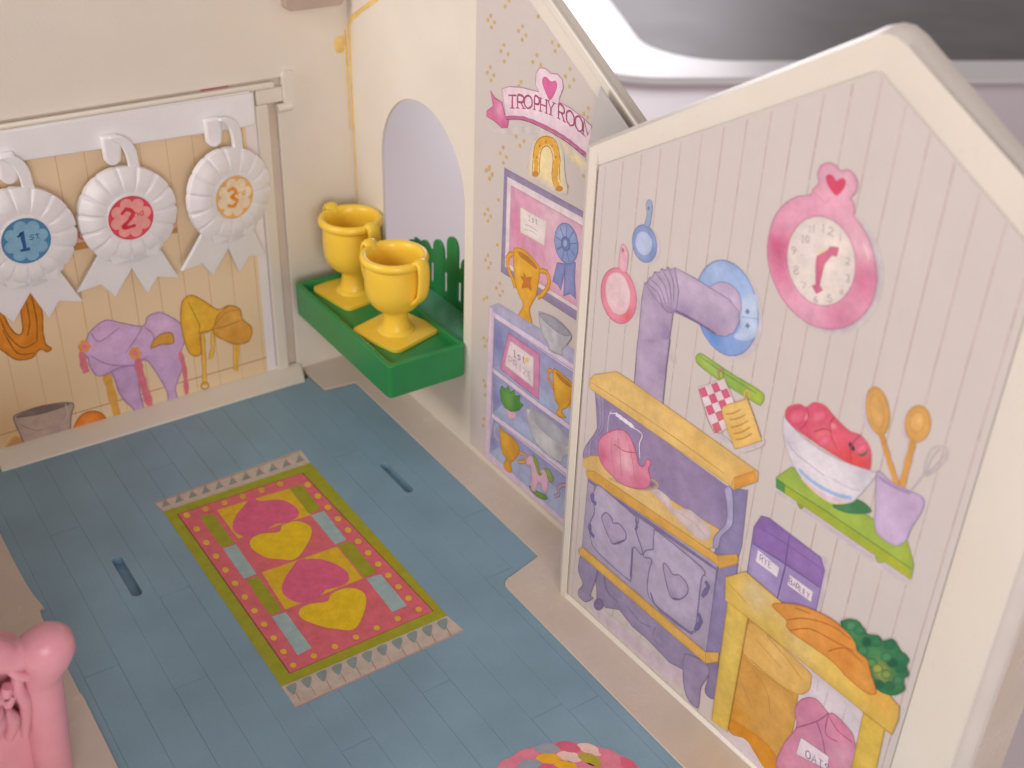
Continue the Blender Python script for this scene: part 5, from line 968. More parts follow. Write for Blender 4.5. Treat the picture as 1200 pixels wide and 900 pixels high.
('f',(230,145,43),1,[-13791,6794,-13495,6476,-13422,5702,-13527,4989,-13526,4386,-13354,4132,-13523,4030,-13772,4206,-14140,3937,-14655,4018,-14997,4424,-15297,5009,-15222,6439,-14856,6243,-14661,5438,-14442,5055,-14229,5191,-14117,6137],[(-14.115,4.661,0.672,(215,128,33),0.8),(-14.756,4.601,0.666,(242,157,51),0.7)],None,0),
('s',(182,112,36),1,[-13791,6794,-13495,6476,-13422,5702,-13527,4989,-13526,4386,-13354,4132,-13523,4030,-13772,4206,-14140,3937,-14655,4018,-14997,4424,-15297,5009,-15222,6439,-14856,6243,-14661,5438,-14442,5055,-14229,5191,-14117,6137],0.0561,1),
('s',(170,103,33),1,[-14926,5878,-14766,5100,-14363,4459,-13813,4572],0.056,0),
('s',(170,103,33),1,[-14917,5389,-14602,4304,-14000,4123],0.0559,0),
('s',(170,103,33),1,[-13678,6500,-13665,5524,-13813,4572],0.0556,0),
('s',(170,103,33),1,[-13897,6439,-13926,5475,-14112,4910],0.0554,0)]),
('b','printed_bucket','grey metal bucket printed on the tack board',[
('f',(203,154,97),1,[-15867,405,-15241,859,-14868,-100,-15738,-55],[],((235,203,153),0.188,1),0),
('f',(194,171,157),1,[-15245,1533,-14981,1682,-14101,1730,-13005,1496,-13120,935,-13411,-129,-13884,-238,-14674,-255,-15036,72,-15151,759],[(-13.892,0.378,0.726,(177,149,145),0.8),(-14.475,0.859,0.595,(209,185,163),0.7),(-13.4,0.619,0.365,(209,186,179),0.7)],None,0),
('s',(137,117,108),1,[-15245,1533,-14981,1682,-14101,1730,-13005,1496,-13120,935,-13411,-129,-13884,-238,-14674,-255,-15036,72,-15151,759],0.0492,1),
('f',(134,114,110),1,[-15180,1537,-14697,1692,-13997,1695,-13073,1492,-13562,1386,-14446,1391],[],None,0),
('s',(167,139,126),1,[-15110,1218,-14607,742,-14290,657],0.0476,0),
('s',(216,191,177),1,[-13248,1524,-13249,979,-13420,764],0.0484,0)]),
('b','printed_helmet','orange riding hat printed on the tack board',[
('f',(236,133,40),1,[-13142,111,-13008,509,-12680,839,-12220,833,-11875,506,-11721,-182,-11935,-347,-12749,-311],[(-12.512,0.448,0.494,(249,165,72),0.8),(-12.154,-0.241,0.377,(207,108,29),0.8)],None,0),
('s',(195,100,31),1,[-13142,111,-13008,509,-12680,839,-12220,833,-11875,506,-11721,-182,-11935,-347,-12749,-311],0.0499,1)]),
('b','printed_lilac_saddle','lilac saddle with pink straps printed on the tack board',[
('s',(231,174,83),1,[-11493,2703,-11431,1739,-11338,321],0.3321,0),
('f',(238,181,83),1,[-11317,2648,-11332,2603,-11360,2567,-11399,2544,-11446,2535,-11494,2543,-11541,2565,-11580,2600,-11609,2645,-11624,2694,-11624,2744,-11609,2788,-11581,2824,-11542,2847,-11496,2856,-11448,2849,-11401,2827,-11362,2792,-11333,2747,-11318,2698],[],None,0),
('s',(230,131,147),1,[-12179,3806,-12275,3210,-12227,2667],0.2841,0),
('f',(209,172,217),1,[-11361,2662,-10343,2453,-10273,1085,-10235,312,-10458,104,-10711,530,-11065,1207,-11220,2214],[],None,0),
('s',(172,132,182),1,[-11361,2662,-10343,2453,-10273,1085,-10235,312,-10458,104,-10711,530,-11065,1207,-11220,2214],0.0513,1),
('f',(221,184,227),1,[-12341,3906,-12050,4052,-11788,4438,-11158,4745,-10523,4437,-9740,4085,-9479,4455,-8979,4499,-8611,4213,-8211,3756,-8104,3025,-8374,2423,-8384,1735,-8804,744,-8623,-234,-8872,-411,-9207,-94,-9154,717,-9425,1645,-9753,2434,-10084,2617,-10253,2425,-10923,2498,-11753,2356,-12036,2872,-12076,3332],[(-11.406,3.863,0.95,(233,194,234),0.8),(-9.071,3.973,0.738,(235,201,239),0.7),(-9.21,1.992,0.761,(192,157,214),0.9),(-10.621,2.969,0.61,(208,167,214),0.6)],None,0),
('s',(177,137,187),1,[-12341,3906,-12050,4052,-11788,4438,-11158,4745,-10523,4437,-9740,4085,-9479,4455,-8979,4499,-8611,4213,-8211,3756,-8104,3025,-8374,2423,-8384,1735,-8804,744,-8623,-234,-8872,-411,-9207,-94,-9154,717,-9425,1645,-9753,2434,-10084,2617,-10253,2425,-10923,2498,-11753,2356,-12036,2872,-12076,3332],0.0521,1),
('s',(179,140,187),1,[-11957,3375,-11342,2789,-10343,2453,-9718,2694],0.0495,0),
('s',(179,140,187),1,[-11779,4359,-11515,3894,-10659,4295],0.0474,0),
('s',(179,140,187),1,[-9657,4008,-9367,3528,-9568,2919],0.0493,0),
('s',(179,140,187),1,[-9769,4041,-10195,3505,-10603,3096],0.0487,0),
('f',(229,169,78),1,[-9554,3022,-9286,3425,-8937,3537,-8616,3417,-8625,2961,-9073,3040],[],None,0),
('s',(183,129,73),1,[-9554,3022,-9286,3425,-8937,3537,-8616,3417,-8625,2961,-9073,3040],0.05,1),
('s',(230,129,145),1,[-10168,2696,-10108,1586,-9933,210],0.3147,0),
('s',(230,129,145),1,[-8391,2483,-8305,1570,-8349,366],0.2071,0),
('f',(249,165,90),1,[-9973,2906,-10014,2833,-10091,2821,-10158,2877,-10177,2968,-10135,3040,-10059,3053,-9992,2997],[],None,0),
('f',(249,165,90),1,[-10068,2772,-10110,2699,-10187,2687,-10254,2743,-10272,2834,-10231,2907,-10154,2919,-10087,2863],[],None,0),
('f',(249,165,90),1,[-10215,2817,-10257,2744,-10333,2732,-10400,2788,-10418,2878,-10377,2951,-10300,2963,-10234,2908],[],None,0),
('f',(249,165,90),1,[-10267,2995,-10308,2922,-10384,2910,-10451,2965,-10469,3056,-10428,3128,-10351,3140,-10285,3085],[],None,0),
('f',(249,165,90),1,[-10172,3128,-10213,3055,-10289,3043,-10356,3099,-10374,3189,-10333,3261,-10257,3273,-10190,3218],[],None,0),
('f',(249,165,90),1,[-10025,3084,-10066,3012,-10143,2999,-10210,3055,-10228,3145,-10187,3218,-10111,3230,-10044,3175],[],None,0),
('f',(237,136,166),1,[-10120,2951,-10161,2878,-10238,2866,-10305,2921,-10323,3012,-10282,3084,-10205,3097,-10139,3041],[],None,0),
('f',(249,165,90),1,[-11881,3782,-11922,3712,-11995,3699,-12058,3752,-12073,3839,-12033,3910,-11960,3922,-11897,3869],[],None,0),
('f',(249,165,90),1,[-11974,3652,-12015,3582,-12088,3570,-12151,3623,-12167,3710,-12126,3781,-12053,3793,-11990,3740],[],None,0),
('f',(249,165,90),1,[-12113,3694,-12154,3624,-12227,3611,-12290,3664,-12305,3752,-12264,3822,-12191,3834,-12129,3781],[],None,0),
('f',(249,165,90),1,[-12158,3865,-12199,3794,-12272,3782,-12334,3835,-12349,3922,-12309,3992,-12236,4004,-12174,3952],[],None,0),
('f',(249,165,90),1,[-12065,3994,-12106,3924,-12179,3911,-12241,3964,-12256,4050,-12216,4120,-12143,4133,-12081,4080],[],None,0),
('f',(249,165,90),1,[-11927,3953,-11967,3883,-12041,3870,-12103,3923,-12119,4010,-12078,4080,-12005,4092,-11942,4040],[],None,0),
('f',(237,136,166),1,[-12020,3824,-12061,3753,-12134,3741,-12196,3794,-12212,3881,-12171,3951,-12098,3963,-12036,3911],[],None,0),
('f',(226,173,87),1,[-10261,-49,-10279,-105,-10316,-148,-10368,-174,-10430,-181,-10496,-168,-10559,-137,-10613,-89,-10653,-31,-10675,32,-10677,94,-10658,149,-10622,192,-10570,218,-10508,225,-10443,213,-10380,181,-10325,134,-10285,77,-10263,13],[],None,0)]),
('b','printed_brown_saddle','tan saddle printed on the tack board',[
('s',(204,144,51),1,[-7340,3007,-7420,1856,-7517,540],0.1959,0),
('s',(249,198,85),1,[-7340,3007,-7420,1856,-7517,540],0.1306,0),
('s',(204,144,51),1,[-6914,3020,-6969,2277,-7158,1706],0.1959,0),
('s',(249,198,85),1,[-6914,3020,-6969,2277,-7158,1706],0.1306,0),
('s',(204,144,51),0,[-5861,2088,-6041,789],0.2033,0),
('s',(249,198,85),0,[-5861,2088,-6041,789],0.1355,0),
('s',(204,144,51),0,[-5987,2125,-6110,883],0.2028,0),
('s',(249,198,85),0,[-5987,2125,-6110,883],0.1352,0),
('s',(204,144,51),1,[-7358,474,-7372,425,-7400,386,-7439,360,-7487,351,-7538,359,-7586,384,-7628,422,-7659,470,-7677,524,-7679,578,-7665,626,-7637,665,-7598,691,-7551,700,-7500,692,-7452,668,-7409,630,-7378,582,-7360,528],0.0664,1),
('f',(233,169,76),1,[-6888,3026,-6529,3795,-6102,4028,-5623,3735,-5544,3220,-5178,2701,-5364,2110,-5937,2110,-6464,2489],[(-5.941,3.359,0.521,(248,191,96),0.7),(-5.896,2.518,0.529,(223,157,66),0.8)],None,0),
('s',(192,131,56),1,[-6888,3026,-6529,3795,-6102,4028,-5623,3735,-5544,3220,-5178,2701,-5364,2110,-5937,2110,-6464,2489],0.0526,1),
('f',(249,191,61),1,[-8022,4708,-7635,4918,-7186,4588,-6585,3972,-6129,4009,-6616,3684,-6903,3113,-7432,3074,-7514,2135,-7930,2206,-8126,2841,-8175,3852],[(-7.595,4.223,0.501,(249,210,81),0.8),(-7.643,2.753,0.513,(235,171,53),0.8)],None,0),
('s',(197,137,49),1,[-8022,4708,-7635,4918,-7186,4588,-6585,3972,-6129,4009,-6616,3684,-6903,3113,-7432,3074,-7514,2135,-7930,2206,-8126,2841,-8175,3852],0.0516,1),
('s',(202,142,54),1,[-7785,4670,-7432,3508,-7477,3114,-6979,3107,-6284,3727,-5653,3689],0.0515,0),
('s',(195,134,58),1,[-6852,3125,-6221,3109,-5622,3215],0.0521,0)]),
('f','fringe',None,[
('f',(204,191,178),0,[-12009,-6072,-5832,-5806,-5899,-6819,-11901,-6758],[],None,0),
('s',(186,147,140),0,[-12002,-6124,-5884,-5883],0.0879,0),
('s',(186,153,143),0,[-12009,-6072,-11901,-6758],0.0624,0),
('f',(144,156,153),0,[-11858,-6509,-11495,-6497,-11638,-6119],[],None,0),
('s',(177,147,140),0,[-11551,-6510,-11582,-6105,-11591,-6027],0.0478,0),
('f',(144,156,153),0,[-11340,-6513,-10973,-6501,-11115,-6121],[],None,0),
('s',(177,147,140),0,[-11030,-6514,-11057,-6107,-11067,-6028],0.0482,0),
('f',(144,156,153),0,[-10816,-6517,-10445,-6506,-10585,-6123],[],None,0),
('s',(177,147,140),0,[-10502,-6519,-10527,-6110,-10536,-6030],0.0487,0),
('f',(144,156,153),0,[-10287,-6522,-9910,-6510,-10049,-6125],[],None,0),
('s',(177,147,140),0,[-9969,-6523,-9990,-6112,-9999,-6031],0.0491,0),
('f',(144,156,153),0,[-9751,-6526,-9370,-6515,-9507,-6127],[],None,0),
('s',(177,147,140),0,[-9429,-6528,-9447,-6114,-9455,-6033],0.0495,0),
('f',(144,156,153),0,[-9208,-6531,-8823,-6519,-8958,-6129],[],None,0),
('s',(177,147,140),0,[-8883,-6532,-8898,-6116,-8905,-6035],0.05,0),
('f',(144,156,153),0,[-8659,-6536,-8269,-6524,-8403,-6132],[],None,0),
('s',(177,147,140),0,[-8330,-6537,-8342,-6118,-8348,-6036],0.0504,0),
('f',(144,156,153),0,[-8104,-6540,-7708,-6528,-7841,-6134],[],None,0),
('s',(177,147,140),0,[-7770,-6542,-7779,-6120,-7784,-6038],0.0509,0),
('f',(144,156,153),0,[-7541,-6545,-7141,-6533,-7272,-6136],[],None,0),
('s',(177,147,140),0,[-7204,-6546,-7209,-6123,-7214,-6040],0.0514,0),
('f',(144,156,153),0,[-6972,-6550,-6567,-6538,-6696,-6139],[],None,0),
('s',(177,147,140),0,[-6631,-6551,-6632,-6125,-6636,-6042],0.0518,0),
('f',(144,156,153),0,[-6396,-6555,-5986,-6543,-6113,-6141],[],None,0),
('s',(177,147,140),0,[-6050,-6556,-6048,-6127,-6051,-6043],0.0523,0)]),
('f','fringe',None,[
('f',(204,191,178),0,[-11912,-17126,-5907,-17181,-5798,-18092,-11915,-18151],[],None,0),
('s',(192,153,147),0,[-11881,-18126,-5792,-18041],0.0654,0),
('f',(144,160,160),1,[-11803,-17216,-11466,-17217,-11624,-17526,-11751,-17606],[],None,0),
('s',(177,150,143),0,[-11648,-17576,-11668,-17853,-11675,-18008],0.0351,0),
('f',(144,160,160),1,[-11293,-17221,-10952,-17223,-11115,-17534,-11245,-17615],[],None,0),
('s',(177,150,143),0,[-11139,-17584,-11163,-17863,-11172,-18019],0.0354,0),
('f',(144,160,160),1,[-10776,-17227,-10430,-17229,-10598,-17542,-10731,-17623],[],None,0),
('s',(177,150,143),0,[-10624,-17592,-10650,-17873,-10661,-18030],0.0358,0),
('f',(144,160,160),1,[-10252,-17233,-9901,-17235,-10075,-17550,-10210,-17632],[],None,0),
('s',(177,150,143),0,[-10101,-17601,-10131,-17884,-10143,-18042],0.0362,0),
('f',(144,160,160),1,[-9721,-17239,-9365,-17241,-9544,-17558,-9682,-17641],[],None,0),
('s',(177,150,143),0,[-9571,-17609,-9604,-17894,-9618,-18053],0.0366,0),
('f',(144,160,160),1,[-9182,-17245,-8821,-17248,-9006,-17567,-9147,-17650],[],None,0),
('s',(177,150,143),0,[-9034,-17618,-9070,-17905,-9086,-18065],0.0369,0),
('f',(144,160,160),1,[-8635,-17252,-8269,-17254,-8460,-17575,-8604,-17659],[],None,0),
('s',(177,150,143),0,[-8489,-17627,-8529,-17916,-8547,-18077],0.0373,0),
('f',(144,160,160),1,[-8081,-17258,-7709,-17260,-7907,-17584,-8053,-17668],[],None,0),
('s',(177,150,143),0,[-7936,-17636,-7980,-17927,-8000,-18089],0.0377,0),
('f',(144,160,160),1,[-7518,-17264,-7141,-17267,-7345,-17593,-7495,-17677],[],None,0),
('s',(177,150,143),0,[-7376,-17645,-7423,-17938,-7445,-18101],0.0381,0),
('f',(144,160,160),1,[-6948,-17271,-6565,-17273,-6775,-17601,-6928,-17687],[],None,0),
('s',(177,150,143),0,[-6807,-17654,-6858,-17949,-6882,-18114],0.0385,0),
('f',(144,160,160),1,[-6369,-17278,-5981,-17280,-6197,-17610,-6353,-17696],[],None,0),
('s',(177,150,143),0,[-6230,-17664,-6285,-17961,-6311,-18126],0.039,0)]),
('f','border',None,[
('f',(166,169,45),0,[-11901,-6758,-5899,-6819,-5907,-17181,-11912,-17126],[(-5.966,-13.288,1.328,(183,167,25),0.9),(-6.014,-16.147,0.822,(183,167,25),0.9),(-6.345,-7.616,1.007,(163,163,38),0.6),(-8.996,-17.399,1.126,(172,163,38),0.7)],None,0)]),
('f','field',None,[
('f',(225,112,124),0,[-11503,-7195,-6468,-7280,-6185,-16737,-11456,-16753],[],None,0),
('s',(152,96,65),0,[-11503,-7195,-6468,-7280,-6185,-16737,-11456,-16753],0.0538,1)]),
('f','block',None,[
('f',(228,188,45),0,[-10191,-7734,-7319,-7947,-7348,-9845,-10188,-9709],[],None,0),
('f',(228,188,45),0,[-10223,-11872,-7378,-12007,-7406,-14023,-10342,-14021],[],None,0),
('f',(163,163,42),0,[-10880,-7772,-10392,-7844,-10407,-9925,-10879,-9846],[],None,0),
('f',(163,163,42),0,[-10842,-11931,-10405,-12003,-10431,-14003,-10892,-14014],[],None,0),
('f',(163,163,42),0,[-7332,-7914,-6821,-7956,-6891,-9752,-7393,-9770],[],None,0),
('f',(163,163,42),0,[-7323,-11953,-6807,-11991,-6855,-13999,-7360,-14010],[],None,0),
('f',(163,191,193),0,[-10867,-9940,-10382,-9984,-10414,-11854,-10879,-11847],[],None,0),
('f',(163,191,193),0,[-10856,-14093,-10379,-14150,-10390,-16123,-10908,-16179],[],None,0),
('f',(163,191,193),0,[-7365,-9881,-6842,-9902,-6912,-11858,-7377,-11875],[],None,0),
('f',(163,191,193),0,[-7308,-14084,-6779,-14172,-6800,-16039,-7376,-16058],[],None,0)]),
('f','heart',None,[
('f',(228,103,140),1,[-8662,-7580,-8691,-7953,-8465,-8142,-7845,-8482,-7629,-9242,-7816,-9692,-8321,-9794,-8683,-9659,-8872,-9724,-8949,-9721,-9271,-9972,-9714,-9918,-10027,-9632,-10125,-9075,-9713,-8410,-9112,-7932],[],None,0),
('f',(228,103,140),1,[-8821,-11961,-8140,-12369,-7750,-13142,-7778,-13746,-8163,-13990,-8736,-13868,-8907,-13958,-9493,-14136,-9955,-13766,-10053,-13134,-9709,-12607,-9207,-12181],[],None,0),
('f',(239,204,35),1,[-8943,-11841,-9418,-11542,-9788,-11181,-9996,-10446,-9800,-9997,-9373,-9908,-8776,-10148,-8511,-9859,-7977,-9917,-7688,-10376,-7810,-10845,-8323,-11412],[],None,0),
('f',(239,204,35),1,[-8883,-16092,-9339,-15746,-9665,-15429,-10052,-14736,-9978,-14329,-9555,-14213,-8977,-14424,-8708,-14164,-8148,-14160,-7773,-14517,-7822,-15040,-8351,-15742],[],None,0)]),
('f','dot',None,[
('f',(237,191,68),1,[-11154,-7548,-11230,-7618,-11314,-7591,-11356,-7482,-11332,-7355,-11255,-7285,-11171,-7312,-11129,-7421],[],None,0),
('f',(237,191,68),1,[-6545,-8197,-6635,-8269,-6724,-8240,-6762,-8128,-6726,-7997,-6636,-7925,-6546,-7954,-6508,-8067],[],None,0),
('f',(237,191,68),1,[-11153,-8493,-11228,-8560,-11311,-8533,-11352,-8427,-11328,-8304,-11253,-8237,-11170,-8264,-11129,-8370],[],None,0),
('f',(237,191,68),1,[-6539,-9051,-6628,-9120,-6716,-9091,-6753,-8981,-6717,-8854,-6629,-8785,-6540,-8814,-6503,-8924],[],None,0),
('f',(237,191,68),1,[-11152,-9410,-11226,-9474,-11307,-9447,-11348,-9344,-11325,-9225,-11250,-9160,-11169,-9187,-11128,-9291],[],None,0),
('f',(237,191,68),1,[-6534,-9883,-6621,-9949,-6708,-9920,-6745,-9813,-6709,-9689,-6622,-9622,-6534,-9651,-6498,-9759],[],None,0),
('f',(237,191,68),1,[-11151,-10300,-11224,-10361,-11304,-10334,-11344,-10234,-11321,-10118,-11248,-10056,-11168,-10084,-11128,-10185],[],None,0),
('f',(237,191,68),1,[-6528,-10693,-6614,-10757,-6700,-10728,-6737,-10623,-6702,-10503,-6616,-10439,-6529,-10468,-6493,-10573],[],None,0),
('f',(237,191,68),1,[-11150,-11164,-11222,-11223,-11301,-11196,-11341,-11098,-11318,-10986,-11246,-10926,-11167,-10954,-11127,-11052],[],None,0),
('f',(237,191,68),1,[-6523,-11483,-6608,-11545,-6693,-11516,-6729,-11413,-6694,-11297,-6609,-11234,-6523,-11263,-6488,-11367],[],None,0),
('f',(237,191,68),1,[-11149,-12003,-11221,-12060,-11298,-12032,-11337,-11937,-11315,-11829,-11244,-11771,-11166,-11799,-11127,-11895],[],None,0),
('f',(237,191,68),1,[-6517,-12253,-6601,-12313,-6685,-12284,-6721,-12183,-6687,-12070,-6603,-12010,-6518,-12039,-6483,-12140],[],None,0),
('f',(237,191,68),1,[-11149,-12819,-11219,-12873,-11295,-12846,-11334,-12753,-11312,-12648,-11241,-12593,-11164,-12620,-11126,-12714],[],None,0),
('f',(237,191,68),1,[-6512,-13005,-6595,-13062,-6678,-13033,-6713,-12935,-6679,-12824,-6596,-12767,-6513,-12796,-6478,-12895],[],None,0),
('f',(237,191,68),1,[-11148,-13612,-11217,-13664,-11292,-13637,-11330,-13546,-11308,-13444,-11239,-13391,-11163,-13419,-11126,-13510],[],None,0),
('f',(237,191,68),1,[-6507,-13738,-6589,-13793,-6671,-13764,-6706,-13668,-6672,-13561,-6590,-13505,-6508,-13534,-6473,-13631],[],None,0),
('f',(237,191,68),1,[-11147,-14383,-11215,-14433,-11290,-14406,-11327,-14317,-11305,-14218,-11237,-14167,-11162,-14195,-11125,-14284],[],None,0),
('f',(237,191,68),1,[-6502,-14454,-6583,-14507,-6664,-14478,-6698,-14383,-6665,-14279,-6584,-14226,-6503,-14255,-6469,-14349],[],None,0),
('f',(237,191,68),1,[-11146,-15133,-11214,-15182,-11287,-15154,-11324,-15067,-11303,-14971,-11235,-14923,-11162,-14950,-11125,-15038],[],None,0),
('f',(237,191,68),1,[-6498,-15152,-6578,-15203,-6658,-15174,-6691,-15082,-6659,-14980,-6579,-14929,-6498,-14958,-6465,-15051],[],None,0),
('f',(237,191,68),1,[-11146,-15864,-11212,-15910,-11284,-15883,-11321,-15798,-11300,-15704,-11233,-15658,-11161,-15685,-11124,-15771],[],None,0),
('f',(237,191,68),1,[-6493,-15835,-6572,-15884,-6651,-15855,-6684,-15764,-6652,-15665,-6573,-15616,-6493,-15645,-6460,-15736],[],None,0),
('f',(237,191,68),1,[-11145,-16575,-11210,-16619,-11282,-16592,-11318,-16509,-11297,-16418,-11232,-16373,-11160,-16401,-11124,-16484],[],None,0),
('f',(237,191,68),1,[-6488,-16501,-6567,-16548,-6645,-16519,-6678,-16431,-6646,-16334,-6568,-16287,-6489,-16316,-6456,-16405],[],None,0),
('f',(228,172,81),1,[-10432,-7561,-10510,-7632,-10595,-7604,-10636,-7495,-10610,-7367,-10532,-7296,-10447,-7323,-10405,-7433],[],None,0),
('f',(237,191,68),1,[-10408,-16563,-10475,-16608,-10548,-16580,-10583,-16496,-10561,-16405,-10494,-16360,-10421,-16387,-10385,-16472],[],None,0),
('f',(228,172,81),1,[-9698,-7575,-9778,-7646,-9864,-7618,-9905,-7508,-9877,-7379,-9796,-7307,-9710,-7335,-9669,-7446],[],None,0),
('f',(237,191,68),1,[-9656,-16551,-9725,-16597,-9799,-16569,-9834,-16484,-9810,-16391,-9740,-16346,-9666,-16374,-9632,-16459],[],None,0),
('f',(228,172,81),1,[-8952,-7589,-9035,-7660,-9121,-7632,-9162,-7521,-9132,-7391,-9049,-7319,-8961,-7347,-8921,-7459],[],None,0),
('f',(237,191,68),1,[-8889,-16539,-8960,-16585,-9035,-16557,-9069,-16471,-9043,-16378,-8972,-16331,-8897,-16360,-8862,-16446],[],None,0),
('f',(228,172,81),1,[-8193,-7603,-8279,-7675,-8366,-7646,-8406,-7534,-8374,-7404,-8289,-7331,-8200,-7359,-8161,-7472],[],None,0),
('f',(237,191,68),1,[-8105,-16527,-8179,-16573,-8255,-16545,-8289,-16458,-8261,-16364,-8187,-16317,-8111,-16345,-8077,-16432],[],None,0),
('f',(228,172,81),1,[-7422,-7617,-7510,-7689,-7599,-7661,-7638,-7548,-7604,-7416,-7516,-7343,-7426,-7371,-7388,-7485],[],None,0),
('f',(237,191,68),1,[-7305,-16514,-7381,-16561,-7458,-16532,-7492,-16445,-7462,-16349,-7386,-16302,-7308,-16331,-7275,-16419],[],None,0)])]

# ================================================================== SETTING: table, base, floor
bm = bmesh.new(); box(bm, -400, 600, -300, 700, -2.6, -1.6)
tag(obj('tabletop', bm, M['table']), 'pale table surface under and behind the toy house', kind='structure')

# dark grey mat lying in a white rounded tray, out of focus behind the house
tr = thing('serving_tray', 'white tray with dark grey rounded inset out of focus behind the gables', 'tray', (70, 45, -1.6))
import_dir = math.atan2(-11.4, 21.5)
def trp(u, v, d):      # u along the near edge, v away from the viewer
    c, s = math.cos(import_dir), math.sin(import_dir)
    return Vector((46.6 + u * c - v * s, 30.6 + u * s + v * c, d))
bm = bmesh.new(); slab(bm, rrect(-10, 64, -4.6, 56, 8, 8), [rrect(-1.7, 58, .6, 50, 7, 8)], trp, -1.59, -.9)
obj('tray_rim', bm, M['tray_white'], tr, bev=.62, seg=6)
bm = bmesh.new(); slab(bm, rrect(-2.4, 57.9, -.3, 49.9, 7, 8), [], trp, -1.58, -1.15)
obj('tray_floor', bm, M['tray_dark'], tr)

SLOT = lambda cx, y0, y1, w: [(cx + w * math.cos(a), y1 - w + w * math.sin(a)) for a in [math.pi * i / 6 for i in range(7)]] + [(cx - w * math.cos(a), y0 + w - w * math.sin(a)) for a in [math.pi * i / 6 for i in range(7)]]
slots = [SLOT(-14.22, -10.75, -8.35, .18), SLOT(-3.475, -10.6, -8.3, .18)]
XY = lambda u, v, d: Vector((u, v, d))
# floor: moulded blue base with separate planks
floor_out = [(-17.32, -46), (-3.3, -46), (-3.3, -17.3), (-2.9, -16.78), (-1.4, -16.4), (-1.58, -2.42), (-3.0, -2.28), (-3.1, -.9), (-17.32, -.9)]
bm = bmesh.new(); slab(bm, floor_out, slots, XY, -.012, -.34)
floor = tag(obj('floor', bm, M['floor']), 'blue plank floor of the toy house', kind='structure')
bm = bmesh.new(); slab(bm, floor_out, [], XY, -.345, -.55); obj('underfloor', bm, M['floor'], floor)
seams = [-17.31, -16.9, -15.8, -14.72, -13.65, -12.58, -11.53, -10.48, -9.43, -8.38, -7.34, -6.12, -4.96, -3.8, -2.7, -1.56]
breaks = {1: [-13.5], 2: [-6], 3: [-15.45], 4: [-11.2, -22], 5: [-25], 6: [-4, -20.4], 9: [-19.7], 11: [-22.4], 12: [-7, -22.75], 14: [-13]}
for i in range(len(seams) - 1):
    x0, x1 = seams[i] + .004, seams[i + 1] - .004
    top = -.95 if x1 < -2.8 else -2.42
    bot = -45.9 if x1 < -3.5 else -16.3
    ys = [top] + [b for b in breaks.get(i, []) if b > bot + .5] + [bot]
    for a, b in zip(ys, ys[1:]):
        L = [(x0, b + .008), (x1, b + .008), (x1, a - .008), (x0, a - .008)]
        if i == 14 and b < -16.2: L[0], L[1] = (x0, -16.59), (x1, -16.31)
        if i == 13 and b < -16.2:      # the plank that runs round the corner of the sill
            L = [(x0, -16.3), (x1, -16.3), (x1, a - .012), (x0, a - .012)]
        hs = [h for h in slots if x0 < h[0][0] < x1 and b < h[0][1] < a]
        bm = bmesh.new(); slab(bm, L, hs, XY, 0, -.016)
        obj('plank', bm, M['floor'], floor, bev=.004, seg=1)
bm = bmesh.new(); slab(bm, [(-3.79, -45.9), (-3.475, -45.9), (-3.475, -17.13), (-3.4, -16.88), (-3.2, -16.7), (-2.94, -16.65), (-2.705, -16.59), (-2.705, -16.32), (-3.79, -16.32)], [], XY, 0, -.016)
obj('plank', bm, M['floor'], floor)
# cream base round the floor
bm = bmesh.new(); slab(bm, [(-24, -46), (1.5, -46), (1.5, 2), (-24, 2)], [], XY, -.6, -1.55)
base = tag(obj('house_base', bm, M['base'], bev=.15), 'cream plastic base of the toy house', kind='structure')
RC = [(-3.44 + .5 - .5 * math.cos(a), -16.68 - .45 + .45 * math.sin(a)) for a in [math.pi / 2 * i / 5 for i in range(6)]]
bm = bmesh.new(); slab(bm, [(-1.5, -45.8)] + [(-3.44, -45.8)] + RC + [(-1.53, -16.32), (-1.53, -2.36), (-2.96, -2.2), (-3.02, -1.0), (-3.02, .3), (.2, .3), (.2, -16.0), (.2, -45.8)], [], XY, .035, -.59)
obj('sill_ledge', bm, M['base'], base, bev=.05)
LE = cr([(-17.28, -1), (-17.27, -6.4), (-17.2, -8.6), (-17.06, -9.75), (-17.24, -10.1), (-17.2, -14), (-17.15, -17), (-17.2, -46)], 4)
bm = bmesh.new(); slab(bm, [(-23.8, -46), (-23.8, -1)] + [(p.x, p.y) for p in LE], [], XY, .10, -.59)
obj('porch_ledge', bm, M['base'], base, bev=.06)

# ================================================================== BACK WALL
bw = thing('back_wall', 'cream back wall with framed tack board of saddles printed low down', 'wall', (-9, 0, 0)); bw['kind'] = 'thing'
XZ = PLANES['b']
rec = [(-17.0, .0), (-3.22, .0), (-3.22, 11.95), (-2.5, 11.95), (-2.5, 13.24), (-17.0, 13.24)]
bm = bmesh.new(); slab(bm, [(-24, -.55), (-17.0, -.55), (-17.0, 0)] + rec[5:0:-1] + [(-3.22, -.55), (.5, -.55), (.5, 22), (-24, 22)], [], XZ, 0, -.16)
wallb = obj('wall_sheet', bm, M['cream'], bw, bev=.06)
bm = bmesh.new(); slab(bm, [(-17.4, -.5), (-2.3, -.5), (-2.3, 13.8), (-17.4, 13.8)], [], XZ, -.17, -.7)
obj('recess_back', bm, M['base'], bw)
bm = bmesh.new(); slab(bm, [(-16.8, .05), (-4.16, .05), (-4.16, 12.9), (-16.8, 12.9)], [], XZ, -.012, -.16)
board = obj('board_panel', bm, M['cream'], bw)
bm = bmesh.new(); slab(bm, [(-4.16, .12), (-3.62, .12), (-3.62, 12.3), (-4.16, 12.3)], [], XZ, .1, -.165); obj('side_frame', bm, M['cream'], bw, bev=.08, seg=3)
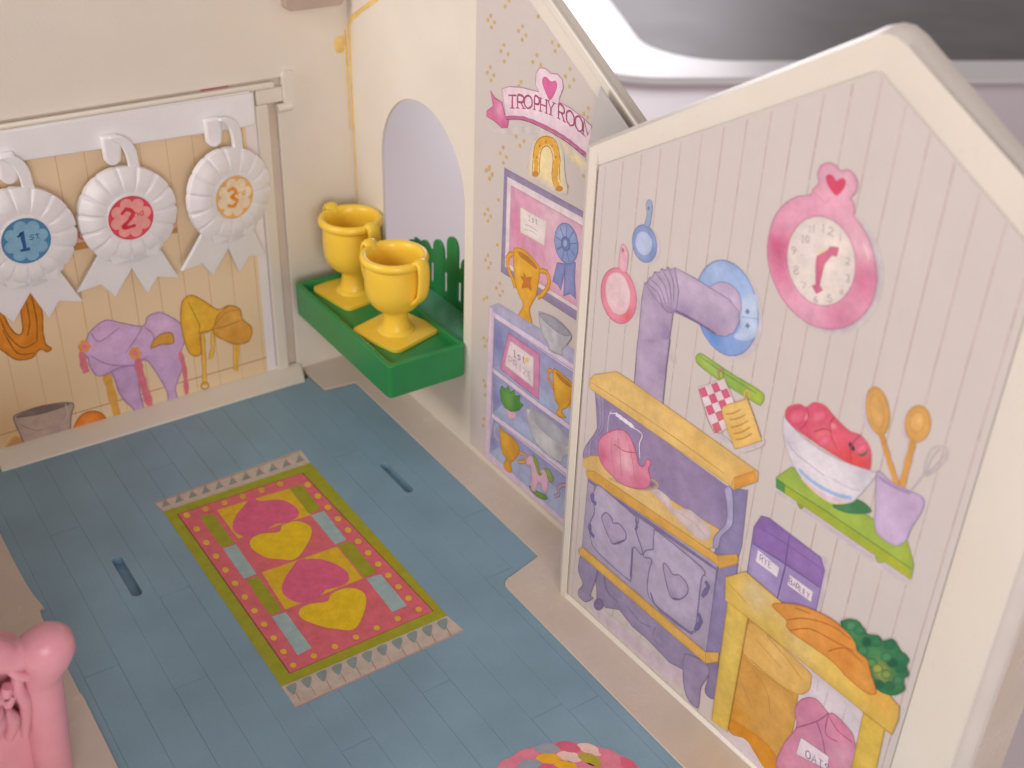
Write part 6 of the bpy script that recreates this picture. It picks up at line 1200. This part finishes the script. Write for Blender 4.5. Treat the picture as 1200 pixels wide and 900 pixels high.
bm = bmesh.new(); slab(bm, [(-16.9, 12.9), (-3.3, 12.9), (-3.3, 13.14), (-16.9, 13.14)], [], XZ, .12, -.165); obj('top_frame', bm, M['cream'], bw, bev=.08, seg=3)
bm = bmesh.new(); slab(bm, [(-4.1, 12.3), (-2.95, 12.3), (-2.95, 12.9), (-4.1, 12.9)], [], XZ, .06, -.165); obj('frame_corner', bm, M['cream'], bw, bev=.08, seg=3)
bm = bmesh.new(); slab(bm, rrect(-2.98, -2.52, 12.05, 13.5, .12), [], XZ, .22, -.16); obj('hinge_bracket', bm, M['cream'], bw, bev=.06, seg=3)
bm = bmesh.new(); sweep(bm, [(-3.3, -.16, 12.1), (-2.7, -.16, 12.1)], .17, seg=16); obj('hinge_pin', bm, M['cream'], bw)
bm = bmesh.new()      # sloping sill under the board
prof = [(0.1, .02), (.1, .34), (-.05, .33), (-.25, .24), (-1.02, .10), (-1.12, .05), (-1.12, -.02)]
x0, x1 = -16.25, -3.12
ra = [bm.verts.new((x0, y, z)) for y, z in prof]; rb = [bm.verts.new((x1 - (.25 if y < -1 else 0), y, z)) for y, z in prof]
for i in range(len(prof) - 1): bm.faces.new((ra[i], ra[i + 1], rb[i + 1], rb[i]))
bm.faces.new(ra[::-1]); bm.faces.new(rb)
obj('board_sill', bm, M['cream'], bw, bev=.04)
# tack board print
pr = Print('b', .004)
pr.fill([(-16.15, .34), (-4.62, .34), (-4.62, 12.85), (-16.15, 12.85)], rgb((244, 219, 182)), 0, [(-13, 3, 4, rgb((236, 204, 160)), .6), (-7, 6, 3, rgb((246, 224, 190)), .5), (-10, 10.5, 4, rgb((244, 218, 184)), .7), (-5, 1.5, 3, rgb((232, 202, 162)), .6), (-15.5, 1, 2, rgb((216, 170, 114)), .6)], None, .5)
pr.fill([(-4.62, .34), (-4.17, .34), (-4.17, 12.85), (-4.62, 12.85)], rgb((242, 234, 234)), 0)
stk = pr.build('tack_board_sticker', bw, 'paper', 'tan printed sheet of vertical boards')
for k in range(12):
    pr = Print('b', .007); x = -16.0 + k * 1.02
    pr.stroke([(x, .36), (x + .02, 6), (x, 12.8)], rgb((220, 182, 132)), .032, 0)
    pr.build('printed_board_line', stk)
pr = Print('b', .007); pr.stroke([(-16.15, .95), (-4.62, 1.05)], rgb((185, 138, 88)), .05, 0); pr.build('printed_floor_line', stk)
pr = Print('b', .007); pr.stroke([(-4.2, .5), (-4.2, 9.6)], rgb((154, 122, 152)), .035, 0); pr.build('printed_edge_line', stk)
pr = Print('b', .0); pr.d = -.166; pr.fill([(-6.2, 13.145), (-5.1, 13.145), (-5.1, 13.235), (-6.2, 13.235)], rgb((208, 106, 136)), 0); pr.build('printed_red_sliver', wallb)

# unseen wall added beyond the left edge so the room darkens towards the floor
bm = bmesh.new(); box(bm, -24.5, -24.05, -19, -.1, -.5, 15.5); tag(obj('added_shade_wall', bm, M['cream'], bev=.05), 'unseen cream wall added to shade the toy house', kind='structure')

# ================================================================== WINDOW AND TROPHY WALL
ww = thing('window_wall', 'cream side wall with arched window and trophy room print', 'wall', (0, -9, 0)); ww['kind'] = 'thing'
TZ = PLANES['t']
arch = [(2.5, 4.36)] + [(5.635 - 3.135 * math.cos(a), 10.25 + 3.135 * math.sin(a)) for a in [math.pi * i / 28 for i in range(29)]] + [(8.77, 4.36)]
slope = lambda u: 18.76 - .569 * (u - 13.4)
bm = bmesh.new(); slab(bm, [(-.05, -.5), (19.4, -.5), (19.4, slope(19.4)), (8.4, slope(8.4)), (-.05, 16.6)], [arch], TZ, 0, -.14)
ws = obj('wall_sheet', bm, M['cream'], ww, bev=.03)
bm = bmesh.new(); slab(bm, [(19.4, slope(19.4) - .02), (19.4, slope(19.4) - .35), (8.4, slope(8.4) - .35), (8.4, slope(8.4) - .02)], [], TZ, .012, -.46)
obj('gable_edge', bm, M['cream'], ww, bev=.05, seg=3)
pr = Print('t', .004)
sts = lambda u: 18.52 - .554 * (u - 12.3)
pr.fill([(9.36, .3), (19.2, .3), (19.2, sts(19.2)), (9.36, sts(9.36))], (.65, .59, .565), 0, [], None, 1)
ts = pr.build('trophy_sticker', ww, 'paper', 'white sheet with gold specks printed as a trophy room')
# yellowed glue run in the corner
bm = bmesh.new()
def ribbon(bm, pts, w, d=.012):
    pts = [Vector(p) for p in pts]
    prev = None
    for i, p in enumerate(pts):
        t = (pts[min(i + 1, len(pts) - 1)] - pts[max(0, i - 1)]).normalized(); n = Vector((-t.y, t.x)) * w[i] / 2
        cur = [bm.verts.new(TZ(p.x + n.x * s, p.y + n.y * s, dd)) for s, dd in ((1, 0), (.4, d), (-.4, d), (-1, 0))]
        if prev:
            for k in range(3): bm.faces.new((prev[k], prev[k + 1], cur[k + 1], cur[k]))
        prev = cur
ribbon(bm, [(2.6, 16.5), (1.2, 15.75), (.34, 15.23), (.14, 14.9), (.16, 12), (.2, 9.5), (.26, 7.4)], [.2, .2, .24, .24, .2, .16, .13])
obj('glue_run', bm, M['stain'], ww)
bm = bmesh.new()
def ribbon_b(bm, pts, w, d=.012):
    prev = None; pts = [Vector(p) for p in pts]
    for i, p in enumerate(pts):
        t = (pts[min(i + 1, len(pts) - 1)] - pts[max(0, i - 1)]).normalized(); n = Vector((-t.y, t.x)) * w[i] / 2
        cur = [bm.verts.new(XZ(p.x + n.x * s, p.y + n.y * s, dd)) for s, dd in ((1, 0), (.4, d), (-.4, d), (-1, 0))]
        if prev:
            for k in range(3): bm.faces.new((prev[k], prev[k + 1], cur[k + 1], cur[k]))
        prev = cur
ribbon_b(bm, [(-.12, 14.75), (-.1, 13.6), (-.08, 12), (-.07, 10.6)], [.1, .12, .07, .05])
obj('glue_run', bm, M['stain'], bw)
bm = bmesh.new(); lathe(bm, [(.34, 0), (.28, .05), (.14, .09), (0, .1)], (0, 0, 0), 18, 1, 1.15)
bmesh.ops.transform(bm, matrix=Matrix.Translation((-.36, 0, 14.2)) @ Matrix.Diagonal((.8, .22, .9, 1)) @ Matrix.Rotation(math.pi / 2, 4, 'X'), verts=bm.verts)
obj('glue_blob', bm, M['stain'], bw)
bm = bmesh.new(); slab(bm, rrect(-2.75, -.35, 15.85, 17.5, .2), [], XZ, .5, 0); obj('roof_tab', bm, M['brown'], bw, bev=.12, seg=3)
# frosted corner gusset that laps over the trophy sheet
bm = bmesh.new(); slab(bm, [(16.42, 17.02), (15.98, 14.72), (16.2, 14.35), (19.3, 13.9), (19.3, 15.35)], [], TZ, .34, .28)
obj('corner_gusset', bm, M['frost'], ww, bev=.02)

# ================================================================== KITCHEN GABLE WALL
kw = thing('kitchen_wall', 'cream gabled wall panel printed with a kitchen', 'wall', tuple(KA)); kw['kind'] = 'thing'
KP = PLANES['k']
S = [(.22, .2), (.22, 15.66), (8.35, 20.32), (8.55, 20.43), (8.68, 20.46), (8.81, 20.43), (9.0, 20.32), (13.06, 18.03), (13.06, .12)]
R = [(0.33, 0.05), (0.24, 16.17), (8.31, 20.96), (8.54, 21.08), (8.76, 21.15), (8.99, 21.12), (9.24, 21.03), (14.35, 18.38), (14.35, 0.05)]
O = [(-0.48, -0.08), (-0.58, 15.96), (8.1, 21.08), (8.4, 21.27), (8.65, 21.37), (8.92, 21.38), (9.24, 21.26), (14.75, 18.03), (14.75, -0.08)]
bm = bmesh.new()
lo = [[bm.verts.new(KP(u, v, d)) for u, v in L] for L, d in ((S, .0), (R, .1), (O, -.28), (O, -.5))]
# rounded ridge: one more loop between R and O
mid = [bm.verts.new(KP((r[0] * .62 + o[0] * .38), (r[1] * .62 + o[1] * .38), .1)) for r, o in zip(R, O)]
mid2 = [bm.verts.new(KP((r[0] * .22 + o[0] * .78), (r[1] * .22 + o[1] * .78), -.1)) for r, o in zip(R, O)]
def loft(bm, seq, cap=False):
    for a, b in zip(seq, seq[1:]):
        for i in range(len(a)):
            j = (i + 1) % len(a); bm.faces.new((a[i], a[j], b[j], b[i]))
    if cap: bm.faces.new(seq[-1])
    for v in list(bm.verts):
        if not v.link_faces: bm.verts.remove(v)
bm2 = bmesh.new()
cpy = [[bm2.verts.new(v.co) for v in L] for L in (mid, mid2, lo[2], lo[3])]
loft(bm2, cpy, True)
loft(bm, [lo[0], lo[1], mid])
obj('gable_frame', bm, M['cream'], kw, smooth=20, bev=.03)
obj('outer_rim', bm2, M['rim'], kw, smooth=20, bev=.02)
bm = bmesh.new(); slab(bm, [(13.2, -.3), (14.46, -.3), (14.46, 17.9), (13.2, 17.9)], [], KP, -.52, -3.0)
obj('corner_post', bm, M['base'], kw, bev=.1)
bm = bmesh.new(); slab(bm, [(.2, .18), (13.08, .1), (13.08, 18.05), (8.68, 20.5), (.2, 15.68)], [], KP, -.02, -.3)
obj('panel_back', bm, M['cream'], kw)
pr = Print('k', .004)
pr.fill([(.24, .22), (.24, 15.64), (8.68, 20.43), (13.04, 18.0), (13.04, .14)], (.65, .59, .565), 0, [], None, 1.0)
ks = pr.build('kitchen_sticker', kw, 'paper', 'pinkish white sheet with fine stripes printed as a kitchen')
top = lambda u: (15.6 + .573 * (u - .24)) if u < 8.68 else (20.43 - .5625 * (u - 8.68))
for k in range(19):
    u = .53 + .684 * k; z = .2; pr = Print('k', .007)
    rr = random.Random(k)
    while z < top(u) - .1:          # printed line of uneven dashes
        z2 = min(z + rr.uniform(.25, .9), top(u) - .05)
        pr.d = .007
        pr.stroke([(u + rr.uniform(-.004, .004), z), (u, z2)], rgb(rr.choice(((196, 172, 164), (186, 162, 154), (200, 176, 168), (180, 156, 146)))), rr.uniform(.019, .030), 0)
        z = z2 + rr.uniform(.0, .05)
    pr.build('printed_stripe', ks)

# ================================================================== RUGS
rug = thing('rug', 'rectangular pink and green rug with hearts printed on the floor', 'rug', (-8.9, -12, 0))
round_rug = thing('braided_rug', 'round braided pink rug cut off at the bottom edge', 'rug', (-7.3, -26, 0))
RUGD = dict(fringe=.006, border=.0085, field=.011, block=.0135, heart=.017, dot=.016)

# every printed motif, from the table of ink shapes above
for pl, name, label, shapes in ART:
    if pl == 'f':
        if name in ('heart', 'block'):
            for i, s in enumerate(shapes):
                pr = Print('f', RUGD[name] + .0004 * i, .0004); run(pr, s); pr.build(name, rug)
        else:
            pr = Print('f', RUGD[name], .0003)
            for s in shapes: run(pr, s)
            pr.build(name if name != 'dot' else 'dots', rug, kind='stuff' if name == 'dot' else None)
        continue
    pr = Print(pl, .012, .0012, stack=pl)
    for s in shapes: run(pr, s)
    o = pr.build(name, {'k': ks, 't': ts, 'b': stk}[pl], label=label, kind='stuff' if name == 'printed_gold_specks' else None)

cx, cy = -7.3, -26.05
pr = Print('f', .006)
pr.fill([(cx + 2.82 * math.cos(a), cy + 2.82 * math.sin(a)) for a in [2 * math.pi * i / 40 for i in range(40)]], rgb((232, 127, 152)), 0)
pr.build('braid_base', round_rug)
pal = [(242, 187, 44), (229, 138, 160), (159, 166, 180), (244, 184, 42), (224, 106, 136), (185, 173, 60), (240, 208, 200), (216, 106, 134)]
rr = random.Random(4)
for ri, r in enumerate((2.64, 2.28, 1.92, 1.56, 1.2, .84, .48)):
    n = max(5, int(2 * math.pi * r / .62))
    for k in range(n):
        a = 2 * math.pi * (k + .5 * (ri % 2)) / n; da = math.pi / n * 1.15
        pr = Print('f', .0085 + .0004 * (k % 3))
        pts = []
        for t, dr in ((-1, -.02), (-.5, .16), (.2, .2), (.9, .1), (1.1, -.06), (.5, -.17), (-.3, -.19)):
            aa = a + t * da; q = r + dr + .07 * t; pts.append((cx + q * math.cos(aa), cy + q * math.sin(aa)))
        pr.fill(pts, rgb(rr.choice(pal)), 1); pr.build('braid_strand', round_rug)

# ================================================================== WINDOW BOX WITH PICKET FENCE
wb = thing('window_box', 'green window box with picket fence clipped in the arched window', 'window box', (-1.7, -5, 3.35))
o_out = rrect(-3.45, -.012, -9.02, -.88, .22, 6)
o_in = rrect(-3.2, -.22, -8.78, -1.12, .14, 6)
bm = bmesh.new(); slab(bm, o_out, [o_in], XY, 4.78, 3.36); obj('tray_side', bm, M['green'], wb, bev=.05, seg=3)
bm = bmesh.new(); slab(bm, rrect(-3.24, -.18, -8.82, -1.08, .14, 6), [], XY, 4.42, 3.5); obj('tray_bottom', bm, M['green'], wb)
bm = bmesh.new(); box(bm, -.02, 1.5, -8.66, -2.62, 4.40, 4.56); obj('ledge', bm, M['green_light'], wb, bev=.05)
for k in range(-3, 4):
    u, zt = 5.50 + 1.08 * k, (7.1, 6.55, 6.1, 5.7)[abs(k)]
    pts = [(u - .41, 3.5), (u + .41, 3.5)] + [(u + .41 * math.cos(a), zt + .46 * math.sin(a)) for a in [math.pi * i / 12 for i in range(13)]]
    bm = bmesh.new(); slab(bm, pts, [], TZ, -1.5, -1.62); obj('picket', bm, M['green'], wb, bev=.05)
for z0, z1 in ((3.9, 4.85), (5.75, 6.35)):
    bm = bmesh.new(); box(bm, 1.52, 1.66, -9.2, -2.4, z0, z1); obj('fence_rail', bm, M['green'], wb, bev=.04)

# ================================================================== TROPHIES
def trophy(loc, rot, label):
    t = thing('trophy_cup', label, 'trophy', loc, 'yellow toy trophies in the window box')
    L = Vector(loc)
    bm = bmesh.new(); slab(bm, rrect(-1.29, 1.29, -1.29, 1.29, .32, 6), [], lambda u, v, d: L + Vector((u, v, d)), .17, 0.004)
    a = obj('foot', bm, M['yellow'], t, bev=.07, seg=3)
    bm = bmesh.new(); lathe(bm, [(.78, .16), (.70, .24), (.60, .30), (.56, .42), (.50, .60), (.47, .85), (.47, 1.0), (.55, 1.12), (.60, 1.22)], L, 36)
    b = obj('stem', bm, M['yellow'], t)
    bm = bmesh.new(); lathe(bm, [(.0, 1.1), (.5, 1.12), (.82, 1.25), (1.04, 1.5), (1.15, 1.82), (1.19, 2.2), (1.18, 2.7), (1.14, 3.08), (1.22, 3.13), (1.31, 3.21), (1.34, 3.32), (1.30, 3.44), (1.21, 3.5), (1.10, 3.47), (1.02, 3.36), (1.0, 3.1), (1.0, 2.4), (.95, 2.0), (.75, 1.65), (.4, 1.5), (0, 1.46)], L, 56)
    c = obj('bowl', bm, M['yellow'], t, smooth=60)
    hs = []
    for s in (1, -1):
        bm = bmesh.new()
        path = cr([L + Vector((s * r, 0, z)) for r, z in ((1.08, 3.25), (1.28, 3.5), (1.46, 3.46), (1.54, 3.1), (1.52, 2.55), (1.40, 2.05), (1.05, 1.7))], 5)
        sweep(bm, path, .30, .13, side=(0, 1, 0), seg=14)
        hs.append(obj('handle', bm, M['yellow'], t, smooth=60))
    t.rotation_euler.z = rot
    return t
trophy((-1.38, -2.3, 4.424), math.radians(-80), 'yellow toy trophy cup at the far end of the green tray, by the wall corner')
trophy((-1.57, -6.24, 4.424), math.radians(-73), 'yellow toy trophy cup at the near end of the green tray, standing in front')

# ================================================================== ROSETTE RAIL AND ROSETTES
rail = thing('hanger_rail', 'white plastic hanger strip across the top of the tack board', 'rail', (-9, -.5, 12.4))
bm = bmesh.new(); slab(bm, [(-16.6, 11.95), (-16.6, 13.0), (-4.42, 13.0), (-4.42, 11.72), (-4.7, 11.68)], [], XZ, .5, .2); obj('strip', bm, M['white'], rail, bev=.06, seg=3)
PEGS = [-13.72, -10.08, -6.2]
for px in PEGS:
    bm = bmesh.new(); slab(bm, [(px - .33, 12.35), (px + .33, 12.35), (px + .36, 11.75), (px + .3, 11.36), (px + .1, 11.22), (px - .16, 11.25), (px - .32, 11.48)], [], XZ, .78, .5)
    obj('peg', bm, M['white'], rail, bev=.12, seg=3)

FLOW = {'1': (((79, 134, 178), (134, 180, 208), (47, 95, 146)), 't', 's'), '2': (((224, 82, 94), (242, 164, 160), (216, 60, 76)), 'd', 'n'), '3': (((240, 188, 114), (246, 226, 196), (240, 160, 60)), 'd', 'r')}
STROKES = {
 '1': [[(-.14, .2), (.02, .36), (.02, -.3)], [(-.14, -.3), (.18, -.3)]], '2': [[(-.22, .2), (0, .36), (.2, .2), (.08, -.02), (-.22, -.3), (.24, -.3)]],
 '3': [[(-.2, .3), (.05, .36), (.18, .18), (-.02, .04), (.2, -.12), (.04, -.32), (-.22, -.24)]],
 's': [[(.1, .08), (0, .1), (-.08, .05), (.08, -.04), (0, -.1), (-.1, -.07)]], 't': [[(0, .13), (0, -.1), (.08, -.1)], [(-.07, .07), (.08, .07)]],
 'n': [[(-.08, -.1), (-.08, .08)], [(-.08, .02), (.02, .09), (.08, .03), (.08, -.1)]], 'd': [[(.08, .14), (.08, -.1)], [(.08, .03), (0, .08), (-.08, 0), (0, -.1), (.08, -.04)]], 'r': [[(-.05, -.1), (-.05, .08)], [(-.05, .02), (.04, .09), (.1, .05)]],
}
TAILS = ([(-1.07, -1.05), (-.45, -1.1), (-.1, -1.35), (-.13, -2.2), (-.93, -3.23), (-1.4, -2.56), (-2.32, -2.65)], [(.0, -1.3), (.5, -1.1), (.9, -1.3), (1.67, -3.09), (.81, -2.82), (.33, -3.44), (-.16, -2.15)])
def rosette(c, yaw, roll, digit, label):
    t = thing('rosette', label, 'rosette', c, 'white toy rosettes hanging on the strip')
    L = Vector(c); cols, l1, l2 = FLOW[digit][0], FLOW[digit][1], FLOW[digit][2]
    pos = lambda u, v, d: L + Vector((u, -d, v))
    bm = bmesh.new(); NP, NS = 15, 150      # pleated disc
    rad = [.0, .55, .86, .88, .96, 1.1, 1.25, 1.4, 1.55, 1.7, 1.8, 1.86, 1.86, 1.5, .5]
    rings = []
    for ri, r in enumerate(rad):
        ring = []
        for k in range(NS):
            a = 2 * math.pi * k / NS; ph = (a * NP / (2 * math.pi)) % 1
            amp = .45 + .55 * abs(math.sin(int(a * NP / (2 * math.pi)) * 2.7 + 1))
            pl = 1 - amp * abs(2 * ph - 1) ** 9          # wide pleat, narrow uneven crease
            f = min(1, max(0, (r - .9) / .35)); 
            if ri <= 2: d = .40 - .02 * (r / .86)
            elif ri < 12: d = .30 + .10 * math.sin(min(1, (r - .86) / .8) * 2.4) - .20 * ((r - .86) / 1.0) ** 2 - .09 * (1 - pl) * f + .018 * (2 * ph - 1) * f
            else: d = -.12
            rr = r * (1 - .022 * (1 - pl) * min(1, max(0, r - 1.2) / .6)) * (1 + .012 * math.sin(3 * a + 1))
            ring.append(bm.verts.new(pos(rr * math.cos(a), rr * math.sin(a) * 1.03, d)) if r > 0 else None)
        rings.append(ring)
    cv = bm.verts.new(pos(0, 0, .40))
    for k in range(NS): bm.faces.new((cv, rings[1][k], rings[1][(k + 1) % NS]))
    for A, B in zip(rings[1:], rings[2:]):
        for k in range(NS): bm.faces.new((A[k], A[(k + 1) % NS], B[(k + 1) % NS], B[k]))
    obj('pleated_disc', bm, M['white'], t, smooth=50)
    for T in TAILS:
        bm = bmesh.new(); slab(bm, T, [], pos, .02, -.14); obj('ribbon_tail', bm, M['white'], t, bev=.03)
    for x0, y0, rt in ((-.5, -1.42, .15), (.5, -1.4, -.25)):          # gathered folds where the tails leave the disc
        bm = bmesh.new(); slab(bm, [(p[0] * math.cos(rt) - p[1] * math.sin(rt) + x0, p[0] * math.sin(rt) + p[1] * math.cos(rt) + y0) for p in rrect(-.46, .46, -.32, .34, .12, 3)], [], pos, .27, -.1)
        obj('ribbon_fold', bm, M['white'], t, bev=.09, seg=3)
    bm = bmesh.new()      # loop over the peg
    H = cr([(.3, 1.7), (.28, 2.1), (.2, 2.5), (.04, 2.78), (-.25, 2.98)], 4) + cr([(-.25, 3.08), (.2, 3.04), (.52, 2.78), (.67, 2.38), (.7, 1.95), (.74, 1.65)], 4)
    slab(bm, [(p.x, p.y) for p in H], [], pos, .12, -.1)
    obj('hook', bm, M['white'], t, bev=.05)
    pr = Print(pos, .405); C0 = [(.86 * math.cos(a), .86 * math.sin(a)) for a in [2 * math.pi * i / 40 for i in range(40)]]
    pr.fill(C0, rgb(cols[0]), 0)
    for k in range(8):
        a = 2 * math.pi * k / 8 + .2
        pr.fill([(.56 * math.cos(a) + .235 * math.cos(b), .56 * math.sin(a) + .235 * math.sin(b)) for b in [2 * math.pi * i / 14 for i in range(14)]], rgb(cols[1]), 0)
    pr.fill([(.52 * math.cos(b), .52 * math.sin(b)) for b in [2 * math.pi * i / 20 for i in range(20)]], rgb(cols[1]), 0)
    for st in STROKES[digit]: pr.stroke([(x * 1.05 - .12, y * 1.05) for x, y in st], rgb(cols[2]), .15, 0 if digit == '1' else 1)
    for gl, gx in (((l2, .2), (l1, .4)) if digit != '1' else (('s', .2), ('t', .4))):
        for st in STROKES[gl]: pr.stroke([(x * .9 + gx, y * .9 + .1) for x, y in st], rgb(cols[2]), .04, 0)
    pr.build('number_sticker', t, 'ink')
    t.rotation_euler = (0, roll, yaw)
    return t
rosette((-13.68, -.72, 9.2), math.radians(2), 0, '1', 'white rosette with blue first place centre cut off by the left edge')
rosette((-9.88, -.72, 9.25), math.radians(2), 0, '2', 'white rosette with red second place centre hanging in the middle')
rosette((-5.9, -.85, 9.27), math.radians(12), math.radians(3), '3', 'white rosette with yellow third place centre nearest the wall corner')

# ================================================================== PINK CHAIR (rear view, leaning back towards the viewer)
ch = thing('toy_chair', 'glossy pink toy chair with carved scroll back at the left edge', 'chair', (-18.6, -17.0, .1))
CB = Vector((-18.75, -17.0, .1)); CUP = Vector((.02, -.29, .957)).normalized(); CX = Vector((1, 0, 0)); CD = CX.cross(CUP)
cp = lambda u, v, d: CB + CX * u + CUP * v + CD * d         # u right, v up the back, d towards the viewer
for u in (0, -3.6):
    bm = bmesh.new(); sweep(bm, cr([cp(u, v, 0) for v in (0, 2, 4, 6, 7.2)], 4), [.50] * 17, [.42] * 17, side=CX, seg=18); obj('post', bm, M['pink'], ch, smooth=60)
    bm = bmesh.new(); sgn = 1 if u == 0 else -1
    sweep(bm, [cp(u + sgn * .02, 5.7, .0), cp(u + sgn * .06, 6.2, .06), cp(u + sgn * .12, 6.6, .12), cp(u + sgn * .16, 7.0, .15), cp(u + sgn * .14, 7.35, .14), cp(u + sgn * .1, 7.62, .1), cp(u + sgn * .08, 7.7, .08)], [.50, .54, .60, .67, .64, .44, .12], [.44, .50, .56, .60, .56, .38, .1], side=CX, seg=24)
    obj('knob', bm, M['pink'], ch, smooth=80)
bm = bmesh.new(); sweep(bm, cr([cp(-.3, 7.1, .1), cp(-.75, 7.25, .1), cp(-1.2, 7.85, .1), cp(-1.8, 8.4, .1), cp(-2.4, 7.85, .1), cp(-2.85, 7.25, .1), cp(-3.3, 7.1, .1)], 5), .36, .45, side=CD, seg=14); obj('top_rail', bm, M['pink'], ch, smooth=60)
bm = bmesh.new(); slab(bm, [(-3.4, .4), (-.2, .4), (-.2, 7.2), (-.9, 7.3), (-1.8, 8.0), (-2.7, 7.3), (-3.4, 7.2)], [], cp, -.1, -.3); obj('back_panel', bm, M['pink'], ch)
for pts, w in ((((-.5, 6.9, .2), (-.62, 6.0, .22), (-.5, 5.0, .2), (-.62, 3.4, .15)), .17), (((-.95, 7.3, .3), (-1.25, 6.9, .3), (-1.3, 6.3, .3), (-1.0, 5.9, .3), (-.85, 6.3, .3)), .22), (((-1.5, 7.9, .25), (-1.9, 7.0, .3), (-1.7, 6.0, .3), (-1.3, 5.2, .3), (-1.5, 4.2, .3), (-1.9, 3.4, .2)), .34), (((-.75, 5.6, .15), (-1.0, 5.1, .2), (-.85, 4.5, .2), (-1.0, 3.6, .15)), .2), (((-2.4, 7.2, .15), (-2.7, 6.2, .2), (-2.4, 5.2, .2), (-2.6, 3.6, .15)), .24), (((-.2, 6.5, .42), (-.55, 6.75, .4), (-.75, 7.1, .34)), .15)):
    P = cr([cp(*q) for q in pts], 5); bm = bmesh.new(); n = len(P)
    sweep(bm, P, [w * (.5 + .5 * math.sin(math.pi * (i + 1) / (n + 1))) for i in range(n)], None, seg=12); obj('carved_scroll', bm, M['pink'], ch, smooth=60)
bm = bmesh.new(); slab(bm, rrect(-22.6, -18.5, -16.9, -13.6, .5, 5), [], XY, 3.1, 2.6); obj('seat', bm, M['pink'], ch, bev=.12, seg=3)
for u in (-19.0, -22.1):
    bm = bmesh.new(); sweep(bm, [(u, -14.1, 2.7), (u, -14.1, 1.4), (u, -14.1, .12)], [.32, .26, .2], seg=12); obj('leg', bm, M['pink'], ch)
